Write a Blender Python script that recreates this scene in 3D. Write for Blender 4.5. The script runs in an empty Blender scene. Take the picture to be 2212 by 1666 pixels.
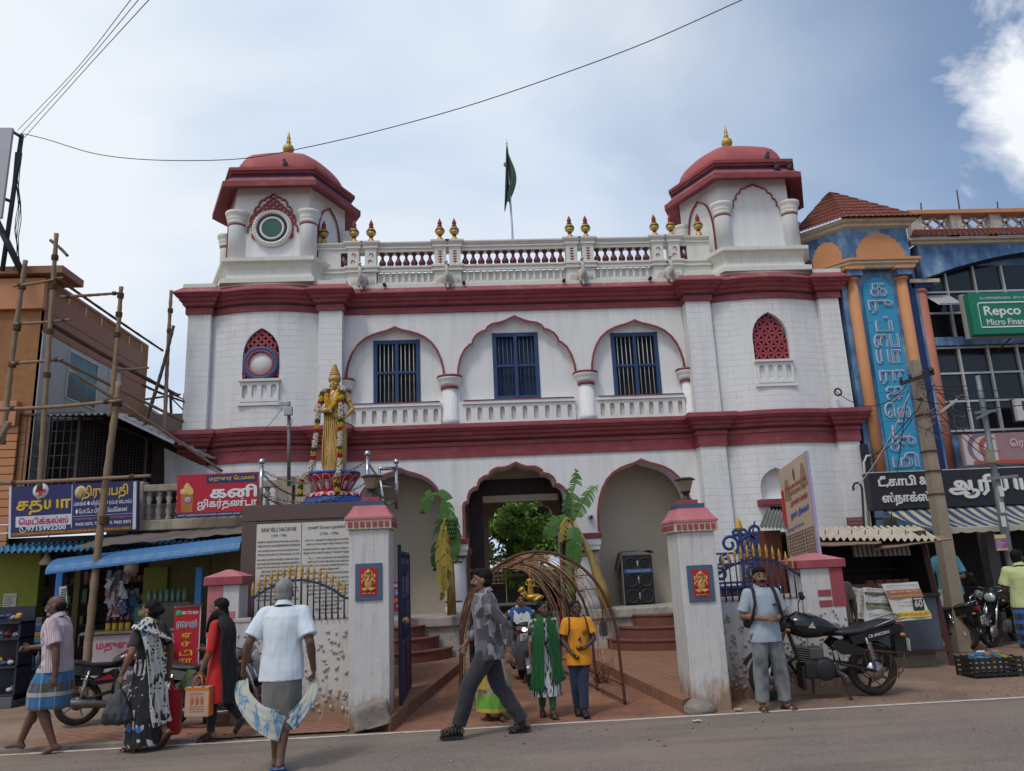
import bpy,bmesh,math,random
from mathutils import Vector,Matrix,noise
from mathutils.geometry import tessellate_polygon
random.seed(7)
S=bpy.context.scene
COL=S.collection
R=math.radians
PI=math.pi
# ---------------------------------------------------------------- camera, sky, sun, exposure
H=1.70
cam=bpy.data.cameras.new('camera')
camo=bpy.data.objects.new('camera',cam)
COL.objects.link(camo)
S.camera=camo
cam.sensor_width=36
cam.lens=36*1664/2212
cam.clip_end=900
cam.clip_start=0.05
_p,_ro,_ya=R(13.15),R(-2.57),R(3.3)
CW=Vector((-0.945,0,H))
FW=Vector((math.sin(_ya)*math.cos(_p),math.cos(_ya)*math.cos(_p),math.sin(_p)))
_r0=Vector((math.cos(_ya),-math.sin(_ya),0))
_u0=_r0.cross(FW)
RT=math.cos(_ro)*_r0+math.sin(_ro)*_u0
UP=RT.cross(FW)
camo.matrix_world=Matrix(((RT.x,UP.x,-FW.x,CW.x),(RT.y,UP.y,-FW.y,CW.y),(RT.z,UP.z,-FW.z,CW.z),(0,0,0,1)))
S.view_settings.view_transform='Standard'
S.view_settings.look='None'
S.view_settings.gamma=1
S.view_settings.exposure=0.26
SUN_EL,SUN_AZ=58,215
sl=bpy.data.lights.new('sun','SUN')
sl.energy=1.15
sl.angle=R(12)
sl.color=(1,.95,.88)
so=bpy.data.objects.new('sun',sl)
COL.objects.link(so)
_sd=Vector((math.sin(R(SUN_AZ))*math.cos(R(SUN_EL)),math.cos(R(SUN_AZ))*math.cos(R(SUN_EL)),math.sin(R(SUN_EL))))
so.rotation_euler=_sd.to_track_quat('Z','Y').to_euler()
so.location=_sd*60
world=bpy.data.worlds.new('World')
S.world=world
world.use_nodes=True
def nd(nt,typ,ins=None,**kw):
 n=nt.nodes.new(typ)
 for k,v in kw.items():
  setattr(n,k,v)
 for k,v in(ins or{}).items():
  if isinstance(v,bpy.types.NodeSocket):
   nt.links.new(v,n.inputs[k])
  else:
   n.inputs[k].default_value=v
 return n
def ramp(nt,fac,stops,interp='LINEAR'):
 n=nt.nodes.new('ShaderNodeValToRGB')
 n.color_ramp.interpolation=interp
 el=n.color_ramp.elements
 while len(el)<len(stops):
  el.new(.5)
 for e,(p,c)in zip(el,stops):
  e.position=p
  e.color=c if len(c)==4 else(*c,1)
 nt.links.new(fac,n.inputs[0])
 return n.outputs[0]
def mth(nt,op,a,b=None,c=None,clamp=False):
 n=nt.nodes.new('ShaderNodeMath')
 n.operation=op
 n.use_clamp=clamp
 for i,v in enumerate((a,b,c)):
  if v is None:
   continue
  if isinstance(v,bpy.types.NodeSocket):
   nt.links.new(v,n.inputs[i])
  else:
   n.inputs[i].default_value=v
 return n.outputs[0]
def mixc(nt,f,a,b,mode='MIX'):
 n=nt.nodes.new('ShaderNodeMix')
 n.data_type='RGBA'
 n.blend_type=mode
 for i,v in((0,f),(6,a),(7,b)):
  if isinstance(v,bpy.types.NodeSocket):
   nt.links.new(v,n.inputs[i])
  else:
   n.inputs[i].default_value=v if i==0 or len(v)==4 else(*v,1)
 return n.outputs[2]
def sky():
 nt=world.node_tree
 nt.nodes.clear()
 st=nd(nt,'ShaderNodeTexSky',sky_type='NISHITA',sun_disc=False,sun_elevation=R(SUN_EL),sun_rotation=R(SUN_AZ),air_density=1.3,dust_density=1.2,ozone_density=1.6)
 tc=nd(nt,'ShaderNodeTexCoord')
 d=tc.outputs['Generated']
 sx=nd(nt,'ShaderNodeSeparateXYZ',{0:d})
 n1=nd(nt,'ShaderNodeTexNoise',{'Vector':nd(nt,'ShaderNodeMapping',{'Vector':d,'Scale':(1.6,1.6,2.6),'Location':(.35,.2,.9)}).outputs[0],'Scale':1.5,'Detail':6,'Roughness':.5,'Distortion':.4})
 bx=mth(nt,'MULTIPLY_ADD',sx.outputs[0],-2.1,1.12)
 cover=mth(nt,'ADD',bx,mth(nt,'MULTIPLY',mth(nt,'SUBTRACT',n1.outputs[0],.5),1.2))
 zz=mth(nt,'MULTIPLY',mth(nt,'SUBTRACT',.55,sx.outputs[2]),.45)
 cover=mth(nt,'ADD',cover,zz,clamp=True)
 cover=mth(nt,'MULTIPLY_ADD',cover,.66,.32)
 n2=nd(nt,'ShaderNodeTexNoise',{'Vector':nd(nt,'ShaderNodeMapping',{'Vector':d,'Scale':(1,1,2.2),'Location':(2.1,.7,.1)}).outputs[0],'Scale':1.5,'Detail':5,'Roughness':.48,'Distortion':.3})
 lft=mth(nt,'MULTIPLY_ADD',sx.outputs[0],-.36,.01)
 ccol=ramp(nt,mth(nt,'ADD',n2.outputs[0],lft),[(.24,(.36,.48,.68)),(.5,(.66,.76,.90)),(.66,(.86,.91,.97))])
 skyc=mixc(nt,1,st.outputs[0],(.08,.092,.108),'MULTIPLY')
 c=mixc(nt,cover,skyc,ccol)
 cc=(FW+RT*((2262-1106)/1664)-UP*((290-833)/1664)).normalized()
 n3=nd(nt,'ShaderNodeTexNoise',{'Vector':d,'Scale':6.5,'Detail':9,'Roughness':.56,'Distortion':.5})
 off=nd(nt,'ShaderNodeVectorMath',{0:d,1:cc},operation='SUBTRACT')
 sq=nd(nt,'ShaderNodeVectorMath',{0:off.outputs[0],1:(1.75,1.75,.55)},operation='MULTIPLY')
 ln=nd(nt,'ShaderNodeVectorMath',{0:sq.outputs[0]},operation='LENGTH')
 m=mth(nt,'SUBTRACT',mth(nt,'ADD',.115,mth(nt,'MULTIPLY',mth(nt,'SUBTRACT',n3.outputs[0],.5),.50)),ln.outputs[1])
 m=mth(nt,'MULTIPLY',m,14,clamp=True)
 c=mixc(nt,mth(nt,'MULTIPLY',m,.93),c,ramp(nt,n3.outputs[0],[(.3,(.80,.86,.95)),(.6,(1.0,1.01,1.04))]))
 bg=nd(nt,'ShaderNodeBackground',{'Color':c,'Strength':.85})
 nt.links.new(bg.outputs[0],nd(nt,'ShaderNodeOutputWorld').inputs[0])
sky()
# ---------------------------------------------------------------- places: a pixel of the 2212 px wide survey sheet to a point
def ray(x,y):
 return FW+RT*((x-1106)/1664)-UP*((y-833)/1664)
def gp(x,y,z=0):
 d=ray(x,y)
 return CW+d*((z-H)/d.z)
def fp(x,y,Y):
 d=ray(x,y)
 return CW+d*(Y/d.y)
 # ---------------------------------------------------------------- objects
def tag(o,label=None,cat=None,group=None,kind=None):
 for k,v in(('label',label),('category',cat),('group',group),('kind',kind)):
  if v:
   o[k]=v
 return o
def thing(name,label,cat,loc=(0,0,0),rz=0,group=None):
 o=bpy.data.objects.new(name,None)
 o.empty_display_size=.2
 COL.objects.link(o)
 o.location=loc
 o.rotation_euler=(0,0,rz)
 return tag(o,label,cat,group)
def copy_tree(o,parent=None):
 c=o.copy()
 COL.objects.link(c)
 c.parent=parent
 for ch in list(o.children):
  copy_tree(ch,c)
 return c
def wloc(o):
 v=Vector((0,0,0))
 while o:
  v+=o.location
  o=o.parent
 return v
class MB:
 """collects shapes, then links them as ONE mesh object"""
 def __init__(s):
  s.v,s.f,s.mi,s.sm,s.mats=[],[],[],[],[]
  s.M=None
  s.cur=0
  s.smooth=False
 def use(s,m,smooth=None):
  if m not in s.mats:
   s.mats.append(m)
  s.cur=s.mats.index(m)
  if smooth is not None:
   s.smooth=smooth
  return s
 def add(s,vs,fs,smooth=None):
  b=len(s.v)
  if s.M is not None:
   vs=[s.M@Vector(v)for v in vs]
  s.v+=[tuple(v)for v in vs]
  sm=s.smooth if smooth is None else smooth
  for f in fs:
   s.f.append([b+i for i in f])
   s.mi.append(s.cur)
   s.sm.append(sm)
  return s
 def bx(s,x0,x1,y0,y1,z0,z1):
  return s.add([(x0,y0,z0),(x1,y0,z0),(x1,y1,z0),(x0,y1,z0),(x0,y0,z1),(x1,y0,z1),(x1,y1,z1),(x0,y1,z1)],[(0,3,2,1),(4,5,6,7),(0,1,5,4),(1,2,6,5),(2,3,7,6),(3,0,4,7)],False)
 def bbx(s,x0,x1,y0,y1,z0,z1,b=.01):
  """box with chamfered edges"""
  bm=bmesh.new()
  m=Matrix.Translation(((x0+x1)/2,(y0+y1)/2,(z0+z1)/2))@Matrix.Diagonal((abs(x1-x0),abs(y1-y0),abs(z1-z0),1))
  bmesh.ops.create_cube(bm,size=1,matrix=m)
  bmesh.ops.bevel(bm,geom=bm.edges[:],offset=min(b,abs(x1-x0)*.45,abs(y1-y0)*.45,abs(z1-z0)*.45),segments=2,affect='EDGES',profile=.6)
  bm.verts.index_update()
  s.add([v.co.copy()for v in bm.verts],[[v.index for v in f.verts]for f in bm.faces],False)
  bm.free()
  return s
 def obx(s,c,half,ax):
  """box from centre, half sizes and three axes"""
  c=Vector(c)
  ax=[Vector(a).normalized()for a in ax]
  vs=[c+ax[0]*(half[0]*i)+ax[1]*(half[1]*j)+ax[2]*(half[2]*k)for k in(-1,1)for i,j in((-1,-1),(1,-1),(1,1),(-1,1))]
  return s.add(vs,[(0,3,2,1),(4,5,6,7),(0,1,5,4),(1,2,6,5),(2,3,7,6),(3,0,4,7)],False)
 def bar(s,a,b,w,h=None):
  a,b=Vector(a),Vector(b)
  d=b-a
  L=d.length
  d.normalize()
  side=d.cross(Vector((0,0,1)))
  if side.length<1e-4:
   side=Vector((1,0,0))
  side.normalize()
  up=side.cross(d)
  return s.obx((a+b)/2,(L/2,w/2,(h or w)/2),(d,side,up))
 def tube(s,path,r,n=8,cap=True,closed=False,flat=1.0):
  P=[Vector(p)for p in path]
  k=len(P)
  rs=r if isinstance(r,(list,tuple))else[r]*k
  vs,fs=[],[]
  prev=None
  for i in range(k):
   if closed:
    t=(P[(i+1)%k]-P[i-1])
   else:
    t=P[min(i+1,k-1)]-P[max(i-1,0)]
   t.normalize()
   if prev is None:
    a=Vector((0,0,1))if abs(t.z)<.9 else Vector((1,0,0))
    a=(a-t*a.dot(t)).normalized()
   else:
    a=prev-t*prev.dot(t)
    if a.length<1e-5:
     a=Vector((1,0,0))-t*t.x
    a.normalize()
   prev=a
   b=t.cross(a)
   for j in range(n):
    q=2*PI*j/n
    vs.append(P[i]+(a*math.cos(q)*flat+b*math.sin(q))*rs[i])
  m=k if closed else k-1
  for i in range(m):
   i2=(i+1)%k
   for j in range(n):
    j2=(j+1)%n
    fs.append((i*n+j,i*n+j2,i2*n+j2,i2*n+j))
  if cap and not closed:
   fs.append(tuple(range(n-1,-1,-1)))
   fs.append(tuple(range((k-1)*n,k*n)))
  return s.add(vs,fs,True)
 def loft(s,rings,cap=True,closed=True,smooth=True):
  n=len(rings[0])
  vs=[v for r in rings for v in r]
  fs=[]
  for i in range(len(rings)-1):
   for j in range(n if closed else n-1):
    j2=(j+1)%n
    fs.append((i*n+j,i*n+j2,(i+1)*n+j2,(i+1)*n+j))
  if cap and closed:
   fs.append(tuple(range(n-1,-1,-1)))
   fs.append(tuple(range((len(rings)-1)*n,len(rings)*n)))
  return s.add(vs,fs,smooth)
 def lathe(s,prof,o=(0,0,0),n=16,a0=0,smooth=True,sx=1,sy=1,cap=True,axis=None):
  rings=[]
  for r,z in prof:
   rings.append([Vector((math.cos(a0+2*PI*j/n)*r*sx,math.sin(a0+2*PI*j/n)*r*sy,z))for j in range(n)])
  if axis is not None:
   q=Vector((0,0,1)).rotation_difference(Vector(axis).normalized())
   rings=[[q@v for v in r]for r in rings]
  o=Vector(o)
  return s.loft([[v+o for v in r]for r in rings],cap,True,smooth)
 def ell(s,c,r,n=12,m=8,rot=None):
  vs,fs=[],[]
  c=Vector(c)
  r=r if isinstance(r,(list,tuple))else(r,r,r)
  for i in range(m+1):
   t=PI*i/m
   for j in range(n):
    a=2*PI*j/n
    v=Vector((math.sin(t)*math.cos(a)*r[0],math.sin(t)*math.sin(a)*r[1],math.cos(t)*r[2]))
    if rot is not None:
     v=rot@v
    vs.append(c+v)
  for i in range(m):
   for j in range(n):
    j2=(j+1)%n
    fs.append((i*n+j,(i+1)*n+j,(i+1)*n+j2,i*n+j2))
  return s.add(vs,fs,True)
 def torus(s,c,R0,r,n=28,m=8,axis=(0,1,0),sq=1.0):
  q=Vector((0,0,1)).rotation_difference(Vector(axis))
  c=Vector(c)
  vs,fs=[],[]
  for i in range(n):
   a=2*PI*i/n
   for j in range(m):
    b=2*PI*j/m
    rr=R0+r*math.cos(b)
    vs.append(c+q@Vector((math.cos(a)*rr,math.sin(a)*rr,math.sin(b)*r*sq)))
  for i in range(n):
   for j in range(m):
    fs.append((i*m+j,((i+1)%n)*m+j,((i+1)%n)*m+(j+1)%m,i*m+(j+1)%m))
  return s.add(vs,fs,True)
 def plate(s,outer,holes=(),y0=0,y1=.1,fn=None):
  """polygon (x, z) with holes, given thickness from y0 (front) to y1; fn maps (x, y, z) to a point"""
  loops=[outer]+list(holes)
  tri=tessellate_polygon([[Vector((p[0],p[1],0))for p in L]for L in loops])
  flat=[p for L in loops for p in L]
  n=len(flat)
  fn=fn or(lambda x,y,z:(x,y,z))
  vs=[fn(x,y0,z)for x,z in flat]+[fn(x,y1,z)for x,z in flat]
  fs=[]
  for t in tri:
   a,b,c=[flat[i]for i in t]
   ar=(b[0]-a[0])*(c[1]-a[1])-(b[1]-a[1])*(c[0]-a[0])
   if abs(ar)<1e-10:
    continue
   t=list(t)if ar>0 else list(t)[::-1]
   fs.append(t)
   fs.append([i+n for i in t[::-1]])
  k=0
  for L in loops:
   m=len(L)
   for i in range(m):
    a,b=k+i,k+(i+1)%m
    fs.append((a,b,b+n,a+n))
   k+=m
  return s.add(vs,fs,False)
 def sweep(s,prof,path,closed=False,smooth=False):
  """moulding: profile (out, z) along a plan path; out is to the right of travel"""
  P=[Vector((p[0],p[1]))for p in path]
  k=len(P)
  rings=[]
  for i in range(k):
   d1=(P[i]-P[i-1])if(i>0 or closed)else None
   d2=(P[(i+1)%k]-P[i])if(i<k-1 or closed)else None
   ns=[Vector((d.y,-d.x)).normalized()for d in(d1,d2)if d is not None and d.length>1e-6]
   o=ns[0]if len(ns)==1 else(ns[0]+ns[1])/max(.25,1+ns[0].dot(ns[1]))
   rings.append([(P[i].x+o.x*a,P[i].y+o.y*a,z)for a,z in prof])
  if closed:
   rings.append(rings[0])
  return s.loft(rings,not closed,False,smooth)if False else s._strip(rings,smooth,not closed)
 def _strip(s,rings,smooth,cap):
  n=len(rings[0])
  vs=[v for r in rings for v in r]
  fs=[(i*n+j,i*n+j+1,(i+1)*n+j+1,(i+1)*n+j)for i in range(len(rings)-1)for j in range(n-1)]
  if cap:
   fs.append(tuple(range(n)))
   fs.append(tuple(range(len(rings)*n-1,(len(rings)-1)*n-1,-1)))
  return s.add(vs,fs,smooth)
 def grid(s,pts,smooth=True,closed=False):
  """pts: rows of points"""
  n=len(pts[0])
  vs=[v for r in pts for v in r]
  fs=[(i*n+j,i*n+(j+1)%n,(i+1)*n+(j+1)%n,(i+1)*n+j)for i in range(len(pts)-1)for j in range(n if closed else n-1)]
  return s.add(vs,fs,smooth)
 def text(s,body,c,w,h,ex=(1,0,0),ez=(0,0,1),off=.003,bold=0.0,keep=False,th=0):
  """lettering fitted to a w x h box centred on c, standing off the surface"""
  V,F,bb=glyphs(body,bold)
  c,ex,ez=Vector(c),Vector(ex).normalized(),Vector(ez).normalized()
  nrm=ex.cross(ez)
  x0,x1,y0,y1=bb
  sx=w/max(1e-6,x1-x0)
  sy=h/max(1e-6,y1-y0)
  if keep:
   sx=sy=min(sx,sy)
  fl=lambda v,k:c+ex*((v[0]-(x0+x1)/2)*sx)+ez*((v[1]-(y0+y1)/2)*sy)+nrm*(k+v[2])
  s.add([fl(v,off+th)for v in V],F,False)
  if th>0:
   ed={}
   for f in F:
    for a,b in zip(f,f[1:]+f[:1]):
     ed[(a,b)]=1
   bd=[(a,b)for a,b in ed if(b,a)not in ed]
   vs,fs=[],[]
   for a,b in bd:
    k=len(vs)
    vs+=[fl(V[a],off+th),fl(V[b],off+th),fl(V[b],0),fl(V[a],0)]
    fs.append((k+3,k+2,k+1,k))
   s.add(vs,fs,False)
  return s
 def build(s,name,m=None,parent=None,loc=None,local=False,weld=False):
  me=bpy.data.meshes.new(name)
  o=bpy.data.objects.new(name,me)
  off=Vector((0,0,0))
  if parent is not None and not local:
   off=wloc(parent)
  if loc is not None:
   off=Vector(loc)
   o.location=off
  if off.length>0:
   s.v=[tuple(Vector(v)-off)for v in s.v]
  me.from_pydata(s.v,[],s.f)
  if m is not None:
   me.materials.append(m)
  else:
   for x in s.mats:
    me.materials.append(x)
   me.polygons.foreach_set('material_index',s.mi)
  me.polygons.foreach_set('use_smooth',s.sm)
  me.validate()
  me.update()
  COL.objects.link(o)
  if parent is not None:
   o.parent=parent
  return o
_gl={}
def ta(t):
 """Tamil text in drawing order: the signs that stand left of their consonant come first"""
 out=[]
 for ch in t:
  if ch in '\u0bc6\u0bc7\u0bc8' and out:
   out.insert(len(out)-1,ch)
  elif ch in '\u0bca\u0bcb\u0bcc' and out:
   out.insert(len(out)-1,'\u0bc6' if ch!='\u0bcb' else '\u0bc7')
   out.append('\u0bbe' if ch!='\u0bcc' else '\u0bb3')
  else:
   out.append(ch)
 return ''.join(out)
def glyph(ch):
 if ch not in _gl:
  c=bpy.data.curves.new('lettering','FONT')
  c.body=ch
  c.offset=.005 if ch=='ஆ' else 0
  c.resolution_u=3
  o=bpy.data.objects.new('lettering',c)
  m=o.to_mesh()
  V=[(v.co.x,v.co.y)for v in m.vertices]
  F=[list(p.vertices)if p.normal.z>=0 else list(p.vertices)[::-1]for p in m.polygons]
  o.to_mesh_clear()
  bpy.data.objects.remove(o)
  bpy.data.curves.remove(c)
  _gl[ch]=(V,F)
 return _gl[ch]
def advance(ch):
 mx=lambda t:max(v[0]for v in glyph(t)[0])
 k='adv'+ch
 if k not in _gl:
  _gl[k]=mx('l'+ch+'l')-mx('ll')
 return _gl[k]
def glyphs(body,bold=0.0):
 """every sign on its own thin layer, so that overlapping strokes stay whole; bold repeats it shifted"""
 V,F,x=[],[],0
 for i,ch in enumerate(ta(body)):
  if not ch.isspace():
   v,f=glyph(ch)
   for k,(dx,dy)in enumerate([(0,0)]+([(bold,0),(-bold,0),(0,bold),(0,-bold)]if bold else[])):
    b=len(V)
    V+=[(x+p[0]+dx,p[1]+dy,.00025*(k+5*(i%2)))for p in v]
    F+=[[b+q for q in g_]for g_ in f]
  x+=advance(ch)
 xs=[v[0]for v in V]or[0,1]
 ys=[v[1]for v in V]or[0,1]
 return V,F,(min(xs),max(xs),min(ys),max(ys))
def bez(a,b,c,d,n=10):
 a,b,c,d=map(Vector,(a,b,c,d))
 return[a*(1-t)**3+b*3*t*(1-t)**2+c*3*t*t*(1-t)+d*t**3 for t in[i/n for i in range(n+1)]]
def sag(a,b,s,n=14):
 a,b=Vector(a),Vector(b)
 return[a.lerp(b,i/n)-Vector((0,0,s*4*(i/n)*(1-i/n)))for i in range(n+1)]
def spline(pts,n=6):
 P=[Vector(p)for p in pts]
 P=[P[0]*2-P[1]]+P+[P[-1]*2-P[-2]]
 out=[]
 for i in range(1,len(P)-2):
  for k in range(n):
   t=k/n
   a,b,c,d=P[i-1],P[i],P[i+1],P[i+2]
   out.append(.5*((2*b)+(c-a)*t+(2*a-5*b+4*c-d)*t*t+(3*b-a-3*c+d)*t**3))
 out.append(P[-2])
 return out
 # ---------------------------------------------------------------- materials
_mats={}
def mat(name,col=(.5,.5,.5),rough=.7,metal=0,var=.12,vs=6.,bump=0.,bs=40.,spec=.4,grime=0.,gcol=(.12,.09,.06),gs=(3,3,.5),coat=0,alpha=None,trans=0,fn=None,emit=0,sheen=0,drip=()):
 if name in _mats:
  return _mats[name]
 m=bpy.data.materials.new(name)
 m.use_nodes=True
 nt=m.node_tree
 b=nt.nodes['Principled BSDF']
 tc=nd(nt,'ShaderNodeTexCoord').outputs['Object']
 c=None
 if fn:
  c=fn(nt,tc,b)
 if c is None:
  c=mixc(nt,1,col,(1,1,1),'MULTIPLY')
 if var:
  n=nd(nt,'ShaderNodeTexNoise',{'Vector':tc,'Scale':vs,'Detail':6,'Roughness':.62})
  f=mth(nt,'MULTIPLY_ADD',n.outputs[0],var*3.2,1-var*1.6)
  cm=nd(nt,'ShaderNodeCombineColor',{0:f,1:f,2:f})
  c=mixc(nt,1,c,cm.outputs[0],'MULTIPLY')
 if grime:
  g=nd(nt,'ShaderNodeTexNoise',{'Vector':nd(nt,'ShaderNodeMapping',{'Vector':tc,'Scale':gs}).outputs[0],'Scale':1.6,'Detail':8,'Roughness':.68})
  gf=mth(nt,'MULTIPLY',ramp(nt,g.outputs[0],[(.50,(0,0,0)),(.74,(1,1,1))]),grime)
  c=mixc(nt,gf,c,gcol)
 for z0 in drip:
  z=nd(nt,'ShaderNodeSeparateXYZ',{0:tc}).outputs[2]
  n=nd(nt,'ShaderNodeTexNoise',{'Vector':nd(nt,'ShaderNodeMapping',{'Vector':tc,'Scale':(3.2,3.2,.4),'Location':(z0,0,0)}).outputs[0],'Scale':1.5,'Detail':6,'Roughness':.6})
  k=mth(nt,'MULTIPLY',mth(nt,'LESS_THAN',z,z0),mth(nt,'MULTIPLY_ADD',mth(nt,'SUBTRACT',z,z0),.9,1,clamp=True))
  c=mixc(nt,mth(nt,'MULTIPLY',mth(nt,'MULTIPLY',k,.34),ramp(nt,n.outputs[0],[(.47,(0,0,0)),(.68,(1,1,1))])),c,(.36,.34,.30))
 nt.links.new(c,b.inputs['Base Color'])
 b.inputs['Roughness'].default_value=rough
 b.inputs['Metallic'].default_value=metal
 b.inputs['Specular IOR Level'].default_value=spec
 b.inputs['Coat Weight'].default_value=coat
 b.inputs['Sheen Weight'].default_value=sheen
 if trans:
  b.inputs['Transmission Weight'].default_value=trans
 if alpha is not None:
  b.inputs['Alpha'].default_value=alpha
 if emit:
  nt.links.new(c,b.inputs['Emission Color'])
  b.inputs['Emission Strength'].default_value=emit
 if bump:
  n=nd(nt,'ShaderNodeTexNoise',{'Vector':tc,'Scale':bs,'Detail':5,'Roughness':.6})
  bp=nd(nt,'ShaderNodeBump',{'Height':n.outputs[0],'Strength':bump,'Distance':.02})
  if b.inputs['Normal'].is_linked:
   nt.links.new(b.inputs['Normal'].links[0].from_socket,bp.inputs['Normal'])
  nt.links.new(bp.outputs[0],b.inputs['Normal'])
 _mats[name]=m
 return m
def brick_fn(c1,c2,mortar,bw=.42,bh=.13,msize=.008,strength=.5):
 def fn(nt,tc,b):
  sp=nd(nt,'ShaderNodeSeparateXYZ',{0:tc})
  v=nd(nt,'ShaderNodeCombineXYZ',{0:mth(nt,'ADD',sp.outputs[0],mth(nt,'MULTIPLY',sp.outputs[1],.8)),1:sp.outputs[2]})
  br=nd(nt,'ShaderNodeTexBrick',{'Vector':v.outputs[0],'Color1':(*c1,1),'Color2':(*c2,1),'Mortar':(*mortar,1),'Scale':1.0,'Mortar Size':msize,'Mortar Smooth':.3,'Brick Width':bw,'Row Height':bh})
  nz=nd(nt,'ShaderNodeTexNoise',{'Vector':tc,'Scale':2.2,'Detail':5})
  k=ramp(nt,nz.outputs[0],[(.38,(.15,.15,.15)),(.62,(1,1,1))])
  bp=nd(nt,'ShaderNodeBump',{'Height':br.outputs['Fac'],'Strength':strength,'Distance':-.012})
  nt.links.new(bp.outputs[0],b.inputs['Normal'])
  return mixc(nt,k,c1,br.outputs[0])
 return fn
WHITE=(.70,.702,.705)
M_wall=mat('white_limewash',WHITE,.85,var=.05,vs=1.3,bump=.14,bs=25,grime=.5,gcol=(.52,.49,.44),gs=(2.6,2.6,.22),drip=(3.86,6.9))
M_brick=mat('white_brick_render',WHITE,.85,var=.05,vs=1.5,bump=.14,bs=30,grime=.42,gcol=(.52,.49,.44),gs=(3.2,3.2,.25),drip=(3.86,6.9),fn=brick_fn(WHITE,(.68,.683,.687),(.55,.55,.55),strength=.35))
M_trim=mat('cream_trim',(.65,.64,.59),.85,var=.07,vs=3,bump=.1,grime=.35,gcol=(.36,.33,.28),gs=(5,5,1.2))
M_red=mat('maroon_paint',(.225,.042,.052),.68,var=.24,vs=2.6,bump=.1,bs=20,grime=.55,gcol=(.33,.13,.13),gs=(1.6,1.6,5))
M_redtop=mat('faded_maroon_slope',(.28,.07,.078),.7,var=.18,vs=3,bump=.1,grime=.5,gcol=(.52,.30,.28),gs=(3,3,3))
M_dome=mat('dome_red',(.35,.082,.085),.75,var=.2,vs=1.5,bump=.06,bs=15,grime=.40,gcol=(.62,.26,.24),gs=(1.5,1.5,1.0))
M_black=mat('black_line',(.02,.02,.025),.7,var=0)
M_navy=mat('navy_line',(.015,.02,.06),.6)
M_beige=mat('beige_inner_wall',(.50,.44,.36),.9,var=.07,vs=1.6,bump=.1)
M_gold=mat('gold_paint',(.46,.29,.06),.42,metal=.35,var=.16,vs=9,bump=.05,grime=.25,gcol=(.2,.11,.03),gs=(6,6,4))
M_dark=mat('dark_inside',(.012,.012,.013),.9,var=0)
M_blue=mat('blue_window_paint',(.018,.05,.14),.55,var=.2,vs=7)
M_steel=mat('stainless_steel',(.55,.55,.56),.28,metal=1,var=.05)
M_iron=mat('rusty_iron',(.085,.035,.022),.8,var=.3,vs=12,bump=.2)
M_dirt=None
# ---------------------------------------------------------------- the ground
def earth_fn(c1,c2,c3,sc=1.2):
 def fn(nt,tc,b):
  n=nd(nt,'ShaderNodeTexNoise',{'Vector':tc,'Scale':sc,'Detail':9,'Roughness':.66,'Distortion':.3})
  return ramp(nt,n.outputs[0],[(.30,c1),(.5,c2),(.70,c3)])
 return fn
def road_fn(nt,tc,b):
 n=nd(nt,'ShaderNodeTexNoise',{'Vector':nd(nt,'ShaderNodeMapping',{'Vector':tc,'Scale':(.35,1.1,1)}).outputs[0],'Scale':1.3,'Detail':8,'Roughness':.6})
 c=ramp(nt,n.outputs[0],[(.3,(.135,.108,.092)),(.5,(.185,.150,.128)),(.72,(.25,.195,.158))])
 v=nd(nt,'ShaderNodeTexVoronoi',{'Vector':tc,'Scale':95})
 c=mixc(nt,.5,c,ramp(nt,v.outputs['Color'],[(.1,(.10,.085,.075)),(.6,(.20,.165,.14)),(.95,(.36,.30,.25))]))
 w=nd(nt,'ShaderNodeTexNoise',{'Vector':nd(nt,'ShaderNodeMapping',{'Vector':tc,'Scale':(.25,2.2,1)}).outputs[0],'Scale':1.0,'Detail':6})
 sp=nd(nt,'ShaderNodeSeparateXYZ',{0:tc})
 edge=mth(nt,'MULTIPLY',mth(nt,'SUBTRACT',sp.outputs[1],8.45),1.7,clamp=True)
 dust=mth(nt,'MULTIPLY',edge,mth(nt,'MULTIPLY',mth(nt,'SUBTRACT',w.outputs[0],.33),2.6,clamp=True))
 c=mixc(nt,mth(nt,'MULTIPLY',dust,.75),c,(.27,.17,.115))
 pt=nd(nt,'ShaderNodeTexNoise',{'Vector':nd(nt,'ShaderNodeMapping',{'Vector':tc,'Scale':(.5,1.3,1)}).outputs[0],'Scale':.8,'Detail':7,'Roughness':.7})
 c=mixc(nt,mth(nt,'MULTIPLY',ramp(nt,pt.outputs[0],[(.45,(0,0,0)),(.6,(1,1,1))]),.5),c,(.27,.195,.145))
 dk=nd(nt,'ShaderNodeTexNoise',{'Vector':nd(nt,'ShaderNodeMapping',{'Vector':tc,'Scale':(.22,3,1),'Location':(3,1,0)}).outputs[0],'Scale':1,'Detail':6})
 c=mixc(nt,mth(nt,'MULTIPLY',ramp(nt,dk.outputs[0],[(.55,(0,0,0)),(.7,(1,1,1))]),.35),c,(.085,.07,.062))
 bp=nd(nt,'ShaderNodeBump',{'Height':v.outputs['Distance'],'Strength':.45,'Distance':.004})
 nt.links.new(bp.outputs[0],b.inputs['Normal'])
 return c
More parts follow.
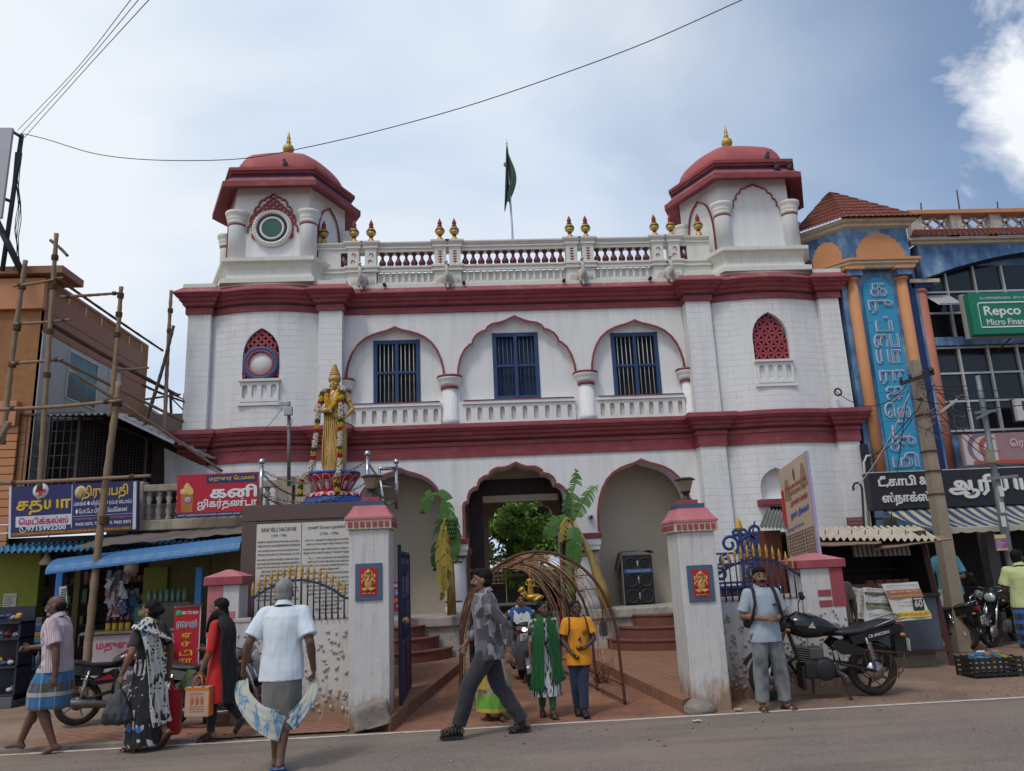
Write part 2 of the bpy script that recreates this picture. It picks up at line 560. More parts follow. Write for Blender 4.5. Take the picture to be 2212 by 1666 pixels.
def paver_fn(nt,tc,b):
 rt=nd(nt,'ShaderNodeMapping',{'Vector':tc,'Rotation':(0,0,R(38))}).outputs[0]
 br=nd(nt,'ShaderNodeTexBrick',{'Vector':rt,'Color1':(.235,.115,.075,1),'Color2':(.29,.15,.10,1),'Mortar':(.13,.065,.042,1),'Scale':1,'Mortar Size':.012,'Brick Width':.23,'Row Height':.115,'Mortar Smooth':.4})
 n=nd(nt,'ShaderNodeTexNoise',{'Vector':tc,'Scale':1.1,'Detail':9,'Roughness':.65})
 k=ramp(nt,n.outputs[0],[(.38,(0,0,0)),(.58,(1,1,1))])
 bp=nd(nt,'ShaderNodeBump',{'Height':br.outputs['Fac'],'Strength':.35,'Distance':-.006})
 nt.links.new(bp.outputs[0],b.inputs['Normal'])
 return mixc(nt,k,(.275,.135,.085),br.outputs[0])
M_ground=mat('brown_earth',fn=earth_fn((.165,.105,.075),(.245,.160,.115),(.33,.225,.165),.9),rough=.95,var=.12,vs=14,bump=.5,bs=18)
M_court=mat('red_earth',fn=earth_fn((.17,.075,.045),(.25,.115,.07),(.32,.165,.105),1.3),rough=.95,var=.14,vs=16,bump=.5,bs=22)
M_road=mat('worn_asphalt',fn=road_fn,rough=.9,var=.05,vs=30)
M_paver=mat('dusty_red_pavers',fn=paver_fn,rough=.95,var=.12,vs=9,bump=.25,bs=30)
M_line=mat('worn_white_line',(.55,.50,.44),.9,var=.35,vs=9,grime=.95,gcol=(.23,.175,.14),gs=(3.5,14,1))
M_grey=mat('rough_granite',(.23,.20,.175),.9,var=.3,vs=9,bump=.7,bs=14,grime=.4,gcol=(.22,.12,.07))
def terrain(name,x0,x1,y0,y1,nx,ny,z,amp,m,edge=True):
 mb=MB()
 rows=[]
 for j in range(ny+1):
  row=[]
  for i in range(nx+1):
   x=x0+(x1-x0)*i/nx
   y=y0+(y1-y0)*j/ny
   k=1
   if edge:
    k=min(1,4*min(i/nx,1-i/nx),4*j/ny+.15)
   h=noise.noise((x*.9,y*.9,3))*.7+noise.noise((x*3.1,y*3.1,9))*.3
   row.append((x,y,z+amp*(h+.35)*k))
  rows.append(row)
 mb.grid(rows)
 return tag(mb.build(name,m),kind='structure')
g=MB()
g.add([(-400,-200,-.03),(400,-200,-.03),(400,700,-.03),(-400,700,-.03)],[(0,1,2,3)])
tag(g.build('ground',M_ground),kind='structure')
g=MB()
rows=[]
for j in range(9):
 y=-14+23.08*j/8
 rows.append([(-60+120*i/60,y+(.035*noise.noise((i*.8,2,1))+.03*noise.noise((i*2.3,5,1))if j==8 else 0),0)for i in range(61)])
g.grid(rows)
tag(g.build('road',M_road),kind='structure')
g=MB()
rows=[[(-40+80*i/400,8.95+dy+.012*noise.noise((i*.9,dy*40,1)),.004)for i in range(401)]for dy in(0,.035,.07)]
g.grid(rows)
tag(g.build('road_edge_line',M_line),kind='structure')
terrain('verge',-30,-1.95,9.05,26,170,110,-.012,.028,M_ground)
terrain('shop_verge',1.6,32,9.05,26,190,110,-.012,.03,M_ground)
terrain('courtyard',-1.98,1.62,9.05,24,60,200,-.012,.022,M_court)
terrain('inner_courtyard',-20,20,19.0,60,60,60,-.02,.02,M_court,False)
g=MB()
g.grid([[(x,y,.012+.012*noise.noise((x,y,4)))for x in[-5.9+3.5*i/40 for i in range(41)]]for y in[9.2+1.0*j/14 for j in range(15)]])
tag(g.build('brick_paving',M_paver),kind='structure')
g=MB()
g.bbx(-6.2,-3.9,9.16,9.24,-.02,.03,.012)
tag(g.build('gutter_edge',M_grey),kind='structure')
g=MB()
rr=random.Random(9)
DB=[mat('debris_%d'%i,c,.9,var=.2)for i,c in enumerate(((.10,.055,.03),(.20,.15,.10),(.30,.26,.22),(.12,.10,.09)))]
for k in range(420):
 x,y=rr.uniform(-7,7),9.02+abs(rr.gauss(0,.45))
 if-1.9<x<1.4 and rr.random()<.4:
  y=rr.uniform(9.1,13.5)
 if rr.random()<.2:
  y=rr.uniform(7.2,9)
 s_,a=rr.uniform(.006,.024),rr.uniform(0,6.3)
 c,n_=math.cos(a)*s_,math.sin(a)*s_
 z=.014 if y>9 else .003
 g.use(DB[k%4]).add([(x+c,y+n_,z),(x-n_*.6,y+c*.6,z+s_*.5),(x-c,y-n_,z+.002),(x+n_*.6,y-c*.6,z+s_*.3)],[(0,1,2,3)])
tag(g.build('leaf_litter'),'scattered dry leaf bits and grit along the road edge','litter',kind='stuff')
for nm,poly in(('paved_platform_west',[(-1.92,9.1),(-1.22,14.0),(-1.22,15.0),(-6.4,15.0),(-6.4,12.9),(-2.3,12.9),(-2.3,9.75)]),('paved_platform_east',[(1.36,9.25),(1.95,9.8),(3.5,10.2),(3.5,15.0),(.98,15.0),(.98,13.5)])):
 g=MB().use(M_paver)
 if nm.endswith('east'):
  poly=poly
 g.plate(poly,y0=-.03,y1=.13,fn=lambda x,y,z:(x,z,y))
 tag(g.build(nm),kind='structure')
 # ---------------------------------------------------------------- the palace gatehouse
XC,YF=.05,15.3
palace=thing('palace_gatehouse','long white palace gatehouse with maroon cornices, arches and two red domed corner towers','palace',(XC,15.3,0))
MULTI=[(1,.70),(.985,.66),(.91,.625),(.905,.55),(.87,.46),(.80,.41),(.72,.39),(.715,.345),(.68,.27),(.60,.22),(.50,.20),(.48,.15),(.42,.105),(.35,.082),(.21,.08),(.10,.05),(0,0)]
NICHE=[(1,1.0),(.985,.84),(.94,.68),(.87,.55),(.78,.47),(.735,.455),(.72,.385),(.66,.305),(.58,.255),(.50,.235),(.46,.17),(.38,.125),(.26,.105),(.14,.07),(0,0)]
OGEE=[(1,1.0),(.985,.82),(.94,.64),(.865,.47),(.76,.325),(.62,.215),(.46,.14),(.30,.095),(.16,.065),(.06,.03),(0,0)]
FOIL7=[(1,1.0),(.98,.86),(.88,.80),(.90,.68),(.85,.58),(.74,.54),(.74,.44),(.68,.35),(.56,.32),(.54,.23),(.46,.16),(.34,.16),(.28,.10),(.14,.08),(0,0)]
def archpts(shape,cx,hw,ztop,drop):
 k=drop/shape[0][1]
 L=[(cx-u*hw,ztop-v*k)for u,v in shape]
 Rr=[(cx+u*hw,ztop-v*k)for u,v in shape[-2::-1]]
 return L+Rr
def rib(mb,pts,y,w,dep,m):
 """a painted moulding that follows an arch outline on the wall face y"""
 mb.use(m)
 n=len(pts)
 rings=[]
 for i,(x,z)in enumerate(pts):
  a=Vector(pts[max(0,i-1)])
  b=Vector(pts[min(n-1,i+1)])
  t=(b-a).normalized()
  nr=Vector((-t.y,t.x))
  rings.append([(x,y,z),(x,y-dep,z),(x+nr.x*w,y-dep,z+nr.y*w),(x+nr.x*w,y,z+nr.y*w)])
 mb.loft(rings,True,True,False)
def gx(cx,u):
 return cx+u
aC=archpts(MULTI,-.06,1.05,3.68,.80)
aL=archpts(OGEE,-2.36,.90,3.65,1.15)
aR=archpts(OGEE,2.47,.93,3.65,1.15)
w=MB().use(M_wall)
low=2.26
outer=[(-3.5,low)]+aL+aC+aR+[(3.6,low),(3.6,6.95),(-3.5,6.95)]
outer=[(-3.5,low),(aL[0][0],low)]+aL+[(aL[-1][0],low),(aC[0][0],low)]+aC+[(aC[-1][0],low),(aR[0][0],low)]+aR+[(aR[-1][0],low),(3.6,low),(3.6,6.95),(-3.5,6.95)]
nC=archpts(NICHE,XC,1.19,6.74,1.24)
nL=archpts(OGEE,-2.43,.97,6.57,1.08)
nR=archpts(OGEE,2.57,.95,6.58,1.08)
holes=[]
for pts,x0,x1 in((nL,-3.36,-1.52),(nC,-1.11,1.21),(nR,1.62,3.48)):
 holes.append(pts+[(pts[-1][0],4.97),(pts[0][0],4.97)])
w.plate(outer,holes,YF,YF+.14)
wins=[(-2.41,.43,5.0,6.32),(XC,.43,5.06,6.41),(2.56,.45,4.99,6.34)]
w.plate([(-3.45,4.9),(3.55,4.9),(3.55,6.85),(-3.45,6.85)],[[(c-h,a),(c+h,a),(c+h,b),(c-h,b)]for c,h,a,b in wins],YF+.14,YF+.40)
for x0,x1 in((-1.47,-1.13),(1.00,1.50)):
 w.bx(x0+.05,x1-.05,YF+.06,YF+.45,.82,low)
for x0,x1 in((-3.5,aL[0][0]+.02),(aR[-1][0]-.02,3.6)):
 w.bx(x0,x1,YF+.003,YF+.45,.82,low)
w.use(M_wall)
for p,dpt in((aC,.5),(aL,.5),(aR,.5)):
 w.loft([[(x,YF+.14,z),(x,YF+dpt,z)]for x,z in[(p[0][0],low)]+p+[(p[-1][0],low)]],False,False,False)
w.build('wall',None,palace)
for p in(aC,aL,aR):
 t=MB()
 rib(t,[(p[0][0],low+.02)]+p+[(p[-1][0],low+.02)],YF,.042,.025,M_red)
 t.build('arch_trim',None,palace)
for p in(nC,nL,nR):
 t=MB()
 rib(t,p,YF,.042,.03,M_red)
 t.build('arch_trim',None,palace)
for i,(c,h,a,b)in enumerate(wins):
 d=MB().use(M_dark)
 d.bx(c-.8,c+.8,YF+.42,YF+1.5,a-.15,b+.15)
 f=MB().use(M_blue)
 y=YF+.135
 for x0,x1,z0,z1 in((c-h-.05,c-h+.035,a-.02,b+.04),(c+h-.035,c+h+.05,a-.02,b+.04),(c-.035,c+.035,a,b),(c-h+.035,c+h-.035,b-.05,b+.04),(c-h+.035,c+h-.035,a-.02,a+.04),(c-h+.035,c+h-.035,(a+b)/2-.025,(a+b)/2+.025)):
  f.bbx(x0,x1,y-(.012 if x1-x0<.2 else 0),y+.07,z0,z1,.008)
 win=f.build('window',None,palace)
 win['label']=['blue barred window in the round arch over the statue side','blue barred window under the scalloped middle arch','blue barred window in the right-hand round arch'][i]
 bars=MB().use(M_steel if i!=1 else M_blue)
 n=10
 for k in range(1,n):
  x=c-h+2*h*k/n
  if abs(x-c)<.04:
   continue
  bars.tube([(x,y+.04,a),(x,y+.04,b)],.010,6)
 bars.build('window_bar',mat('window_bars_blue',(.05,.085,.16),.5)if i==1 else mat('window_bars_pale',(.42,.44,.46),.5),win)
 sh=MB().use(mat('blue_shutter',(.010,.026,.075),.6,var=.2,vs=6)if i==1 else M_dark)
 sh.bx(c-h,c+h,y+.16,y+.18,a,b)
 sh.build('shutter',None,win)
def capsule(cx,z0,z1,r,n=6):
 return[(cx+r*math.cos(PI+PI*k/n),z0+r+r*math.sin(PI+PI*k/n))for k in range(n+1)]+[(cx+r*math.cos(PI*k/n),z1-r+r*math.sin(PI*k/n))for k in range(n+1)]
def cap_panel(x0,x1,z0,z1,n,y,hz0,hz1,r,fn=None):
 mb=MB().use(M_wall)
 hs=[capsule(x0+(x1-x0)*(k+.5)/n,hz0,hz1,r)for k in range(n)]
 mb.plate([(x0,z0),(x1,z0),(x1,z1),(x0,z1)],hs,y,y+.06,fn)
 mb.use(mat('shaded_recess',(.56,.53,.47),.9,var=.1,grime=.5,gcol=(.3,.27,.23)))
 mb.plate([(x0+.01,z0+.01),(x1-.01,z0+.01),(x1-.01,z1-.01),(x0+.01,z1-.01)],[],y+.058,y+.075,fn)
 return mb
for x0,x1,n in((-3.36,-1.52,9),(-1.08,1.2,10),(1.66,3.46,9)):
 mb=cap_panel(x0,x1,4.50,4.90,n,YF-.06,4.56,4.84,.048)
 mb.use(M_wall).bx(x0-.01,x1+.01,YF-.10,YF+.02,4.902,4.965)
 mb.use(M_red).bx(x0+.02,x1-.02,YF-.115,YF-.06,4.968,4.985)
 mb.build('balustrade_panel',None,palace)
for cx,full in((-1.33,1),(1.46,1),(-3.45,0),(3.56,0)):
 mb=MB().use(M_wall)
 hw=.155 if full else .10
 mb.lathe([(hw+.02,4.50),(hw+.02,4.62),(hw,4.64),(hw,5.24)],(cx,YF+.03,0),18,0)
 mb.use(M_red).lathe([(hw+.005,5.24),(hw+.03,5.25),(hw+.03,5.28),(hw+.01,5.29)],(cx,YF+.03,0),18)
 mb.use(M_wall).lathe([(hw+.01,5.29),(hw+.045,5.32),(hw+.06,5.36),(hw+.06,5.40),(hw+.10,5.44),(hw+.10,5.47)],(cx,YF+.03,0),18)
 mb.use(M_red).lathe([(hw+.105,5.47),(hw+.105,5.515),(hw+.03,5.53)],(cx,YF+.03,0),18)
 mb.build('column',None,palace)
for cx in(-1.29,1.28):
 mb=MB().use(M_wall,True)
 hw=.185
 mb.lathe([(hw+.05,.82),(hw+.05,.98),(hw+.01,1.0),(hw,1.1),(hw-.01,1.9)],(cx,YF+.06,0),22)
 mb.use(M_red)
 mb.bbx(cx-hw-.01,cx+hw+.01,YF-.16,YF+.3,1.9,1.93)
 mb.use(M_wall)
 mb.bbx(cx-hw-.03,cx+hw+.03,YF-.18,YF+.3,1.93,2.02)
 mb.bbx(cx-hw-.05,cx+hw+.05,YF-.20,YF+.3,2.02,2.12)
 mb.use(M_red).bbx(cx-hw-.075,cx+hw+.075,YF-.22,YF+.3,2.14,2.25)
 mb.use(M_wall).bx(cx-hw-.06,cx+hw+.06,YF-.205,YF+.3,2.118,2.142)
 mb.build('column',None,palace)
rm=MB().use(M_beige)
for x0,x1 in((-3.5,-1.42),(1.42,3.6)):
 rm.add([(x0,YF+1.15,.82),(x1,YF+1.15,.82),(x1,YF+1.15,3.9),(x0,YF+1.15,3.9)],[(0,1,2,3)])
 rm.add([(x0,YF+.4,3.86),(x1,YF+.4,3.86),(x1,YF+1.15,3.86),(x0,YF+1.15,3.86)],[(3,2,1,0)])
rm.bx(-1.56,-1.5,YF+.4,19.2,-.05,3.9)
rm.bx(1.5,1.56,YF+.4,19.2,-.05,3.9)
rm.bx(-3.56,-3.5,YF+.4,YF+1.2,.8,3.9)
rm.bx(3.6,3.66,YF+.4,YF+1.2,.8,3.9)
rm.bx(-1.5,1.5,YF+.45,19.2,3.78,3.86)
xl_,xr_=fp(1046,1200,19.2).x,fp(1222,1200,19.2).x
inn=archpts([(a,b)for a,b in MULTI[4:]],(xl_+xr_)/2,(xr_-xl_)/2,fp(1132,1072,19.2).z,.55)
k0=inn[0][1]
rm.plate([(-1.5,k0),(inn[0][0],k0)]+inn+[(inn[-1][0],k0),(1.5,k0),(1.5,3.78),(-1.5,3.78)],[],19.2,19.5)
rm.bx(-1.5,inn[0][0],19.2,19.5,-.05,k0)
rm.bx(inn[-1][0],1.5,19.2,19.5,-.05,k0)
rm.build('verandah_wall',None,palace)
dr=MB().use(mat('dark_teak',(.022,.012,.011),.6,var=.3,vs=5,bump=.1))
dr.bbx(fp(1016,1200,16.4).x,fp(1047,1200,16.4).x,16.4,16.75,0,3.5)
dr.bbx(fp(1220,1200,16.4).x,fp(1246,1200,16.4).x,16.4,16.75,0,3.5)
dr.bbx(-.93,.87,16.41,16.72,3.16,3.5)
dr.build('door_frame',None,palace)
be=MB().use(M_beige)
be.bx(-.93,.87,16.43,16.7,3.02,3.158)
be.bx(-1.42,-1.1,16.45,16.7,0,3.86)
be.bx(1.12,1.42,16.45,16.7,0,3.86)
be.bx(-1.1,1.12,16.45,16.7,3.504,3.78)
be.build('lintel',None,palace)
for x in(-1.05,1.04):
 for z in(1.62,1.95):
  MB().use(M_red).bx(x-.06,x+.07,YF+.05,YF+.2,z,z+(.12 if z>1.7 else .05)).build('wall_bracket',None,palace)
M_plinth=mat('peeling_plinth',(.40,.37,.33),.9,var=.25,vs=5,bump=.5,bs=12,grime=.85,gcol=(.13,.12,.11),gs=(4,4,4))
M_step=mat('red_oxide_step',(.17,.062,.045),.85,var=.18,vs=4,bump=.2,grime=.3,gcol=(.26,.14,.10))
for x0,x1 in((-3.9,-1.09),(1.02,4.1)):
 pl=MB().use(M_plinth)
 pl.bbx(x0,x1,14.97,YF+1.2,-.05,.66,.01)
 pl.bbx(x0-.02,x1+.02,14.90,YF+1.19,.66,.83,.025)
 pl.build('plinth',None,palace)
for cx in(-2.42,2.5):
 for r,z0,z1 in((1.02,.1,.30),(.78,.30,.50),(.52,.50,.70)):
  mb=MB().use(M_step)
  pts=[(cx+r*math.cos(PI+PI*k/26),14.93+r*.86*math.sin(PI+PI*k/26))for k in range(27)]
  mb.plate(pts,[],z0,z1-.012,lambda x,y,z:(x,z,y))
  q=[(cx+(r+.02)*math.cos(PI+PI*k/26),14.93+(r+.02)*.86*math.sin(PI+PI*k/26))for k in range(27)]
  mb.plate(q,[],z1-.012,z1+.012,lambda x,y,z:(x,z,y))
  mb.build('step',None,palace)
BOW=.24
def ybow(x,y0,x0,x1):
 u=(x-(x0+x1)/2)/((x1-x0)/2)
 return y0-BOW*(1-u*u)
def bay(x0,x1,y0,z0,z1,win=None,deep=.28):
 mb=MB().use(M_brick,False)
 xs=[x0+(x1-x0)*i/26 for i in range(27)]
 top=None
 if win:
  cx,hw,sill,ztop,drop=win
  P=archpts(OGEE2,cx,hw,ztop,drop)
  xs=sorted([x for x in xs if abs(x-cx)>hw+.02]+[p[0]for p in P])
  top={round(p[0],5):p[1]for p in P}
  top[round(P[0][0],5)]=P[0][1]
 y=lambda x:ybow(x,y0,x0,x1)
 def q(xa,xb,a0,a1,b0,b1):
  mb.add([(xa,y(xa),a0),(xb,y(xb),b0),(xb,y(xb),b1),(xa,y(xa),a1)],[(0,1,2,3)])
 for a,b in zip(xs,xs[1:]):
  if win and a>=cx-hw-1e-6 and b<=cx+hw+1e-6:
   ta_,tb_=top[round(a,5)],top[round(b,5)]
   q(a,b,z0,sill,z0,sill)
   q(a,b,ta_,z1,tb_,z1)
   mb.use(M_wall)
   mb.add([(a,y(a),ta_),(b,y(b),tb_),(b,y(b)+deep,tb_),(a,y(a)+deep,ta_)],[(3,2,1,0)])
   mb.use(M_brick)
  else:
   q(a,b,z0,z1,z0,z1)
 if win:
  mb.use(M_wall)
  for x in(cx-hw,cx+hw):
   zt=P[0][1]
   mb.add([(x,y(x),sill),(x,y(x)+deep,sill),(x,y(x)+deep,zt),(x,y(x),zt)],[(0,1,2,3),(3,2,1,0)])
  mb.add([(cx-hw,y(cx-hw),sill),(cx+hw,y(cx+hw),sill),(cx+hw,y(cx)+deep,sill),(cx-hw,y(cx)+deep,sill)],[(0,1,2,3)])
 return mb.build('tower_bay',None,palace),y
OGEE2=[(1,1.0),(.99,.82),(.93,.62),(.80,.42),(.62,.26),(.42,.15),(.22,.07),(.08,.02),(0,0)]
BL=(-6.06,-3.93)
BR=(4.12,6.44)
_,yL=bay(*BL,15.15,4.45,6.95,(-5.03,.36,5.46,6.53,.62))
_,yR=bay(*BR,15.15,4.45,6.95,(5.28,.375,5.56,6.58,.60))
_,_y=bay(*BL,15.15,-.05,3.9)
_,yRl=bay(*BR,15.15,-.05,3.9,(5.05,.33,2.72,3.36,.42))
def jali(cx,hw,sill,ztop,drop,y,kind,loose=False):
 P=archpts(OGEE2,cx,hw,ztop,drop)
 mb=MB().use(M_jali)
 top=lambda x:max([p[1]for p in P])if False else interp(P,x)
 mb.plate([(cx-hw,sill),(cx+hw,sill)]+P[::-1],[],y+.05,y+.06)
 mb.mats[0]=M_jali
 bk=mb
 st=MB().use(M_jali)
 r=.085 if kind=='petal' else .07
 ins=lambda x,z:abs(x-cx)<hw-.01 and sill+.005<z<interp(P,x)-.01
 def petal(x,z,ang,L,wd):
  c,s_=math.cos(ang),math.sin(ang)
  pts=[]
  for k in range(9):
   u=k/8
   pts.append((u*L,wd*math.sin(PI*u)))
  pts+=[(u*L,-wd*math.sin(PI*u))for u in[7/8,6/8,5/8,4/8,3/8,2/8,1/8]]
  pp=[(x+a*c-b*s_,z+a*s_+b*c)for a,b in pts]
  if all(ins(*q)for q in pp[::4]):
   st.plate(pp,[],y,y+.05)
 if loose:
  ins=lambda x,z:abs(x-cx)<hw+.06 and sill-.05<z<interp(P,x)+.07
 if kind=='petal':
  L=.165
  for j in range(-2,12):
   for i in range(-5,6):
    x=cx+(i+(.5 if j%2 else 0))*L
    z=sill+.02+j*L*.866
    for a in(0,60,120):
     petal(x,z,R(a),L,.026)
 else:
  L=.072
  for j in range(-2,20):
   for i in range(-8,9):
    x,z=cx+i*L,sill+j*L
    for a in((45,135)if(i+j)%2==0 else()):
     petal(x,z,R(a),L*1.41,.027)
 st.v+=[]
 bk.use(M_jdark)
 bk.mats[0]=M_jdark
 b0=len(bk.v)
 bk.mats.append(M_jali)
 for f,sm in zip(st.f,st.sm):
  bk.f.append([i+b0 for i in f])
  bk.mi.append(1 if len(bk.mats)==2 else bk.mats.index(M_jali))
  bk.sm.append(sm)
 bk.v+=st.v
 return bk
def interp(P,x):
 if x<=P[0][0]:
  return P[0][1]
 for a,b in zip(P,P[1:]):
  if a[0]<=x<=b[0]:
   return a[1]+(b[1]-a[1])*((x-a[0])/max(1e-6,b[0]-a[0]))
 return P[-1][1]
M_jali=mat('lattice_red',(.30,.05,.065),.7,var=.25,vs=9,grime=.4,gcol=(.42,.2,.2),gs=(8,8,8))
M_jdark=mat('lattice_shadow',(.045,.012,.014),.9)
jr=jali(5.28,.37,5.56,6.57,.60,yR(5.28)+.09,'petal',True).build('lattice_screen',None,palace)
jl=jali(-5.03,.355,5.46,6.52,.62,yL(-5.03)+.05,'fine',True).build('lattice_screen',None,palace)
M_ringblue=mat('ring_blue',(.045,.085,.19),.6,var=.2)
mb=MB().use(M_ringblue)
cz=5.80
yy=yL(-5.03)+.0
mb.torus((-5.03,yy,cz),.305,.05,40,10,sq=.8)
mb.use(M_jali).torus((-5.03,yy-.01,cz),.25,.028,40,8)
mb.use(mat('white_disc',(.66,.65,.64),.8,var=.1,grime=.4,gcol=(.38,.25,.2),gs=(9,9,9))).lathe([(.24,0),(.235,.015)],(-5.03,yy+.03,cz),40,axis=(0,-1,0))
mb.build('round_medallion',None,jl)
for cx,z0,z1,y in((-5.03,5.02,5.42,yL(-5.03)),(5.28,5.07,5.50,yR(5.28))):
 mb=cap_panel(cx-.37,cx+.37,z0,z1,4,y-.04,z0+.06,z1-.06,.055)
 mb.use(M_trim).bx(cx-.40,cx+.40,y-.09,y+.05,z1+.002,z1+.05)
 mb.use(M_wall).bx(cx-.42,cx+.42,y-.03,y+.12,z0-.07,z0-.002)
 mb.build('sill_panel',None,palace)
mb=MB().use(M_wall).bx(4.75,5.35,yRl(5.05)+.22,yRl(5.05)+.3,2.7,3.4)
mb.use(M_red).bbx(4.62,5.50,yRl(5.05)-.14,yRl(5.05)+.05,2.62,2.74)
mb.use(M_dark).bx(4.85,5.25,yRl(5.05)-.004,yRl(5.05)+.004,2.40,2.60)
mb.build('window_ledge',None,palace)
pil=[(-6.52,-6.06,15.0,16.8),(-3.93,-3.45,14.98,15.5),(3.60,4.12,14.98,15.5),(6.44,6.87,15.0,16.8)]
for x0,x1,y0,y1 in pil:
 mb=MB().use(M_brick)
 mb.bx(x0,x1,y0,y1,-.05,3.9)
 mb.bx(x0+.006,x1-.006,y0+.004,y1-.003,4.45,6.95)
 mb.build('pilaster',None,palace)
for x in(-6.5,6.45):
 MB().use(M_brick).bx(x,x+.40,16.79,21,-.05,6.95).build('side_wall',None,palace)
def plan(dy=0):
 p=[(-6.52,18.5),(-6.52,15.0),(-6.06,15.0),(-6.06,15.15)]
 p+=[(x,ybow(x,15.15,*BL))for x in[BL[0]+(BL[1]-BL[0])*i/16 for i in range(1,16)]]
 p+=[(-3.93,15.15),(-3.93,14.98),(-3.45,14.98),(-3.45,YF),(3.60,YF),(3.60,14.98),(4.12,14.98),(4.12,15.15)]
 p+=[(x,ybow(x,15.15,*BR))for x in[BR[0]+(BR[1]-BR[0])*i/16 for i in range(1,16)]]
 p+=[(6.44,15.15),(6.44,15.0),(6.87,15.0),(6.87,18.5)]
 return p
for nm,prof,ln in(('upper_cornice',[(0,6.88),(.05,6.88),(.05,6.99),(.045,7.0),(.045,7.025),(.09,7.04),(.11,7.06),(.12,7.10),(.17,7.13),(.19,7.18),(.25,7.21),(.27,7.24),(.31,7.26),(.31,7.285)],(.047,7.0,7.024)),('lower_cornice',[(0,3.84),(.04,3.84),(.04,4.06),(.065,4.07),(.065,4.14),(.05,4.145),(.05,4.165),(.10,4.18),(.13,4.20),(.14,4.25),(.19,4.27),(.21,4.33),(.26,4.35),(.28,4.39),(.31,4.40),(.31,4.43)],(.053,4.146,4.164))):
 prof=[(a_*.78,z_)for a_,z_ in prof]
 ln=(ln[0]*.78,ln[1],ln[2])
 mb=MB().use(M_red).sweep(prof,plan())
 o,zt=prof[-1]
 mb.use(M_redtop)
 if nm=='upper_cornice':
  mb.sweep([(o,zt),(.08,7.43),(-.3,7.44)],plan())
 else:
  mb.use(M_red).sweep([(o,zt),(.23,4.49),(-.02,4.50)],plan())
 mb.use(M_black).sweep([(ln[0],ln[1]),(ln[0]+.004,ln[1]),(ln[0]+.004,ln[2]),(ln[0],ln[2])],plan())
 mb.build(nm,None,palace)
mb=MB().use(M_trim)
mb.sweep([(.09,7.42),(.09,7.50),(-.25,7.505)],plan()[:24])
mb.sweep([(.09,7.42),(.09,7.50),(-.25,7.505)],plan()[24:])
mb.use(M_trim).bx(-6.4,6.8,15.55,20,7.30,7.46)
mb.build('roof_capping',None,palace)
PY=15.32
par=MB().use(M_trim)
par.bx(-4.15,4.35,PY,PY+.2,7.40,7.58)
secs=[(-2.78,-1.58),(-1.04,1.22),(1.80,3.08)]
for x0,x1 in secs:
 par.bx(x0,x1,PY+.05,PY+.16,7.58,7.80)
 n=max(9,int((x1-x0)/.135))
 for k in range(n+1):
  x=x0+(x1-x0)*k/n
  par.bx(x-.026,x+.026,PY+.003,PY+.05,7.585,7.795)
for x0,x1 in((-4.15,-2.78),(-1.58,-1.04),(1.22,1.80),(3.08,4.35)):
 par.bx(x0,x1,PY+.003,PY+.2,7.58,7.80)
PAR=[(-4.15,PY),(4.35,PY)]
par.sweep([(0,7.80),(.05,7.80),(.05,7.83),(.02,7.84),(.02,7.88),(.06,7.89),(.06,7.93),(-.22,7.932)],PAR)
par.sweep([(-.2,8.27),(.0,8.27),(.0,8.33),(.03,8.34),(.03,8.38),(.015,8.39),(.04,8.41),(.07,8.44),(.07,8.47),(-.22,8.475)],PAR)
for k in range(170):
 x=-4.1+8.4*k/169
 par.bx(x-.011,x+.011,PY-.045,PY-.018,8.385,8.405)
par.bx(-4.15,-3.55,PY+.003,PY+.2,7.93,8.27)
par.bx(3.85,4.35,PY+.003,PY+.2,7.93,8.27)
parapet=par.build('parapet',None,palace)
peds=[-3.28,-2.92,-1.46,-1.15,1.34,1.69,3.20,3.56]
M_florid=mat('maroon_scroll',(.22,.03,.04),.7)
for i,x in enumerate(peds):
 mb=MB().use(M_trim)
 mb.bx(x-.12,x+.12,PY-.05,PY+.18,7.935,8.28)
 mb.bx(x-.12,x+.12,PY-.05,PY+.18,7.41,7.795)
 q=[(x-.12,PY+.2),(x-.12,PY-.05),(x+.12,PY-.05),(x+.12,PY+.2)]
 mb.sweep([(0,7.795),(.05,7.80),(.05,7.83),(.02,7.84),(.02,7.885),(.06,7.89),(.06,7.935),(-.1,7.937)],q)
 mb.sweep([(0,8.28),(.01,8.33),(.035,8.34),(.035,8.38),(.02,8.39),(.05,8.42),(.075,8.45),(.075,8.485),(-.1,8.49)],q)
 mb.use(M_florid)
 y=PY-.053
 if 2<=i<=5:
  for zz in(8.0,8.06,8.12,8.18,8.24):
   for s_ in(-1,1):
    mb.plate([(x,zz-.02),(x+s_*.05,zz),(x+s_*.045,zz+.02),(x,zz+.005)]if s_>0 else[(x,zz+.005),(x-.045,zz+.02),(x-.05,zz),(x,zz-.02)],[],y,y+.004)
  mb.bx(x-.008,x+.008,y,y+.004,7.97,8.26)
 else:
  for zc,s_ in((8.19,1),(8.04,-1)):
   pts=[(x+(.055-.012*k*.5)*math.cos(R(-60+52*k))*s_,zc+(.055-.006*k)*math.sin(R(-60+52*k)))for k in range(6)]
   mb.tube([(a,y,b)for a,b in pts],[.008,.016,.02,.016,.012,.018],6,flat=.35)
 mb.build('pedestal',None,palace)
M_bal=mat('maroon_baluster',(.115,.022,.035),.5,var=.1)
bal=MB().use(M_bal).lathe([(.055,7.93),(.055,7.955),(.03,7.965),(.065,8.0),(.078,8.04),(.066,8.08),(.035,8.13),(.026,8.18),(.034,8.21),(.05,8.225),(.05,8.25),(.06,8.255),(.06,8.275)],(0,0,0),12)
me=None
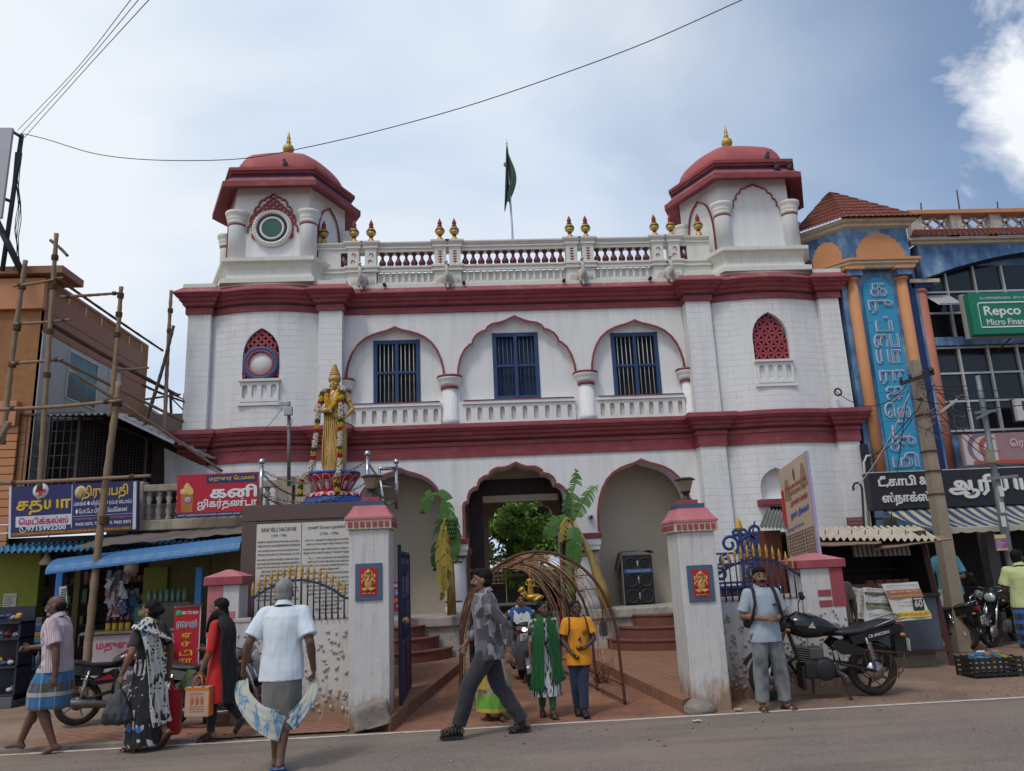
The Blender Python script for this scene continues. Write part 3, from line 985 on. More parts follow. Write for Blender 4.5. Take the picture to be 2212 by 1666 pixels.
for x0,x1,n in((-2.77,-1.60,7),(-1.02,1.20,13),(1.82,3.06,7),(-3.62,-3.40,2),(3.70,3.92,2)):
 for k in range(n):
  x=x0+(x1-x0)*(k+.5)/n
  if me is None:
   o=bal.build('baluster',None,palace,local=True)
   me=o.data
  else:
   o=bpy.data.objects.new('baluster',me)
   COL.objects.link(o)
   o.parent=palace
  o.location=Vector((x,PY+.1,0))-palace.location
fb=MB().use(M_gold).lathe([(.085,0),(.09,.02),(.075,.06),(.065,.10),(.035,.13),(.032,.15)],n=14)
fb.use(mat('finial_maroon',(.25,.02,.03),.6)).lathe([(.036,.15),(.05,.165),(.036,.18)],n=14)
fb.use(M_gold).lathe([(.04,.18),(.09,.215),(.105,.26)],n=14)
fb.use(mat('finial_green',(.03,.07,.045),.6)).lathe([(.105,.26),(.109,.28),(.10,.30)],n=14)
fb.use(M_gold).lathe([(.10,.30),(.085,.335),(.045,.36),(.03,.37)],n=14)
fb.use(mat('finial_maroon')).lathe([(.028,.37),(.06,.385),(.03,.40),(.045,.43),(.05,.455),(.025,.52),(.003,.575)],n=14)
me=None
for x in peds+[-3.92,4.17]:
 if me is None:
  o=fb.build('finial',None,palace,local=True)
  me=o.data
 else:
  o=bpy.data.objects.new('finial',me)
  COL.objects.link(o)
  o.parent=palace
 o.location=Vector((x,PY+.07,8.48))-palace.location
M_eleph=mat('weathered_elephant',(.52,.50,.46),.9,var=.25,vs=9,bump=.4,grime=.8,gcol=(.12,.11,.10),gs=(5,5,5))
for x in(-3.08,-1.31,1.52,3.38):
 mb=MB().use(M_eleph)
 y=PY-.12
 mb.ell((x,y,7.60),(.11,.12,.15),14,10)
 mb.ell((x,y-.05,7.50),(.08,.10,.10),12,8)
 mb.tube(spline([(x,y-.1,7.52),(x,y-.22,7.56),(x-.01,y-.25,7.70),(x-.02,y-.2,7.82),(x-.03,y-.24,7.88),(x,y-.28,7.86)],4),[.062,.06,.058,.055,.05,.048,.045,.042,.04,.038,.036,.034,.032,.03,.03,.03,.028,.026,.025,.024,.022],10)
 for s_ in(-1,1):
  mb.ell((x+s_*.16,y+.05,7.56),(.085,.025,.105),12,8)
  mb.tube([(x+s_*.05,y-.1,7.45),(x+s_*.055,y-.2,7.40),(x+s_*.05,y-.27,7.42)],[.02,.015,.004],6)
 mb.tube([(x,y-.08,7.46),(x,y-.13,7.36),(x,y-.16,7.34)],[.05,.03,.01],8)
 mb.build('elephant_head',None,palace)
M_pipe=mat('dark_spout',(.03,.028,.026),.6)
for x in(-2.62,-.98,1.12,2.95):
 mb=MB().use(M_pipe)
 mb.tube([(x,PY+.1,7.50),(x,PY-.22,7.47)],.035,10)
 mb.build('rain_spout',None,palace)
def hexpt(a,r,c):
 return Vector((c[0]+r*math.cos(R(a)),c[1]+r*math.sin(R(a))))
def tower(cx,left):
 cy=16.42
 o=(cx,cy,0)
 root=MB().use(M_wall)
 root.lathe([(1.50,7.95),(1.50,9.80)],o,6,smooth=False)
 tw=root.build('tower',None,palace)
 b=MB().use(M_trim)
 b.lathe([(1.86,7.46),(1.86,7.56),(1.70,7.62),(1.66,7.80),(1.74,7.90),(1.84,7.93),(1.84,8.01),(1.52,8.05)],o,6,smooth=False)
 b.build('tower_base',None,tw)
 e=MB().use(M_red)
 e.lathe([(1.49,9.70),(1.54,9.71),(1.58,9.66),(1.86,9.55),(1.91,9.56),(1.91,9.68),(1.87,9.69)],o,6,smooth=False)
 e.use(M_redtop).lathe([(1.87,9.69),(1.74,9.80),(1.66,9.87)],o,6,smooth=False,cap=False)
 e.use(M_navy).lathe([(1.655,9.87),(1.655,9.93)],o,6,smooth=False,cap=False)
 e.use(M_red).lathe([(1.655,9.93),(1.70,9.94),(1.72,9.98),(1.76,9.99),(1.76,10.06),(1.30,10.09)],o,6,smooth=False)
 e.build('eave',None,tw)
 d=MB().use(M_dome)
 pr=[(1.44,10.33),(1.46,10.42),(1.45,10.54),(1.40,10.68),(1.30,10.84),(1.14,10.99),(.92,11.12),(.64,11.22),(.34,11.28),(.12,11.30)]
 rings=[]
 N=36
 for r,z in pr:
  ring=[]
  for j in range(N):
   a=2*PI*j/N
   q=(a%(PI/3))-PI/6
   hexr=math.cos(PI/6)/math.cos(q)
   k=min(1,max(0,(z-10.33)/.75))
   rr=r*(hexr*(1-k*.45)+.955*k*.45)
   ring.append((cx+rr*math.cos(a),cy+rr*math.sin(a),10.07+(z-10.33)*.87))
  rings.append(ring)
 d.loft(rings,True,True,True)
 d.build('dome',None,tw)
 f=MB().use(M_gold)
 f.lathe([(.17,11.27),(.16,11.33),(.10,11.38),(.07,11.44),(.10,11.48),(.07,11.51),(.16,11.56),(.19,11.62),(.17,11.68),(.08,11.74),(.055,11.77),(.09,11.79),(.05,11.82),(.065,11.87),(.05,11.93),(.02,12.02),(.003,12.06)],o,18)
 for i_ in range(len(f.v)):
  x_,y_,z_=f.v[i_]
  f.v[i_]=(cx+(x_-cx)*.8,cy+(y_-cy)*.8,10.89+(z_-11.27)*1.05)
 f.build('finial',None,tw)
 cm=None
 for a in(0,60,120,180,240,300):
  p=hexpt(a,1.47,(cx,cy))
  mb=MB().use(M_wall)
  mb.lathe([(.175,8.02),(.175,8.80),(.175,8.82)],(p.x,p.y,0),20)
  mb.use(mat('maroon_band',(.22,.05,.055),.7)).lathe([(.177,8.80),(.184,8.81),(.184,8.83),(.177,8.84)],(p.x,p.y,0),20)
  mb.use(M_trim).lathe([(.175,8.83),(.20,8.86),(.20,8.89),(.185,8.90),(.215,8.94),(.215,8.97),(.20,8.98),(.24,9.03),(.25,9.07),(.25,9.11),(.17,9.13)],(p.x,p.y,0),20)
  mb.build('column',None,tw)
 fy=cy-1.50*.866
 fr=MB()
 P=archpts(FOIL7,cx,.52,9.55,.62)
 if left:
  P=archpts(FOIL7,cx,.50,9.52,.85)
  rib(fr,P,fy,.035,.03,M_red)
  fr.use(M_jali)
  st=jali(cx,.49,8.45,9.50,.80,fy-.035,'fine')
  st.build('lattice_screen',None,tw)
  md=MB().use(mat('cream_ring',(.68,.66,.60),.7,var=.1))
  c=(cx,fy-.06,8.74)
  md.torus(c,.36,.052,40,10)
  md.use(M_navy).torus((cx,fy-.065,8.74),.285,.035,40,8)
  md.use(mat('cream_ring')).torus((cx,fy-.06,8.74),.235,.03,40,8)
  md.use(mat('green_glass',(.012,.09,.05),.25,var=.3,vs=4,spec=.6)).lathe([(.22,0),(.21,.03)],(cx,fy-.03,8.74),8,axis=(0,-1,0),smooth=False)
  md.use(mat('ring_dot',(.08,.06,.05),.7))
  for k in range(36):
   a=2*PI*k/36
   md.ell((cx+.365*math.cos(a),fy-.112,8.74+.365*math.sin(a)),.011,6,4)
  md.build('round_window',None,tw)
 else:
  rib(fr,P,fy,.032,.035,M_red)
  rib(fr,[(x+(x-cx)*-.03,z-.03)for x,z in P],fy,.026,.02,M_wall)
 fr.build('arch_trim',None,tw)
 fr=MB()
 for a in(330,210):
  m=hexpt(a,1.50*.866,(cx,cy))
  ax=Vector((-math.sin(R(a)),math.cos(R(a)),0))
  P=archpts(OGEE,0,.46,9.46,.95)
  fr.M=Matrix(((ax.x,-math.cos(R(a)),0,m.x),(ax.y,-math.sin(R(a)),0,m.y),(0,0,1,0),(0,0,0,1)))
  rib(fr,[(P[0][0],8.1)]+P+[(P[-1][0],8.1)],0,.035,.03,M_red)
  fr.build('arch_trim',None,tw)
  fr=MB()
 for q in[tw]+list(tw.children_recursive):
  for v in q.data.vertices:
   x_,y_=v.co.x+palace.location.x-cx,v.co.y+palace.location.y-cy
   v.co.x=cx-palace.location.x+x_*(.865+.135*min(1,abs(y_)/1.25))
   v.co.y=cy-palace.location.y+(y_*.88 if y_>-1.2 else y_+.15)-.16
 return tw
tower(-4.92,True)
tower(5.37,False)
M_pigeon=mat('pigeon_grey',(.035,.035,.04),.8)
def pigeon(x,y,z,s_,lab):
 mb=MB().use(M_pigeon)
 mb.ell((x,y,z+.07),(.055,.05,.085),10,8)
 mb.ell((x+.02*s_,y-.01,z+.165),(.03,.03,.035),8,6)
 mb.tube([(x+.045*s_,y-.01,z+.165),(x+.07*s_,y-.01,z+.16)],[.01,.002],5)
 mb.tube([(x-.03*s_,y,z+.05),(x-.10*s_,y+.01,z+.0)],[.035,.012],6)
 for q in(-.015,.015):
  mb.tube([(x+q,y,z+.02),(x+q,y,z-.005)],.006,5)
 tag(mb.build('pigeon',loc=(x,y,z)),lab,'pigeon','pigeons on the tower eaves')
pigeon(-4.66,14.95,10.07,-1,'dark pigeon perched on the left tower eave below the dome')
pigeon(5.72,14.95,10.07,1,'dark pigeon perched on the upper ledge of the right tower beside the dome')
pigeon(5.86,14.87,9.77,-1,'grey pigeon on the sloping eave of the right tower, nearer the tower middle')
pigeon(6.15,14.88,9.78,-1,'grey pigeon on the sloping eave of the right tower, nearer its outer corner')
fpole=thing('flagpole','grey metal flagpole on the palace roof carrying a drooping dark green flag','flagpole',(.12,15.75,7.46))
mb=MB().use(M_steel)
mb.tube([(.12,15.75,7.46),(.12,15.75,9.0),(.09,15.75,11.0)],[.028,.024,.018],8)
mb.tube([(.09,15.75,11.0),(.09,15.75,11.14)],[.012,.004],6)
mb.ell((.09,15.75,11.04),.022,8,6)
mb.build('pole',None,fpole)
fl=MB().use(mat('green_flag',(.008,.062,.036),.8,var=.2,vs=4,sheen=.3))
rows=[]
for j in range(19):
 v=j/18
 row=[]
 for i in range(15):
  u=i/14
  xl=.07-.11*v
  xr=.115+.16*math.sin(PI*min(1,max(0,(v-.08)/.88)))**1.3
  x=xl+(xr-xl)*u
  y=15.70-.10*math.sin(u*9+v*3)*(.3+v)-.04*math.cos(u*17)
  z=10.93-v*(1.36+.24*(1-u)**2)-.06*u*(1-v)
  row.append((x,y,z))
 rows.append(row)
fl.grid(rows)
o=fl.build('flag',None,fpole)
em=MB().use(mat('flag_emblem',(.30,.16,.03),.7))
em.ell((.02,15.60,10.42),(.035,.012,.06),8,6)
em.build('emblem',None,fpole)
# ---------------------------------------------------------------- right: the blue shopping complex
def patchy(c1,c2,c3,sc=2.2):
 def fn(nt,tc,b):
  n=nd(nt,'ShaderNodeTexNoise',{'Vector':nd(nt,'ShaderNodeMapping',{'Vector':tc,'Scale':(1,1,.5)}).outputs[0],'Scale':sc,'Detail':8,'Roughness':.65})
  return ramp(nt,n.outputs[0],[(.36,c1),(.5,c2),(.66,c3)])
 return fn
def tile_fn(nt,tc,b):
 sp=nd(nt,'ShaderNodeSeparateXYZ',{0:tc})
 v=nd(nt,'ShaderNodeCombineXYZ',{0:mth(nt,'ADD',sp.outputs[0],sp.outputs[1]),1:sp.outputs[2]})
 br=nd(nt,'ShaderNodeTexBrick',{'Vector':v.outputs[0],'Color1':(.17,.045,.03,1),'Color2':(.23,.075,.05,1),'Mortar':(.06,.02,.015,1),'Scale':1,'Mortar Size':.004,'Brick Width':.105,'Row Height':.06})
 return br.outputs[0]
M_cblue=mat('patchy_blue_paint',fn=patchy((.035,.085,.18),(.09,.18,.33),(.27,.37,.49)),rough=.8,var=.1,bump=.1)
M_cdeep=mat('deep_blue_paint',(.012,.03,.10),.7,var=.25,vs=3)
M_orange=mat('orange_paint',(.52,.24,.11),.8,var=.1,vs=3,bump=.15,bs=18)
M_salmon=mat('salmon_paint',(.44,.17,.12),.75,var=.18,vs=2.5,grime=.3)
M_sky=mat('turquoise_panel',(.03,.27,.46),.6,var=.12,vs=3,fn=brick_fn((.03,.27,.46),(.035,.29,.48),(.02,.17,.32),bw=3,bh=.3,msize=.008))
M_cream=mat('cream_cornice',(.50,.42,.30),.8,var=.12,grime=.4,gcol=(.2,.16,.12))
M_glass=mat('dark_window_glass',(.010,.012,.014),.12,var=.2,vs=2,spec=.55)
M_mull=mat('pale_aluminium',(.50,.50,.50),.5,metal=.3)
M_tile=mat('roof_tile',fn=tile_fn,rough=.85,var=.22,vs=5,bump=.3)
def tile_roof(mb,a,b,c,d,nu,nv,amp=.03):
 """a-b lower edge, d-c upper edge; ridged tile surface"""
 a,b,c,d=map(Vector,(a,b,c,d))
 n=(b-a).cross(d-a).normalized()
 rows=[]
 sub=4
 for j in range(nv):
  for t in(0,.96):
   v=(j+t)/nv
   row=[]
   for i in range(nu*sub+1):
    u=i/(nu*sub)
    p=(a.lerp(b,u)).lerp(d.lerp(c,u),v)
    row.append(p+n*(amp*abs(math.sin(PI*u*nu))+(amp*.9 if t==0 else 0)))
   rows.append(row)
 mb.grid(rows,False)
cx=thing('blue_shopping_complex','blue and orange shopping complex with tiled turret and tall dark windows right of the palace','building',(9.5,15.2,0))
b=MB().use(M_cblue)
b.bx(6.98,8.62,15.02,21,2.0,7.55)
b.bx(8.62,16,15.30,21,2.0,8.0)
b.add([(6.98,16,7.4),(6.98,21,7.4),(6.98,21,8.5),(6.98,17.2,8.5)],[(0,1,2,3),(3,2,1,0)])
b.build('wall',None,cx)
FT=[(6.55,17.0),(6.55,15.55),(7.16,14.86),(8.50,14.86),(8.50,17.0)]
t=MB().use(M_cblue)
for p,q in zip(FT,FT[1:]):
 t.add([(p[0],p[1],7.5),(q[0],q[1],7.5),(q[0],q[1],8.5),(p[0],p[1],8.5)],[(0,1,2,3)])
t.use(M_orange)
t.plate(archpts(FOIL7,7.84,.52,8.28,.45)+[(8.36,7.66),(7.32,7.66)],[],14.84,14.87)
m0,ax=Vector((6.86,15.2,0)),Vector((.61,-.69,0)).normalized()
t.M=Matrix(((ax.x,-ax.y,0,m0.x),(ax.y,ax.x,0,m0.y),(0,0,1,0),(0,0,0,1)))
t.plate(archpts(FOIL7,0,.32,8.22,.35)+[(.32,7.66),(-.32,7.66)],[],-.03,.0)
t.M=None
t.use(M_cream).sweep([(0,7.45),(.05,7.47),(.05,7.52),(.10,7.55),(.10,7.60),(.06,7.61)],FT)
t.use(M_orange).sweep([(.08,7.605),(.13,7.61),(.13,7.67),(0,7.69)],FT)
t.use(M_cream).sweep([(0,8.36),(.08,8.40),(.08,8.45),(.16,8.48),(.16,8.53),(0,8.54)],FT)
t.use(M_cream).add([(x,y,8.535)for x,y in((6.39,17.2),(6.39,15.47),(7.09,14.68),(8.68,14.68),(8.68,17.2))],[(0,1,2,3,4),(4,3,2,1,0)])
t.build('turret',None,cx)
t=MB().use(M_tile)
FO=[(6.35,17.2),(6.35,15.45),(7.08,14.62),(8.72,14.62),(8.72,17.2)]
ap=(7.5,15.9,9.75)
for p,q in zip(FO,FO[1:]):
 tile_roof(t,(p[0],p[1],8.52),(q[0],q[1],8.52),ap,ap,14,9,.022)
t.build('turret_roof',None,cx)
for x in(7.20,8.28):
 mb=MB().use(M_orange).lathe([(.115,2.6),(.115,7.22)],(x,15.0,0),16)
 mb.lathe([(.115,7.22),(.15,7.25),(.15,7.29),(.12,7.30)],(x,15.0,0),16)
 mb.use(M_cblue).bx(x-.16,x+.16,14.80,15.05,7.30,7.42)
 mb.use(M_orange).bbx(x-.21,x+.21,14.76,15.05,7.42,7.49)
 mb.build('column',None,cx)
mb=MB().use(M_salmon).lathe([(.17,2.6),(.17,6.98)],(8.72,15.2,0),18)
mb.lathe([(.17,6.98),(.2,7.0),(.2,7.05)],(8.72,15.2,0),18)
mb.use(M_cdeep).bx(8.5,9.0,15.0,15.4,7.06,7.16)
mb.use(M_cream).bx(8.45,9.1,14.95,15.4,7.162,7.24)
mb.build('column',None,cx)
mb=MB().use(M_cdeep).bx(8.40,8.56,15.0,15.03,2.6,7.4)
mb.build('recess',None,cx)
pn=MB().use(M_sky)
x0,x1=7.40,8.06
pn.plate([(x0,2.7),(x1,2.7),(x1,7.0)]+[((x0+x1)/2+(x1-x0)/2*math.cos(R(180*k/12)),7.0+.30*math.sin(R(180*k/12)))for k in range(1,12)]+[(x0,7.0)],[],14.97,15.03)
pnl=pn.build('name_panel',None,cx)
M_let=mat('blue_grey_letter',(.13,.19,.36),.45)
M_letw=mat('white_letter_edge',(.62,.64,.66),.5)
lw,lb=MB().use(M_letw),MB().use(M_let)
rows=[('க',7.02),('ரு',6.64),('ப்',6.27),('பை',5.90),('யா',5.56),('ரா',5.12),('ஜ',4.78),('லெ',4.44),('ட்',4.06),('சு',3.74),('மி',3.42)]
for s_,z in rows:
 wd=.50 if len(s_)>1 and s_ not in('ப்','ட்')else .32
 hh=.27 if s_ not in('ப்','ட்','லெ')else .30
 lw.text(s_,(7.73,14.97,z),wd+.03,hh+.025,off=.006,bold=.016,th=.02)
 lb.text(s_,(7.73,14.97,z),wd,hh,off=.03)
lw.bx(7.47,7.99,14.955,14.97,3.02,3.04)
lw.text('காம்ப்ளக்ஸ்',(7.73,14.97,3.11),.48,.10,off=.006,th=.01)
lw.build('letter_edge',None,pnl)
lb.build('lettering',None,pnl)
gl=MB().use(M_glass).bx(8.78,16,15.27,15.296,3.95,7.62)
gl.build('glazing',None,cx)
mb=MB().use(M_mull)
for x in(8.82,9.42,10.06,10.70,11.34,11.98,12.62):
 mb.bx(x-.022,x+.022,15.21,15.268,3.97,7.6)
for z in(4.0,4.62,5.22,5.78,6.55,7.02):
 mb.bx(8.8,16,15.214,15.266,z-.02,z+.02)
mb.use(M_cblue).bx(8.8,16,15.16,15.267,5.82,6.0)
mb.use(M_mull)
mb.add([(8.86,15.2,6.95),(9.4,15.2,6.95),(9.46,14.85,6.62),(8.92,14.85,6.62)],[(0,1,2,3),(3,2,1,0)])
mb.build('mullion',None,cx)
mb=MB().use(M_glass)
mb.add([(8.90,15.185,6.92),(9.36,15.185,6.92),(9.42,14.87,6.64),(8.96,14.87,6.64)],[(0,1,2,3)])
mb.build('open_sash',None,cx)
arc=[(8.72,7.22)]+[(9.3+5.2*k/20,7.28+.55*math.sin(PI*(.08+.84*k/20)))for k in range(21)]+[(16,7.3),(16,8.02),(8.72,8.02)]
mb=MB().use(M_cblue).plate(arc,[],14.92,15.2)
mb.use(M_cdeep)
mb.loft([[(x,14.925,z-.003),(x,15.26,z-.003)]for x,z in arc[1:23]],False,False)
mb.build('arched_header',None,cx)
mb=MB().use(M_cream)
mb.sweep([(0,7.98),(.06,8.0),(.06,8.04),(.13,8.06),(.13,8.11),(0,8.12)],[(8.62,16),(8.62,14.92),(16,14.92)])
mb.build('eave_moulding',None,cx)
mb=MB().use(M_tile)
tile_roof(mb,(8.5,14.75,8.1),(16,14.75,8.1),(16,15.55,8.62),(9.1,15.55,8.62),62,6,.022)
mb.build('mansard_roof',None,cx)
pw=mat('peeling_parapet',fn=patchy((.40,.19,.10),(.50,.44,.36),(.22,.22,.24),4),rough=.9)
mb=MB().use(pw)
for k in range(8):
 x=9.05+k*.92
 mb.bx(x,x+.26,15.5,15.7,8.5,8.95)
 for a,b_ in(((x+.28,8.62),(x+.56,8.9)),((x+.28,8.9),(x+.56,8.62)),((x+.60,8.62),(x+.90,8.9)),((x+.60,8.9),(x+.90,8.62))):
  mb.bar((a[0],15.6,a[1]),(b_[0],15.6,b_[1]),.05,.05)
mb.bx(9.3,16,15.52,15.68,8.5,8.62)
mb.use(M_orange).bbx(8.95,16,15.42,15.78,8.95,9.05)
mb.use(M_iron)
for k in range(5):
 mb.tube([(9.4+k*.9,15.6,9.05),(9.42+k*.9,15.6,9.3+.3*(k==1))],.016,5)
mb.build('roof_parapet',None,cx)
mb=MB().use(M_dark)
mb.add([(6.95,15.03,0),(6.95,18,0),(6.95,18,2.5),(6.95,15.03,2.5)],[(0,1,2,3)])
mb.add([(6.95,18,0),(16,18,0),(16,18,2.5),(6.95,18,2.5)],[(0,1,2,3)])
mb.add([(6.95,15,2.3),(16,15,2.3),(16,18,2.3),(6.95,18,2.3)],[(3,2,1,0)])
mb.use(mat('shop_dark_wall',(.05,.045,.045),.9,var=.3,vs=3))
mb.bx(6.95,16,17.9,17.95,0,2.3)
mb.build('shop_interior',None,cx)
for x in(9.05,7.1,11.6):
 MB().use(mat('grey_pillar',(.13,.125,.125),.8,var=.2)).bbx(x,x+.23,14.9,15.15,0,2.3).build('shop_pillar',None,cx)
M_wl=mat('white_letter',(.66,.66,.65),.5,var=.05)
sg=thing('sign_board','long dark sign board with raised white Tamil letters above the tea shop awning','sign',(9.7,14.25,2.7),group='shop sign boards on the blue complex')
mb=MB().use(mat('dark_sign',(.022,.020,.026),.45,var=.15))
mb.bbx(6.52,13.2,14.2,14.42,2.41,3.10,.012)
mb.use(mat('sign_edge',(.45,.45,.46),.5)).bx(6.5,13.2,14.19,14.43,3.102,3.12)
mb.build('board',None,sg)
mb=MB().use(M_wl)
mb.text('டீ,காபி &',(7.16,14.2,2.93),.94,.22,bold=.03,th=.02)
mb.text('ஸ்நாக்ஸ்',(7.18,14.2,2.60),.92,.25,bold=.03,th=.02)
mb.text('ஆரியபவன்',(9.38,14.2,2.78),2.7,.45,bold=.035,th=.03)
mb.build('lettering',None,sg)
rp=thing('sign_board','green bank sign board with white frame and orange corner in front of the windows','sign',(10.6,14.6,6.2),group='shop sign boards on the blue complex')
mb=MB().use(mat('sign_green',(.006,.17,.10),.4,var=.05))
mb.bbx(9.30,11.5,14.45,14.62,5.83,6.72,.015)
mb.use(mat('sign_grey',(.3,.3,.29),.6)).bx(9.26,11.54,14.62,14.7,5.80,6.75)
mb.build('board',None,rp)
mb=MB().use(M_wl)
fr=[(9.46,5.98),(10.78,5.98),(10.82,6.02),(10.82,6.36),(10.76,6.46),(10.64,6.50),(9.50,6.50),(9.46,6.46)]
for p,q in zip(fr,fr[1:]+fr[:1]):
 mb.bar((p[0],14.444,p[1]),(q[0],14.444,q[1]),.006,.028)
mb.text('Repco',(9.96,14.45,6.30),.78,.26,bold=.025)
mb.text('Micro Finance',(10.06,14.45,6.09),.94,.13,bold=.012)
mb.text('CIN: U74999TN2007PLC064126    GST No: 33AADCR0640G1ZA',(10.20,14.45,6.60),1.35,.05)
mb.use(mat('sign_orange',(.6,.25,.04),.5)).plate([(10.54,6.48),(11.0,6.48),(11.0,6.30),(10.9,6.42)],[],14.44,14.446)
mb.use(M_iron).tube([(10.2,14.68,5.8),(10.2,15.2,5.62)],.02,6)
mb.build('lettering',None,rp)
wu=thing('sign_board','small white money transfer sign with black lettering under the windows','sign',(10.6,14.7,4.3),group='shop sign boards on the blue complex')
mb=MB().use(mat('sign_white',(.50,.49,.47),.6,var=.12,grime=.3))
mb.bbx(10.02,11.6,14.66,14.76,4.08,4.52,.01)
mb.use(M_black).bx(10.0,11.62,14.765,14.8,4.06,4.54)
mb.use(mat('sign_charcoal',(.05,.05,.055),.6)).bx(10.14,11.0,14.652,14.659,4.29,4.48)
mb.build('board',None,wu)
mb=MB().use(M_wl).text('WESTERN',(10.42,14.652,4.43),.46,.07,bold=.02)
mb.text('UNION',(10.60,14.652,4.34),.32,.07,bold=.02)
mb.use(M_black).text('MONEY TRANSFER',(10.50,14.66,4.24),.62,.045,bold=.02)
mb.build('lettering',None,wu)
rb=thing('sign_board','faded pink board with red crescents and pale Tamil lettering under the blue complex windows','sign',(10.2,14.6,3.5),group='shop sign boards on the blue complex')
mb=MB().use(mat('sign_pink',(.30,.17,.18),.6,var=.15,vs=2))
mb.bbx(8.72,12.2,14.62,14.7,3.20,3.84,.01)
mb.use(mat('sign_cream',(.50,.44,.42),.6,var=.1)).bx(8.75,9.42,14.612,14.619,3.23,3.81)
mb.use(mat('sign_rust',(.38,.08,.04),.6)).bx(8.9,12.2,14.606,14.611,3.23,3.30)
mb.build('board',None,rb)
mb=MB()
for m_,cx0,r_ in((mat('sign_mauve',(.20,.12,.17),.6),9.18,.27),(mat('sign_rust'),9.34,.20)):
 mb.use(m_)
 for k in range(16):
  a0,a1=R(70+11*k),R(81+11*k)
  w0,w1=.09*math.sin(PI*k/16)+.006,.09*math.sin(PI*(k+1)/16)+.006
  c_=(cx0,3.53)
  mb.add([(c_[0]+r_*math.cos(a),14.603,c_[1]+r_*math.sin(a))for a in(a0,a1)]+[(c_[0]+(r_+w_)*math.cos(a),14.603,c_[1]+(r_+w_)*math.sin(a))for a,w_ in((a1,w1),(a0,w0))],[(0,1,2,3),(3,2,1,0)])
mb.use(mat('sign_pale_letter',(.55,.45,.46),.6))
mb.text('ரெப்கோ வங்கி',(10.45,14.605,3.62),1.5,.20,bold=.02)
mb.text('(இந்திய அரசு நிறுவனம்)',(10.6,14.605,3.40),1.1,.09)
mb.build('lettering',None,rb)
def stripe_fn(c1,c2,sc,axis=0):
 def fn(nt,tc,b):
  sp=nd(nt,'ShaderNodeSeparateXYZ',{0:tc})
  f=mth(nt,'FRACT',mth(nt,'MULTIPLY',sp.outputs[axis],sc))
  return mixc(nt,mth(nt,'LESS_THAN',f,.5),c1,c2)
 return fn
aw=thing('awning','blue and cream striped canvas awning under the dark tea shop sign','awning',(9.6,13.8,2.1))
mb=MB().use(mat('awning_stripe',fn=stripe_fn((.46,.38,.27),(.022,.075,.17),5.2),rough=.85,var=.12,vs=4,grime=.3))
rows=[]
for j in range(9):
 v=j/8
 rows.append([(6.72+6.3*i/80+.38*v*(1-i/80),14.3-1.0*v,2.42-.42*v-.05*math.sin(PI*v)*(1+.4*math.sin(i*.7)))for i in range(81)])
mb.grid(rows)
mb.build('canopy',None,aw)
mb=MB().use(mat('awning_valance',(.40,.37,.30),.9,var=.15))
top=[(7.05+5.9*i/160,13.3-.004,2.005)for i in range(161)]
mb.grid([top,[(x,y,1.93-.022*abs(math.sin(i*.45)))for i,(x,y,z)in enumerate(top)]])
mb.build('valance',None,aw)
mb=MB().use(mat('awning_frame',(.3,.3,.3),.5,metal=.6))
mb.tube([(7.08,13.32,2.0),(13,13.32,2.0)],.018,6)
mb.build('frame',None,aw)
def ext(a,b,z=0.0):
 return b+(b-a)*((b.z-z)/(a.z-b.z))
M_conc=mat('weathered_concrete',(.27,.22,.165),.9,var=.2,vs=5,bump=.3,grime=.4,gcol=(.14,.11,.08))
tp,mid=fp(1975,780,13.0),fp(2062,1310,13.0)
bt=ext(tp,mid)
pl1=thing('utility_pole','square concrete electricity pole with crossarm and tangled wires in front of the blue complex','utility pole',bt)
mb=MB().use(M_conc)
mb.loft([[p+Vector((sx*h_,sy*h_,0))for sx,sy in((-1,-1),(1,-1),(1,1),(-1,1))]for p,h_ in((bt,.115),(bt.lerp(tp,.5),.095),(tp,.07))],True,True,False)
mb.use(M_iron)
for u in(.52,.60,.67,.80):
 p=bt.lerp(tp,u)
 mb.bx(p.x-.11,p.x+.11,p.y-.11,p.y+.11,p.z-.012,p.z+.012)
mb.build('pole',None,pl1)
mb=MB().use(mat('dark_crossarm',(.03,.026,.024),.7))
ca,cb=fp(1946,829,12.85),fp(2016,806,12.85)
mb.bar(ca,cb,.06,.07)
mb.build('crossarm',None,pl1)
mb=MB().use(mat('porcelain',(.03,.022,.02),.3))
for u in(.02,.3,.72,.95):
 p=ca.lerp(cb,u)
 mb.lathe([(.01,0),(.035,.02),(.02,.04),(.035,.06),(.015,.09)],(p.x,p.y,p.z+.03),8)
for q in((1987,862),(2012,800)):
 p=fp(*q,12.8)
 mb.ell(p,(.055,.035,.035),8,6)
mb.build('insulator',None,pl1)
mb=MB().use(mat('lamp_arm_grey',(.32,.31,.29),.5))
a_,b_=fp(2014,905,12.9),fp(2040,884,12.7)
mb.tube([a_,b_],.018,6)
mb.obx((b_+fp(2060,869,12.6))/2,(.15,.03,.02),(fp(2060,869,12.6)-b_,(0,1,0),(0,0,1)))
mb.build('street_lamp_head',None,pl1)
tp2,mid2=fp(2112,812,13.1),fp(2186,1236,13.1)
bt2=ext(tp2,mid2)
pl2=thing('utility_pole','grey tubular metal pole with pasted posters at the right of the tea shop','utility pole',bt2)
mb=MB().use(mat('galvanised',(.20,.22,.23),.55,metal=.4,var=.2,vs=6,grime=.4))
mb.tube([bt2,bt2.lerp(tp2,.45),bt2.lerp(tp2,.62),bt2.lerp(tp2,.625),bt2.lerp(tp2,.9),tp2],[.068,.068,.068,.048,.048,.04],12)
mb.build('pole',None,pl2)
mb=MB().use(mat('galvanised'))
for q,r_ in(((2128,890),.2),((2166,1032),.27)):
 p=fp(*q,13.0)
 mb.bar(p-Vector((r_,0,.01)),p+Vector((r_,0,.02)),.04,.05)
mb.bar(fp(2108,905,12.95),fp(2142,888,12.95),.035,.04)
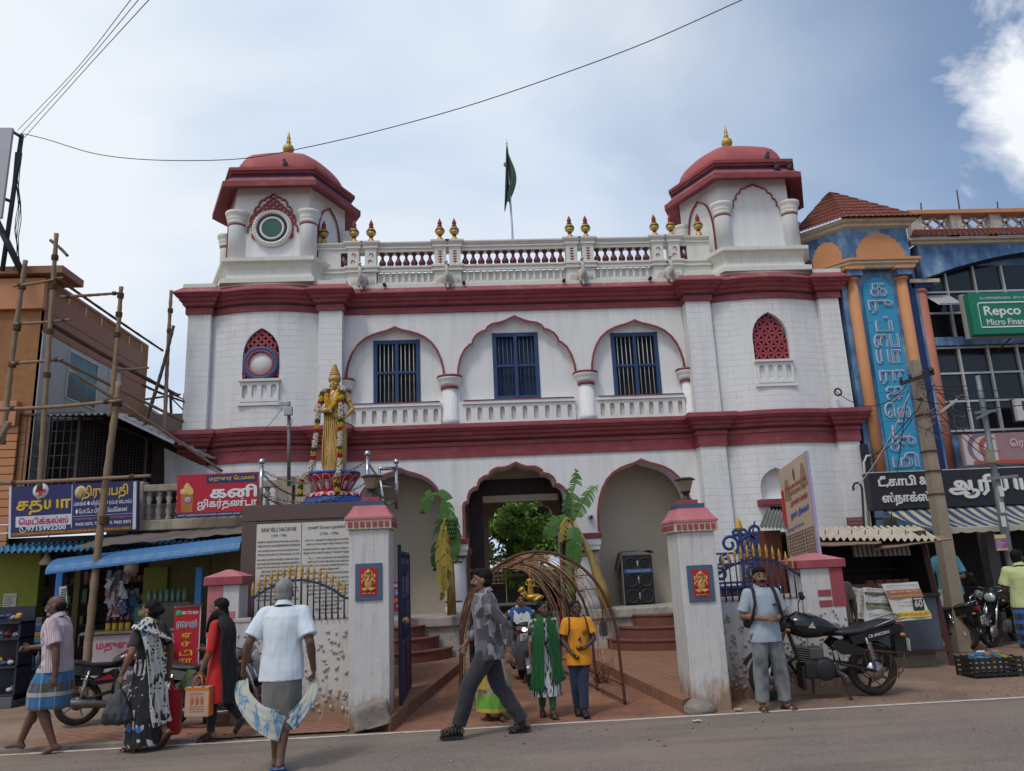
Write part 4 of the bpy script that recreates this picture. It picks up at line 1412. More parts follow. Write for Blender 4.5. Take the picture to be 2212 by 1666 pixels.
mb.build('crossarm',None,pl2)
mb=MB().use(mat('junction_box',(.25,.21,.15),.6,var=.2))
p=fp(2140,985,12.98)
mb.bbx(p.x-.11,p.x+.03,p.y-.06,p.y+.05,p.z-.13,p.z+.12,.015)
mb.build('junction_box',None,pl2)
po=MB().use(mat('poster_violet',(.24,.10,.25),.7,var=.2))
a_=fp(2153,1190,12.98)
po.bx(a_.x,a_.x+.21,a_.y,a_.y+.008,a_.z,a_.z+.27)
po.use(mat('poster_yellow',(.52,.45,.15),.7)).bx(a_.x+.005,a_.x+.205,a_.y-.003,a_.y-.001,a_.z+.20,a_.z+.265)
po.bx(a_.x+.005,a_.x+.205,a_.y-.003,a_.y-.001,a_.z+.005,a_.z+.03)
po.use(mat('poster_pink',(.42,.05,.18),.7)).bx(a_.x+.07,a_.x+.17,a_.y-.003,a_.y-.001,a_.z+.1,a_.z+.16)
po.use(M_wl)
for k in range(4):
 po.bx(a_.x+.02,a_.x+.1+.03*(k%3),a_.y-.005,a_.y-.0035,a_.z+.05+k*.036,a_.z+.058+k*.036)
po.build('poster',None,pl2)
for q in((2163,1060),(2165,1095),(2168,1125)):
 p=fp(*q,12.985)
 MB().use(mat('paper_white',(.55,.54,.52),.8,var=.08)).bx(p.x-.04,p.x+.04,p.y,p.y+.006,p.z-.10,p.z+.08).build('sticker',None,pl2)
ki=thing('newspaper_kiosk','small dark newspaper kiosk with corrugated sheet roof between gate wall and tea shop','kiosk',(5.0,12.0,0))
M_asb=mat('asbestos_sheet',(.50,.44,.35),.9,var=.15,vs=3,bump=.2,grime=.5,gcol=(.17,.13,.1),gs=(4,2,2))
def corrugated(mb,a,b,c,d,n,amp,th=.008):
 """sheet a-b front edge, d-c back edge"""
 a,b,c,d=map(Vector,(a,b,c,d))
 nr=(b-a).cross(d-a).normalized()
 rows=[]
 for j in range(2):
  rows.append([(a.lerp(b,i/(n*6))if j==0 else d.lerp(c,i/(n*6)))+nr*(amp*math.sin(2*PI*i/6))for i in range(n*6+1)])
 mb.grid(rows)
 mb.grid([[p-nr*th for p in r]for r in rows[::-1]])
 mb.grid([rows[0][:],[p-nr*th for p in rows[0]]][::-1])
rf=MB().use(M_asb)
fa,fb_=fp(1740,1163,11.5),fp(2032,1166,11.2)
ba,bb_=fp(1700,1142,12.9),fp(1985,1137,12.9)
corrugated(rf,fa,fb_,bb_,ba,20,.028)
rf.build('roof',None,ki)
rf=MB().use(mat('rusty_tin',(.24,.15,.11),.8,var=.35,vs=6,grime=.5))
for q0,q1,q2,q3 in(((1755,1183),(1905,1176),(1900,1166),(1750,1171)),((1890,1190),(2058,1166),(2030,1160),(1895,1176))):
 a_,b_=fp(*q0,11.15),fp(*q1,11.15)
 c_,d_=fp(*q2,11.7),fp(*q3,11.7)
 rows=[[a_.lerp(b_,i/12)+Vector((0,0,.02*noise.noise((i*.7,q0[0],1))))for i in range(13)],[d_.lerp(c_,i/12)+Vector((0,0,.01))for i in range(13)]]
 rf.grid(rows)
 rf.grid([[p+Vector((0,0,.012))for p in r]for r in rows[::-1]])
rf.build('eave_flap',None,ki)
hk=MB().use(M_black)
for k in range(11):
 u=k/10
 p=fa.lerp(fb_,u).lerp(ba.lerp(bb_,u),.35)
 hk.tube([p,p+Vector((.01,0,.07))],.007,5)
hk.build('roof_hook',None,ki)
M_kdark=mat('kiosk_board',(.035,.028,.027),.85,var=.3,vs=4)
kb=MB().use(M_kdark)
kb.bx(3.9,5.98,12.75,12.8,.1,2.05)
kb.bx(3.9,3.95,11.6,12.75,.1,2.0)
kb.bx(5.93,5.98,11.7,12.75,1.02,1.95)
kb.bx(3.95,5.93,11.75,12.75,1.83,1.87)
kb.bx(3.95,5.93,12.45,12.74,1.36,1.39)
kb.build('back_wall',None,ki)
cn=MB().use(mat('kiosk_blue_grey',(.075,.09,.115),.6,var=.25,vs=4,grime=.4))
cn.bbx(3.95,5.92,11.62,12.1,.22,.98,.01)
cn.use(M_kdark).bbx(3.9,5.96,11.55,12.15,.982,1.03,.008)
cn.use(mat('kiosk_plinth',(.20,.16,.12),.9,var=.25,bump=.4)).bbx(4.0,5.84,11.7,12.1,-.05,.215,.03)
cn.build('counter',None,ki)
M_ang=mat('maroon_angle',(.08,.03,.03),.6,var=.2)
for a_,b_ in(((6.0,11.6,0),(5.9,11.7,1.95)),((3.93,11.6,0),(3.93,11.6,1.95))):
 MB().use(M_ang).bar(a_,b_,.07,.07).build('post',None,ki)
MB().use(M_ang).bx(3.95,5.95,11.56,11.6,.20,.235).build('rail',None,ki)
M_paper=mat('newsprint',(.50,.49,.46),.85,var=.06)
M_inkd=mat('newsprint_ink',(.03,.03,.04),.8)
def newspaper(lab,q,Y0,heads,lean=.10):
 p=[fp(x,y,Y0-(lean if i>1 else 0))for i,(x,y)in enumerate(q)]
 t_=thing('newspaper_poster',lab,'newspaper',(p[2]+p[3])/2,group='newspaper posters hung on the kiosk')
 at=lambda u,v:p[0].lerp(p[1],u).lerp(p[3].lerp(p[2],u),v)
 ex=(p[1]-p[0]).normalized()
 ez=((p[0]-p[3])).normalized()
 nr=ex.cross(ez).normalized()
 mb=MB().use(M_paper)
 rows=[[at(i/10,j/12)+nr*(.012*math.sin(i*.9+j*.4))for i in range(11)]for j in range(13)]
 mb.grid(rows)
 mb.grid([[v-nr*.004 for v in r[::-1]]for r in rows])
 mb.build('sheet',None,t_)
 ink=MB()
 W,Hh=(p[1]-p[0]).length,(p[0]-p[3]).length
 for(s_,v,hh,wf,m_,bg)in heads:
  c_=at(.5,v)
  if bg is not None:
   ink.use(bg).obx(c_+nr*.017,(W*.48,Hh*hh*.72,.002),(ex,ez,nr))
  ink.use(m_).text(s_,c_+nr*.021,W*wf,Hh*hh,ex,ez)
 ink.build('print',None,t_)
 return t_
M_bl=mat('print_blue',(.02,.14,.32),.7)
M_rd=mat('print_red',(.35,.03,.03),.7)
M_ye=mat('print_yellow',(.55,.42,.06),.7)
M_or=mat('print_orange',(.36,.13,.06),.7)
L1='பரபரப்பான செய்தி'
newspaper('crumpled newspaper poster half hidden behind the gate pier at the kiosk',[(1838,1268),(1868,1272),(1872,1338),(1845,1336)],11.45,[('கல் பாடம்',.12,.08,.8,M_inkd,None),('மாவட்ட கூட்டம்',.26,.08,.9,M_inkd,None),('கிணறு தோண்டி',.42,.07,.9,M_inkd,None),('திருடன் பலி',.56,.07,.9,M_inkd,None),('மார் 20',.86,.12,.8,M_inkd,None)])
newspaper('white newspaper poster with black headlines and a blue title below',[(1864,1269),(1922,1272),(1938,1340),(1868,1342)],11.36,[('ஓட்டம் பாமகவில்',.07,.055,.8,M_inkd,None),('ஆளில்லாத வீடுகளில் திருட்டு',.18,.05,.86,M_paper,M_inkd),('சூர்யவம்சத்துக்கு காத்து',.29,.055,.88,M_inkd,None),('எடப்பாடி அதிரடி',.40,.055,.8,M_inkd,None),('வழக்கு விசாரணை',.50,.045,.85,M_paper,M_inkd),('இன்று முதல் ஆரம்பம்',.60,.045,.85,M_ye,mat('print_green',(.08,.18,.05),.7)),('தினகரன்',.84,.14,.9,M_bl,None)])
newspaper('tilted newspaper poster with orange headline block and yellow title strip',[(1904,1262),(1982,1257),(2012,1336),(1938,1343)],11.28,[('விருது வென்றவர் விவரம்',.08,.06,.85,M_bl,None),('ஆட்டம் ஆடிய',.24,.07,.75,M_paper,M_or),('பாமக தேர்தல்',.36,.07,.8,M_ye,M_or),('நாடகம் ஆரம்பமாகிறது',.53,.05,.6,M_inkd,None),('செல்போன்கள் 2 பேர்',.62,.05,.6,M_inkd,None),('தினத்தந்தி',.86,.11,.86,M_rd,M_ye)],.14)
nb=MB().use(M_inkd)
p=fp(1985,1304,11.16)
nb.bx(p.x-.085,p.x+.07,p.y,p.y+.01,p.z-.09,p.z+.09)
nb.use(M_paper).text('60',(p.x-.007,p.y,p.z),.12,.10,bold=.03)
nb.use(M_paper).bx(p.x-.07,p.x+.055,p.y-.002,p.y-.0005,p.z+.058,p.z+.078)
tag(nb.build('price_card',loc=p),'black card with a white number 60 pinned on the tilted newspaper poster','price card')
M_sach=mat('sachet_strip',fn=stripe_fn((.26,.22,.20),(.07,.05,.05),14),rough=.5,var=.3,vs=18)
for i,(x0,x1,y0)in enumerate(((1838,1900,1176),(1902,1962,1174))):
 a_,b_=fp(x0,y0,11.6),fp(x1,y0-2,11.6)
 mb=MB().use(M_sach)
 mb.grid([[a_.lerp(b_,k/10)+Vector((0,.01*math.sin(k*2),0))for k in range(11)],[a_.lerp(b_,k/10)+Vector((0,-.02,-.19))for k in range(11)]])
 mb.grid([[a_.lerp(b_,1-k/10)+Vector((0,.014,0))for k in range(11)],[a_.lerp(b_,1-k/10)+Vector((0,-.012,-.19))for k in range(11)]])
 tag(mb.build('sachet_strip',loc=a_),['strip of sachets hanging under the kiosk roof on the gate pier side','strip of sachets hanging under the kiosk roof on the tea shop side'][i],'sachets','sachet strips in the kiosk')
M_jar=mat('plastic_jar',(.24,.16,.12),.2,var=.4,vs=14,spec=.6)
for i,x in enumerate((1882,1902,1922,1940,1958)):
 p=fp(x,1286,11.75)
 p.z=1.03
 mb=MB().use(M_jar).lathe([(.07,0),(.078,.02),(.078,.15),(.06,.18)],p,14)
 j=mb.build('jar',None,None,loc=p)
 tag(j,['snack jar nearest the number box on the kiosk counter','second snack jar from the number box on the kiosk counter','middle snack jar in the row on the kiosk counter','snack jar beside the end jar on the kiosk counter','end snack jar at the outer corner of the kiosk counter'][i],'jar','jars on the kiosk counter')
 mb=MB().use(mat('jar_lid',(.20,.06,.05),.4)).lathe([(.062,.18),(.066,.185),(.066,.215),(.0,.22)],(0,0,0),14)
 mb.build('lid',None,j,local=True)
 mb=MB().use(M_rd if i in(1,2)else mat('jar_label',(.3,.25,.2),.6)).lathe([(.0795,.03),(.0795,.12)],(0,0,0),14,cap=False)
 mb.build('label',None,j,local=True)
p=fp(1868,1288,11.62)
nbx=thing('cardboard_box','brown box with a phone number strip on the kiosk counter','box',(p.x,p.y,1.03))
mb=MB().use(mat('cardboard_dark',(.13,.075,.045),.85,var=.15)).bbx(p.x-.2,p.x+.22,p.y-.02,p.y+.2,1.03,1.2,.006)
mb.build('box',None,nbx)
mb=MB().use(M_paper).bx(p.x-.14,p.x+.2,p.y-.028,p.y-.022,1.07,1.14)
mb.use(M_inkd).text('8220409146',(p.x+.03,p.y-.028,1.105),.30,.05,bold=.02)
mb.build('number_strip',None,nbx)
p=fp(1975,1278,11.55)
mb=MB()
for k in range(16):
 mb.use([mat('pack_green',(.05,.22,.09),.4),mat('pack_yellow',(.42,.32,.05),.4),mat('pack_blue',(.06,.16,.26),.4)][k%3])
 mb.ell((p.x+random.uniform(-.25,.05),p.y+random.uniform(-.05,.05),1.03+random.uniform(.04,.13)),(.05,.04,.035),7,5)
tag(mb.build('snack_packets',loc=(p.x,p.y,1.03)),'heap of green and yellow snack packets at the open end of the kiosk counter','packets',kind='stuff')
q=fp(1852,1126,14.9)
mb=MB().use(mat('plate_red',(.20,.05,.055),.6))
mb.bbx(q.x-.17,q.x+.17,14.98,14.995,q.z-.08,q.z+.08,.004)
mb.use(mat('sign_pale_letter')).text('STICK NO BILLS',(q.x,14.98,q.z+.035),.28,.04)
mb.text('நோட்டீஸ் ஒட்டாதீர்',(q.x,14.98,q.z-.035),.28,.045)
tag(mb.build('notice_plate',loc=(q.x,14.98,q.z)),'small dark red notice plate fixed on the palace wall above the kiosk roof','notice')
sh=MB().use(mat('grey_tin',(.20,.20,.18),.6,var=.3,metal=.3,grime=.5))
corrugated(sh,fp(1640,1138,11.6),fp(1705,1142,11.6),fp(1712,1105,12.3),fp(1655,1100,12.3),8,.02)
tag(sh.build('tin_sheet',loc=fp(1640,1138,11.6)),'loose grey corrugated tin sheet leaning behind the tall temple banner','tin sheet')
bxw=MB().use(mat('red_brown_board',(.15,.045,.025),.7,var=.25))
a_,b_=fp(1638,1150,11.9),fp(1692,1310,11.9)
bxw.bbx(a_.x,b_.x+.1,11.9,12.6,0,a_.z+.02,.01)
tag(bxw.build('wooden_stall',loc=(a_.x,11.9,0)),'red brown wooden stall box standing behind the blue gate leaf','stall')
bxw=MB().use(mat('tan_board',(.30,.2,.12),.8,var=.2))
a_,b_=fp(1598,1168,11.6),fp(1640,1300,11.6)
for k in range(9):
 z=a_.z-k*.06
 bxw.bbx(a_.x,b_.x,11.6,11.64,z-.055,z,.004)
bxw.bbx(a_.x,b_.x,11.64,11.7,0,a_.z-.02,.004)
tag(bxw.build('slatted_board',loc=(a_.x,11.6,0)),'tan slatted board standing upright behind the blue gate leaf','board')
mb=MB().use(mat('black_pipe',(.02,.02,.022),.5))
q0,q1=fp(1868,1165,13.2),fp(1862,1055,13.2)
mb.tube([Vector((q0.x+.05,13.2,0)),q0,q1]+[q1+Vector((-.08+.08*math.cos(R(a)),0,.10*math.sin(R(a))))for a in(40,80,120,160,200)],.02,8)
tag(mb.build('bent_pipe',loc=(q0.x+.05,13.2,0)),'black service pipe with a hooked top beside the palace corner','pipe')
# ---------------------------------------------------------------- left: clad building, old shop house, scaffolding
M_clad=mat('brown_cladding',(.26,.095,.05),.55,var=.1,vs=2)
M_clado=mat('orange_stone',(.30,.14,.06),.85,var=.25,vs=9,bump=.4,bs=25)
M_cladp=mat('orange_panel',(.47,.20,.085),.45,var=.06)
M_grayp=mat('grey_composite',(.34,.34,.355),.45,var=.06)
M_oldpl=mat('old_yellow_plaster',(.19,.15,.065),.9,var=.25,vs=2.5,grime=.6,gcol=(.07,.055,.035))
M_oldw=mat('stained_plaster',(.38,.33,.25),.9,var=.2,vs=3,grime=.9,gcol=(.08,.07,.06),gs=(2,2,.8))
CXL=-8.75
cl=thing('clad_building','tall building clad in orange and brown panels behind bamboo scaffolding','building',(-10.5,14.0,0))
mb=MB().use(M_clado)
mb.bx(-14,CXL-.01,14.0,18.6,3.3,7.35)
mb.use(mat('orange_cornice',(.25,.115,.055),.6)).bbx(-14,CXL+.35,13.8,14.6,7.352,7.50,.01)
mb.build('wall',None,cl)
mb=MB().use(M_cladp)
for x0,x1,z0,z1,pr in((-9.62,CXL,6.70,7.30,.0),(-11,-9.66,6.1,6.66,.10),(-11,-9.80,5.2,5.75,.10),(-9.80,-9.0,4.5,4.95,.05),(-11.5,-9.88,4.8,5.1,.05)):
 mb.bbx(x0,x1,13.9-pr,14.0,z0,z1,.012)
mb.build('orange_panel',None,cl)
mb=MB().use(M_cladp)
for k in range(15):
 z=2.35+k*.145
 mb.bbx(-10.2,-8.98,13.93,14.0,z,z+.132,.008)
mb.build('slat_panel',None,cl)
sd=MB().use(M_clad)
yy0,yy1=14.0,18.3
for k in range(9):
 z=7.08-k*.40
 if k<2:
  sd.bbx(CXL-.05,CXL,yy0,yy1,z-.385,z,.008)
 else:
  sd.bbx(CXL-.05,CXL,17.25,yy1,z-.385,z,.008)
sd.use(M_dark).bx(CXL-.06,CXL-.03,yy0,yy1,3.3,7.3)
sd.use(M_clad)
sd.bbx(CXL-.05,CXL+.01,yy0,yy1+.05,7.27,7.33,.006)
for k in range(7):
 y=yy0+.1+k*.68
 sd.use(M_mull).bx(CXL-.03,CXL,y,y+.03,7.08,7.27)
sd.build('side_cladding',None,cl)
xz=lambda x,y:(CW+ray(x,y)*((CXL-CW.x)/ray(x,y).x)).z
PT,PB=xz(121,744),xz(117,848)
gp_=MB().use(M_grayp)
for k,(y0,y1)in enumerate(((14.0,14.93),(16.12,16.6),(16.62,17.2))):
 gp_.bbx(CXL-.045,CXL+.012,y0,y1,3.4,6.27,.006)
gp_.bbx(CXL-.045,CXL+.012,14.94,16.11,3.4,PB,.006)
gp_.bbx(CXL-.045,CXL+.012,14.94,16.11,PT,6.27,.006)
gp_.build('grey_panel',None,cl)
def photo_fn(nt,tc,b):
 sp=nd(nt,'ShaderNodeSeparateXYZ',{0:tc})
 n=nd(nt,'ShaderNodeTexNoise',{'Vector':tc,'Scale':2.5,'Detail':6})
 z=mth(nt,'ADD',sp.outputs[2],mth(nt,'MULTIPLY',mth(nt,'SUBTRACT',n.outputs[0],.5),.9))
 return ramp(nt,mth(nt,'MULTIPLY_ADD',mth(nt,'SUBTRACT',z,5.45),.5,.5),[(.1,(.05,.045,.045)),(.45,(.07,.055,.055)),(.56,(.03,.10,.13)),(.7,(.02,.24,.34)),(.85,(.08,.16,.2))])
q0=fp(118,880,14)
pc=MB().use(mat('faded_photo_print',fn=photo_fn,rough=.5,var=.1))
pc.add([(CXL+.02,14.95,PB),(CXL+.02,16.1,PB),(CXL+.02,16.1,PT),(CXL+.02,14.95,PT)],[(0,1,2,3),(3,2,1,0)])
pc.use(M_mull)
for y0,y1,z0,z1 in((14.92,14.95,PB,PT),(16.1,16.13,PB,PT),(14.95,16.1,PT,PT+.03),(14.95,16.1,PB-.03,PB)):
 pc.bx(CXL+.005,CXL+.03,y0,y1,z0,z1)
pc.build('picture_board',None,cl,loc=None)
bb=thing('roof_billboard','grey billboard back on a tall steel frame at the far left roof edge','billboard',(-10.6,13.6,7.5))
mb=MB().use(mat('billboard_grey',(.42,.43,.46),.6,var=.05))
a_,b_,c_,d_=fp(-60,276,13.3),fp(27,276,13.3),fp(2,470,13.3),fp(-60,470,13.3)
mb.plate([(a_.x,a_.z),(d_.x,d_.z),(c_.x,c_.z),(b_.x,b_.z)][::1],[],13.3,13.36)
mb.build('panel',None,bb)
mb=MB().use(mat('dark_steel_frame',(.03,.03,.035),.6))
for p,q,r_,Y in(((47,292),(5,585),.045,13.5),((-30,430),(48,590),.06,13.5),((0,500),(45,585),.03,13.6),((28,285),(47,297),.03,13.4),((36,330),(30,400),.03,13.5),((5,428),(28,437),.03,13.5)):
 mb.tube([fp(*p,Y),fp(*q,Y)],r_,6)
mb.build('frame',None,bb)
mb=MB().use(M_black)
for k in range(4):
 p,q=fp(44-k*2,300+20*k,13.45),fp(42-3*k,585,13.6)
 mb.tube([p.lerp(q,i/8)+Vector((.03*math.sin(i*1.7+k),0,0))for i in range(9)],.008,4)
mb.build('cable',None,bb)
tr=thing('caged_terrace','upper terrace enclosed by dark iron grilles and mesh under a sloping sheet roof','terrace',(-8.2,14.0,3.3))
TA,TB=Vector((-9.0,14.0,0)),Vector((-7.95,14.0,0))
TC=Vector((-6.62,15.6,0))
tb_,tt_=3.3,4.72
mb=MB().use(M_dark)
mb.add([(-9.0,14.6,tb_),(-7.95,14.6,tb_),(-7.95,14.6,tt_),(-9.0,14.6,tt_)],[(0,1,2,3)])
mb.add([(-7.95,14.6,tb_),(-7.3,15.6,tb_),(-7.3,15.6,tt_),(-7.95,14.6,tt_)],[(0,1,2,3)])
mb.use(mat('terrace_wall',(.10,.09,.085),.9,var=.4,vs=3)).bx(-9.0,-6.7,15.65,15.8,tb_,5.0)
mb.bx(-9.0,-6.7,14.0,15.7,tb_-.1,tb_)
mb.build('inner_wall',None,tr)
M_grill=mat('grille_iron',(.06,.04,.04),.6,var=.2)
mb=MB().use(M_grill)
for k in range(9):
 x=-9.0+1.05*k/8
 mb.bar((x,14.0,tb_),(x,14.0,tt_),.016 if k%4 else .045)
for k in range(7):
 z=tb_+.22*k
 mb.bar((-9.0,14.005,z),(-7.95,14.005,z),.012)
mb.bar((-9.0,14.0,tt_),(-7.95,14.0,tt_),.04)
mb.build('front_grille',None,tr)
mb=MB().use(M_grill)
for k in range(34):
 u=k/33
 p=TB.lerp(TC,u)
 th=.05 if k in(0,10,20,33)else .007
 zt=tt_-.55*u
 mb.bar((p.x,p.y,tb_),(p.x,p.y,zt),th)
for k in range(26):
 z=tb_+.054*k
 u1=1 if z<tt_-.55 else(tt_-z)/.55
 p,q=TB,TB.lerp(TC,u1)
 mb.bar((p.x,p.y,z),(q.x,q.y,z),.007)
mb.bar((TB.x,TB.y,tt_),(TC.x,TC.y,tt_-.55),.05)
mb.build('side_mesh',None,tr)
mb=MB().use(mat('terrace_roof',(.20,.20,.21),.6,var=.2,metal=.2))
a_,b_,c_,d_=fp(86,897,13.6),fp(250,893,13.6),fp(452,990,14.7),fp(300,905,16.2)
corrugated(mb,a_,b_,d_+Vector((-.3,0,.1)),a_+Vector((0,1.7,.3)),12,.02)
rows=[[(b_+Vector((0,-.05,0))).lerp(c_,i/40)+Vector((0,0,.02*math.sin(i*1.8)))for i in range(41)],[(d_+Vector((-.3,0,.12))).lerp(c_+Vector((.25,1.4,.1)),i/40)+Vector((0,0,.02*math.sin(i*1.8)))for i in range(41)]]
mb.grid(rows)
mb.grid([[v-Vector((0,0,.012))for v in r]for r in rows[::-1]])
mb.use(mat('fascia_white',(.5,.5,.5),.6)).bar(b_+Vector((0,-.06,-.03)),b_.lerp(c_,.62)+Vector((0,-.06,-.03)),.02,.05)
mb.build('roof',None,tr)
mb=MB().use(mat('white_sheet_wall',(.42,.42,.43),.7,var=.12,grime=.4))
p0,p1,p2,p3=fp(355,968,14.9),fp(470,1022,14.7),fp(470,1060,14.7),fp(355,1060,14.9)
mb.add([p3,p2,p1,p0],[(0,1,2,3),(3,2,1,0)])
mb.build('sheet_wall',None,tr)
ow=thing('rear_house','stained old plaster house with iron railing glimpsed beside the palace flank','building',(-7.6,18.9,0))
mb=MB().use(M_oldw)
p0,p1,p2=fp(305,870,18.8),fp(355,905,18.8),fp(402,935,18.8)
mb.plate([(p0.x-.6,0),(p2.x+.4,0),(p2.x+.4,p2.z),(p1.x,p1.z),(p0.x,p0.z),(p0.x-.6,p0.z)],[],18.8,19.4)
mb.build('wall',None,ow)
mb=MB().use(M_black)
q=[fp(368,850,18.5),fp(386,870,18.5),fp(398,850,18.5),fp(394,935,18.5),fp(384,930,18.5),fp(371,920,18.5)]
mb.bar(q[0],q[5],.05)
mb.bar(q[2],q[3],.03)
mb.bar(q[0],q[2]-Vector((0,0,.15)),.03)
mb.bar(fp(372,862,18.5),fp(398,888,18.5),.03)
mb.build('railing',None,ow)
so_=thing('old_shop_house','low old yellow shop house with a weathered balcony balustrade left of the statue','building',(-6.5,14.2,0))
mb=MB().use(M_oldpl)
mb.bx(-6.72,-3.6,14.35,14.6,0,2.62)
mb.use(M_dark).bx(-5.55,-4.75,14.3,14.36,.55,1.75)
mb.use(mat('lime_green_wall',(.19,.20,.02),.75,var=.15)).bbx(-6.76,-6.35,14.25,14.4,.1,1.95,.01)
mb.use(mat('olive_wall',(.13,.115,.035),.8,var=.2)).bx(-6.34,-5.65,14.31,14.345,.1,2.1)
mb.build('wall',None,so_)
mb=MB().use(M_oldw)
mb.bbx(-6.95,-3.75,13.75,14.6,2.56,2.74,.02)
mb.bbx(-6.9,-3.80,13.82,13.98,3.24,3.36,.015)
mb.bx(-3.95,-3.80,13.99,15.2,3.24,3.36)
mb.bx(-3.95,-3.80,13.9,15.2,2.74,2.80)
for x in(-6.82,-4.25,-3.92):
 mb.bbx(x-.14,x+.14,13.80,14.05,2.742,3.42,.015)
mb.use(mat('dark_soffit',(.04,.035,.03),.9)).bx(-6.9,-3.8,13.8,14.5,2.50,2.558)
mb.build('balcony',None,so_)
bl=MB().use(mat('grey_baluster',(.36,.34,.30),.9,var=.2,grime=.6,gcol=(.08,.07,.06)))
bl.lathe([(.05,0),(.05,.04),(.025,.07),(.055,.16),(.03,.25),(.05,.27),(.03,.30),(.055,.38),(.03,.44),(.05,.47),(.05,.50)],n=10)
me=None
for x in[-6.6+.17*k for k in range(14)]:
 if me is None:
  o=bl.build('baluster',None,so_,local=True)
  me=o.data
 else:
  o=bpy.data.objects.new('baluster',me)
  COL.objects.link(o)
  o.parent=so_
 o.location=Vector((x,13.9,2.742))-so_.location
M_yl=mat('letter_yellow',(.62,.40,.03),.5)
M_wt=mat('letter_white',(.66,.66,.68),.5)
M_sblue=mat('sign_indigo',(.018,.022,.11),.45,var=.06)
M_sbrown=mat('sign_brown_strip',(.16,.045,.02),.5)
def board(name,label,q,Y,thick,m,group=None):
 """q: tl, tr, br, bl pixels"""
 p=[fp(x,y,Y)for x,y in q]
 t_=thing(name,label,'sign',(p[2]+p[3])/2,group=group)
 c=(p[0]+p[1]+p[2]+p[3])/4
 mb=MB().use(m)
 n_=Vector((0,1,0))
 mb.add(p[::-1]+[v+n_*thick for v in p[::-1]],[(0,1,2,3),(7,6,5,4),(4,5,1,0),(5,6,2,1),(6,7,3,2),(7,4,0,3)])
 mb.build('board',None,t_)
 at=lambda u,v:p[0].lerp(p[1],u).lerp(p[3].lerp(p[2],u),v)
 ex,ez=(p[1]-p[0]+p[2]-p[3]).normalized(),(p[0]-p[3]+p[1]-p[2]).normalized()
 return t_,at,(p[1]-p[0]).length,(p[0]-p[3]).length,ex,ez
def rect(mb,at,u0,u1,v0,v1,off):
 o_=Vector((0,-off,0))
 mb.add([at(u0,v1)+o_,at(u1,v1)+o_,at(u1,v0)+o_,at(u0,v0)+o_],[(0,1,2,3)])
sg,at,W,Hh,ex,ez=board('sign_board','long dark blue chemist and printing shop sign with yellow Tamil titles',[(20,1052),(298,1038),(296,1145),(18,1162)],13.55,.08,M_sblue,'sign boards over the left shops')
mb=MB().use(M_sbrown)
rect(mb,at,.02,.965,.905,.99,.003)
mb.use(mat('sign_white_strip',(.55,.55,.60),.5))
rect(mb,at,.055,.485,.60,.81,.004)
rect(mb,at,.485,.490,.02,.88,.003)
rect(mb,at,.965,.99,.02,.98,.003)
rect(mb,at,.495,.96,.655,.662,.003)
rect(mb,at,.0,.018,.0,1,.003)
mb.use(M_yl).text('சத்யா',at(.27,.40),W*.42,Hh*.36,ex,ez,.005,.03)
mb.text('திருப்பதி',at(.745,.20),W*.36,Hh*.30,ex,ez,.005,.03)
mb.use(mat('letter_crimson',(.45,.02,.08),.5)).text('மெடிக்கல்ஸ்',at(.27,.70),W*.38,Hh*.145,ex,ez,.007,.03)
mb.use(M_wt).text('9715992200',at(.295,.855),W*.30,Hh*.085,ex,ez,.006,.03)
mb.text('ப்ளக்ஸ் ● லித்தோ ● ரப்பர் ஸ்டாம்ப்',at(.73,.42),W*.45,Hh*.12,ex,ez,.005,.02)
mb.text('● போட்டோ பிரிண்ட் லேமினேசன்',at(.72,.57),W*.40,Hh*.12,ex,ez,.005,.02)
mb.text('99658 20075, 73390 60075, 99655 20075',at(.735,.825),W*.43,Hh*.07,ex,ez,.005,.02)
mb.use(mat('letter_pink',(.50,.16,.28),.5)).text('thiruppathiflex2@gmail.com  thiruppathilithos2021@gmail.com',at(.73,.715),W*.45,Hh*.06,ex,ez,.005)
mb.use(M_yl).text('ராணி ராஜலெட்சுமி காம்ப்ளக்ஸ், அரண்மனை வாசல் - சிவகங்கை - 630561',at(.49,.947),W*.90,Hh*.06,ex,ez,.006,.01)
c_=at(.245,.11)
mb.use(M_wt).lathe([(.13,0),(.13,.004)],c_-Vector((0,.002,0)),24,axis=(0,-1,0))
mb.use(mat('cross_red',(.5,.02,.03),.5)).bx(c_.x-.085,c_.x+.085,c_.y-.012,c_.y-.008,c_.z-.028,c_.z+.028)
mb.bx(c_.x-.028,c_.x+.028,c_.y-.0125,c_.y-.0085,c_.z-.085,c_.z+.085)
c_=at(.555,.18)
mb.use(mat('emblem_cream',(.5,.45,.3),.5)).lathe([(.11,0),(.11,.004)],c_-Vector((0,.002,0)),20,axis=(0,-1,0),sx=.9)
mb.use(mat('emblem_gold',(.5,.3,.05),.5)).ell(c_-Vector((0,.012,0)),(.045,.004,.08),10,6)
c_=at(.115,.855)
mb.use(M_wt).torus(c_-Vector((0,.006,0)),.055,.007,20,6)
mb.tube([c_+Vector((-.02,-.008,.03)),c_+Vector((-.012,-.008,-.008)),c_+Vector((.025,-.008,-.03))],.009,6)
mb.build('lettering',None,sg)
sg,at,W,Hh,ex,ez=board('sign_board','red ice cream shop sign with big white Tamil letters and a sundae cup',[(383,1027),(558,1019),(556,1112),(380,1119)],13.3,.05,mat('sign_red',(.42,.008,.025),.45,var=.06),'sign boards over the left shops')
mb=MB().use(M_sblue)
rect(mb,at,.36,.985,.03,.23,.003)
rect(mb,at,0,1,.90,1.0,.003)
mb.use(M_yl).text('மதுரை பேமஸ்',at(.675,.13),W*.56,Hh*.14,ex,ez,.005,.02)
mb.use(M_wt).text('கனி',at(.70,.43),W*.58,Hh*.31,ex,ez,.005,.04)
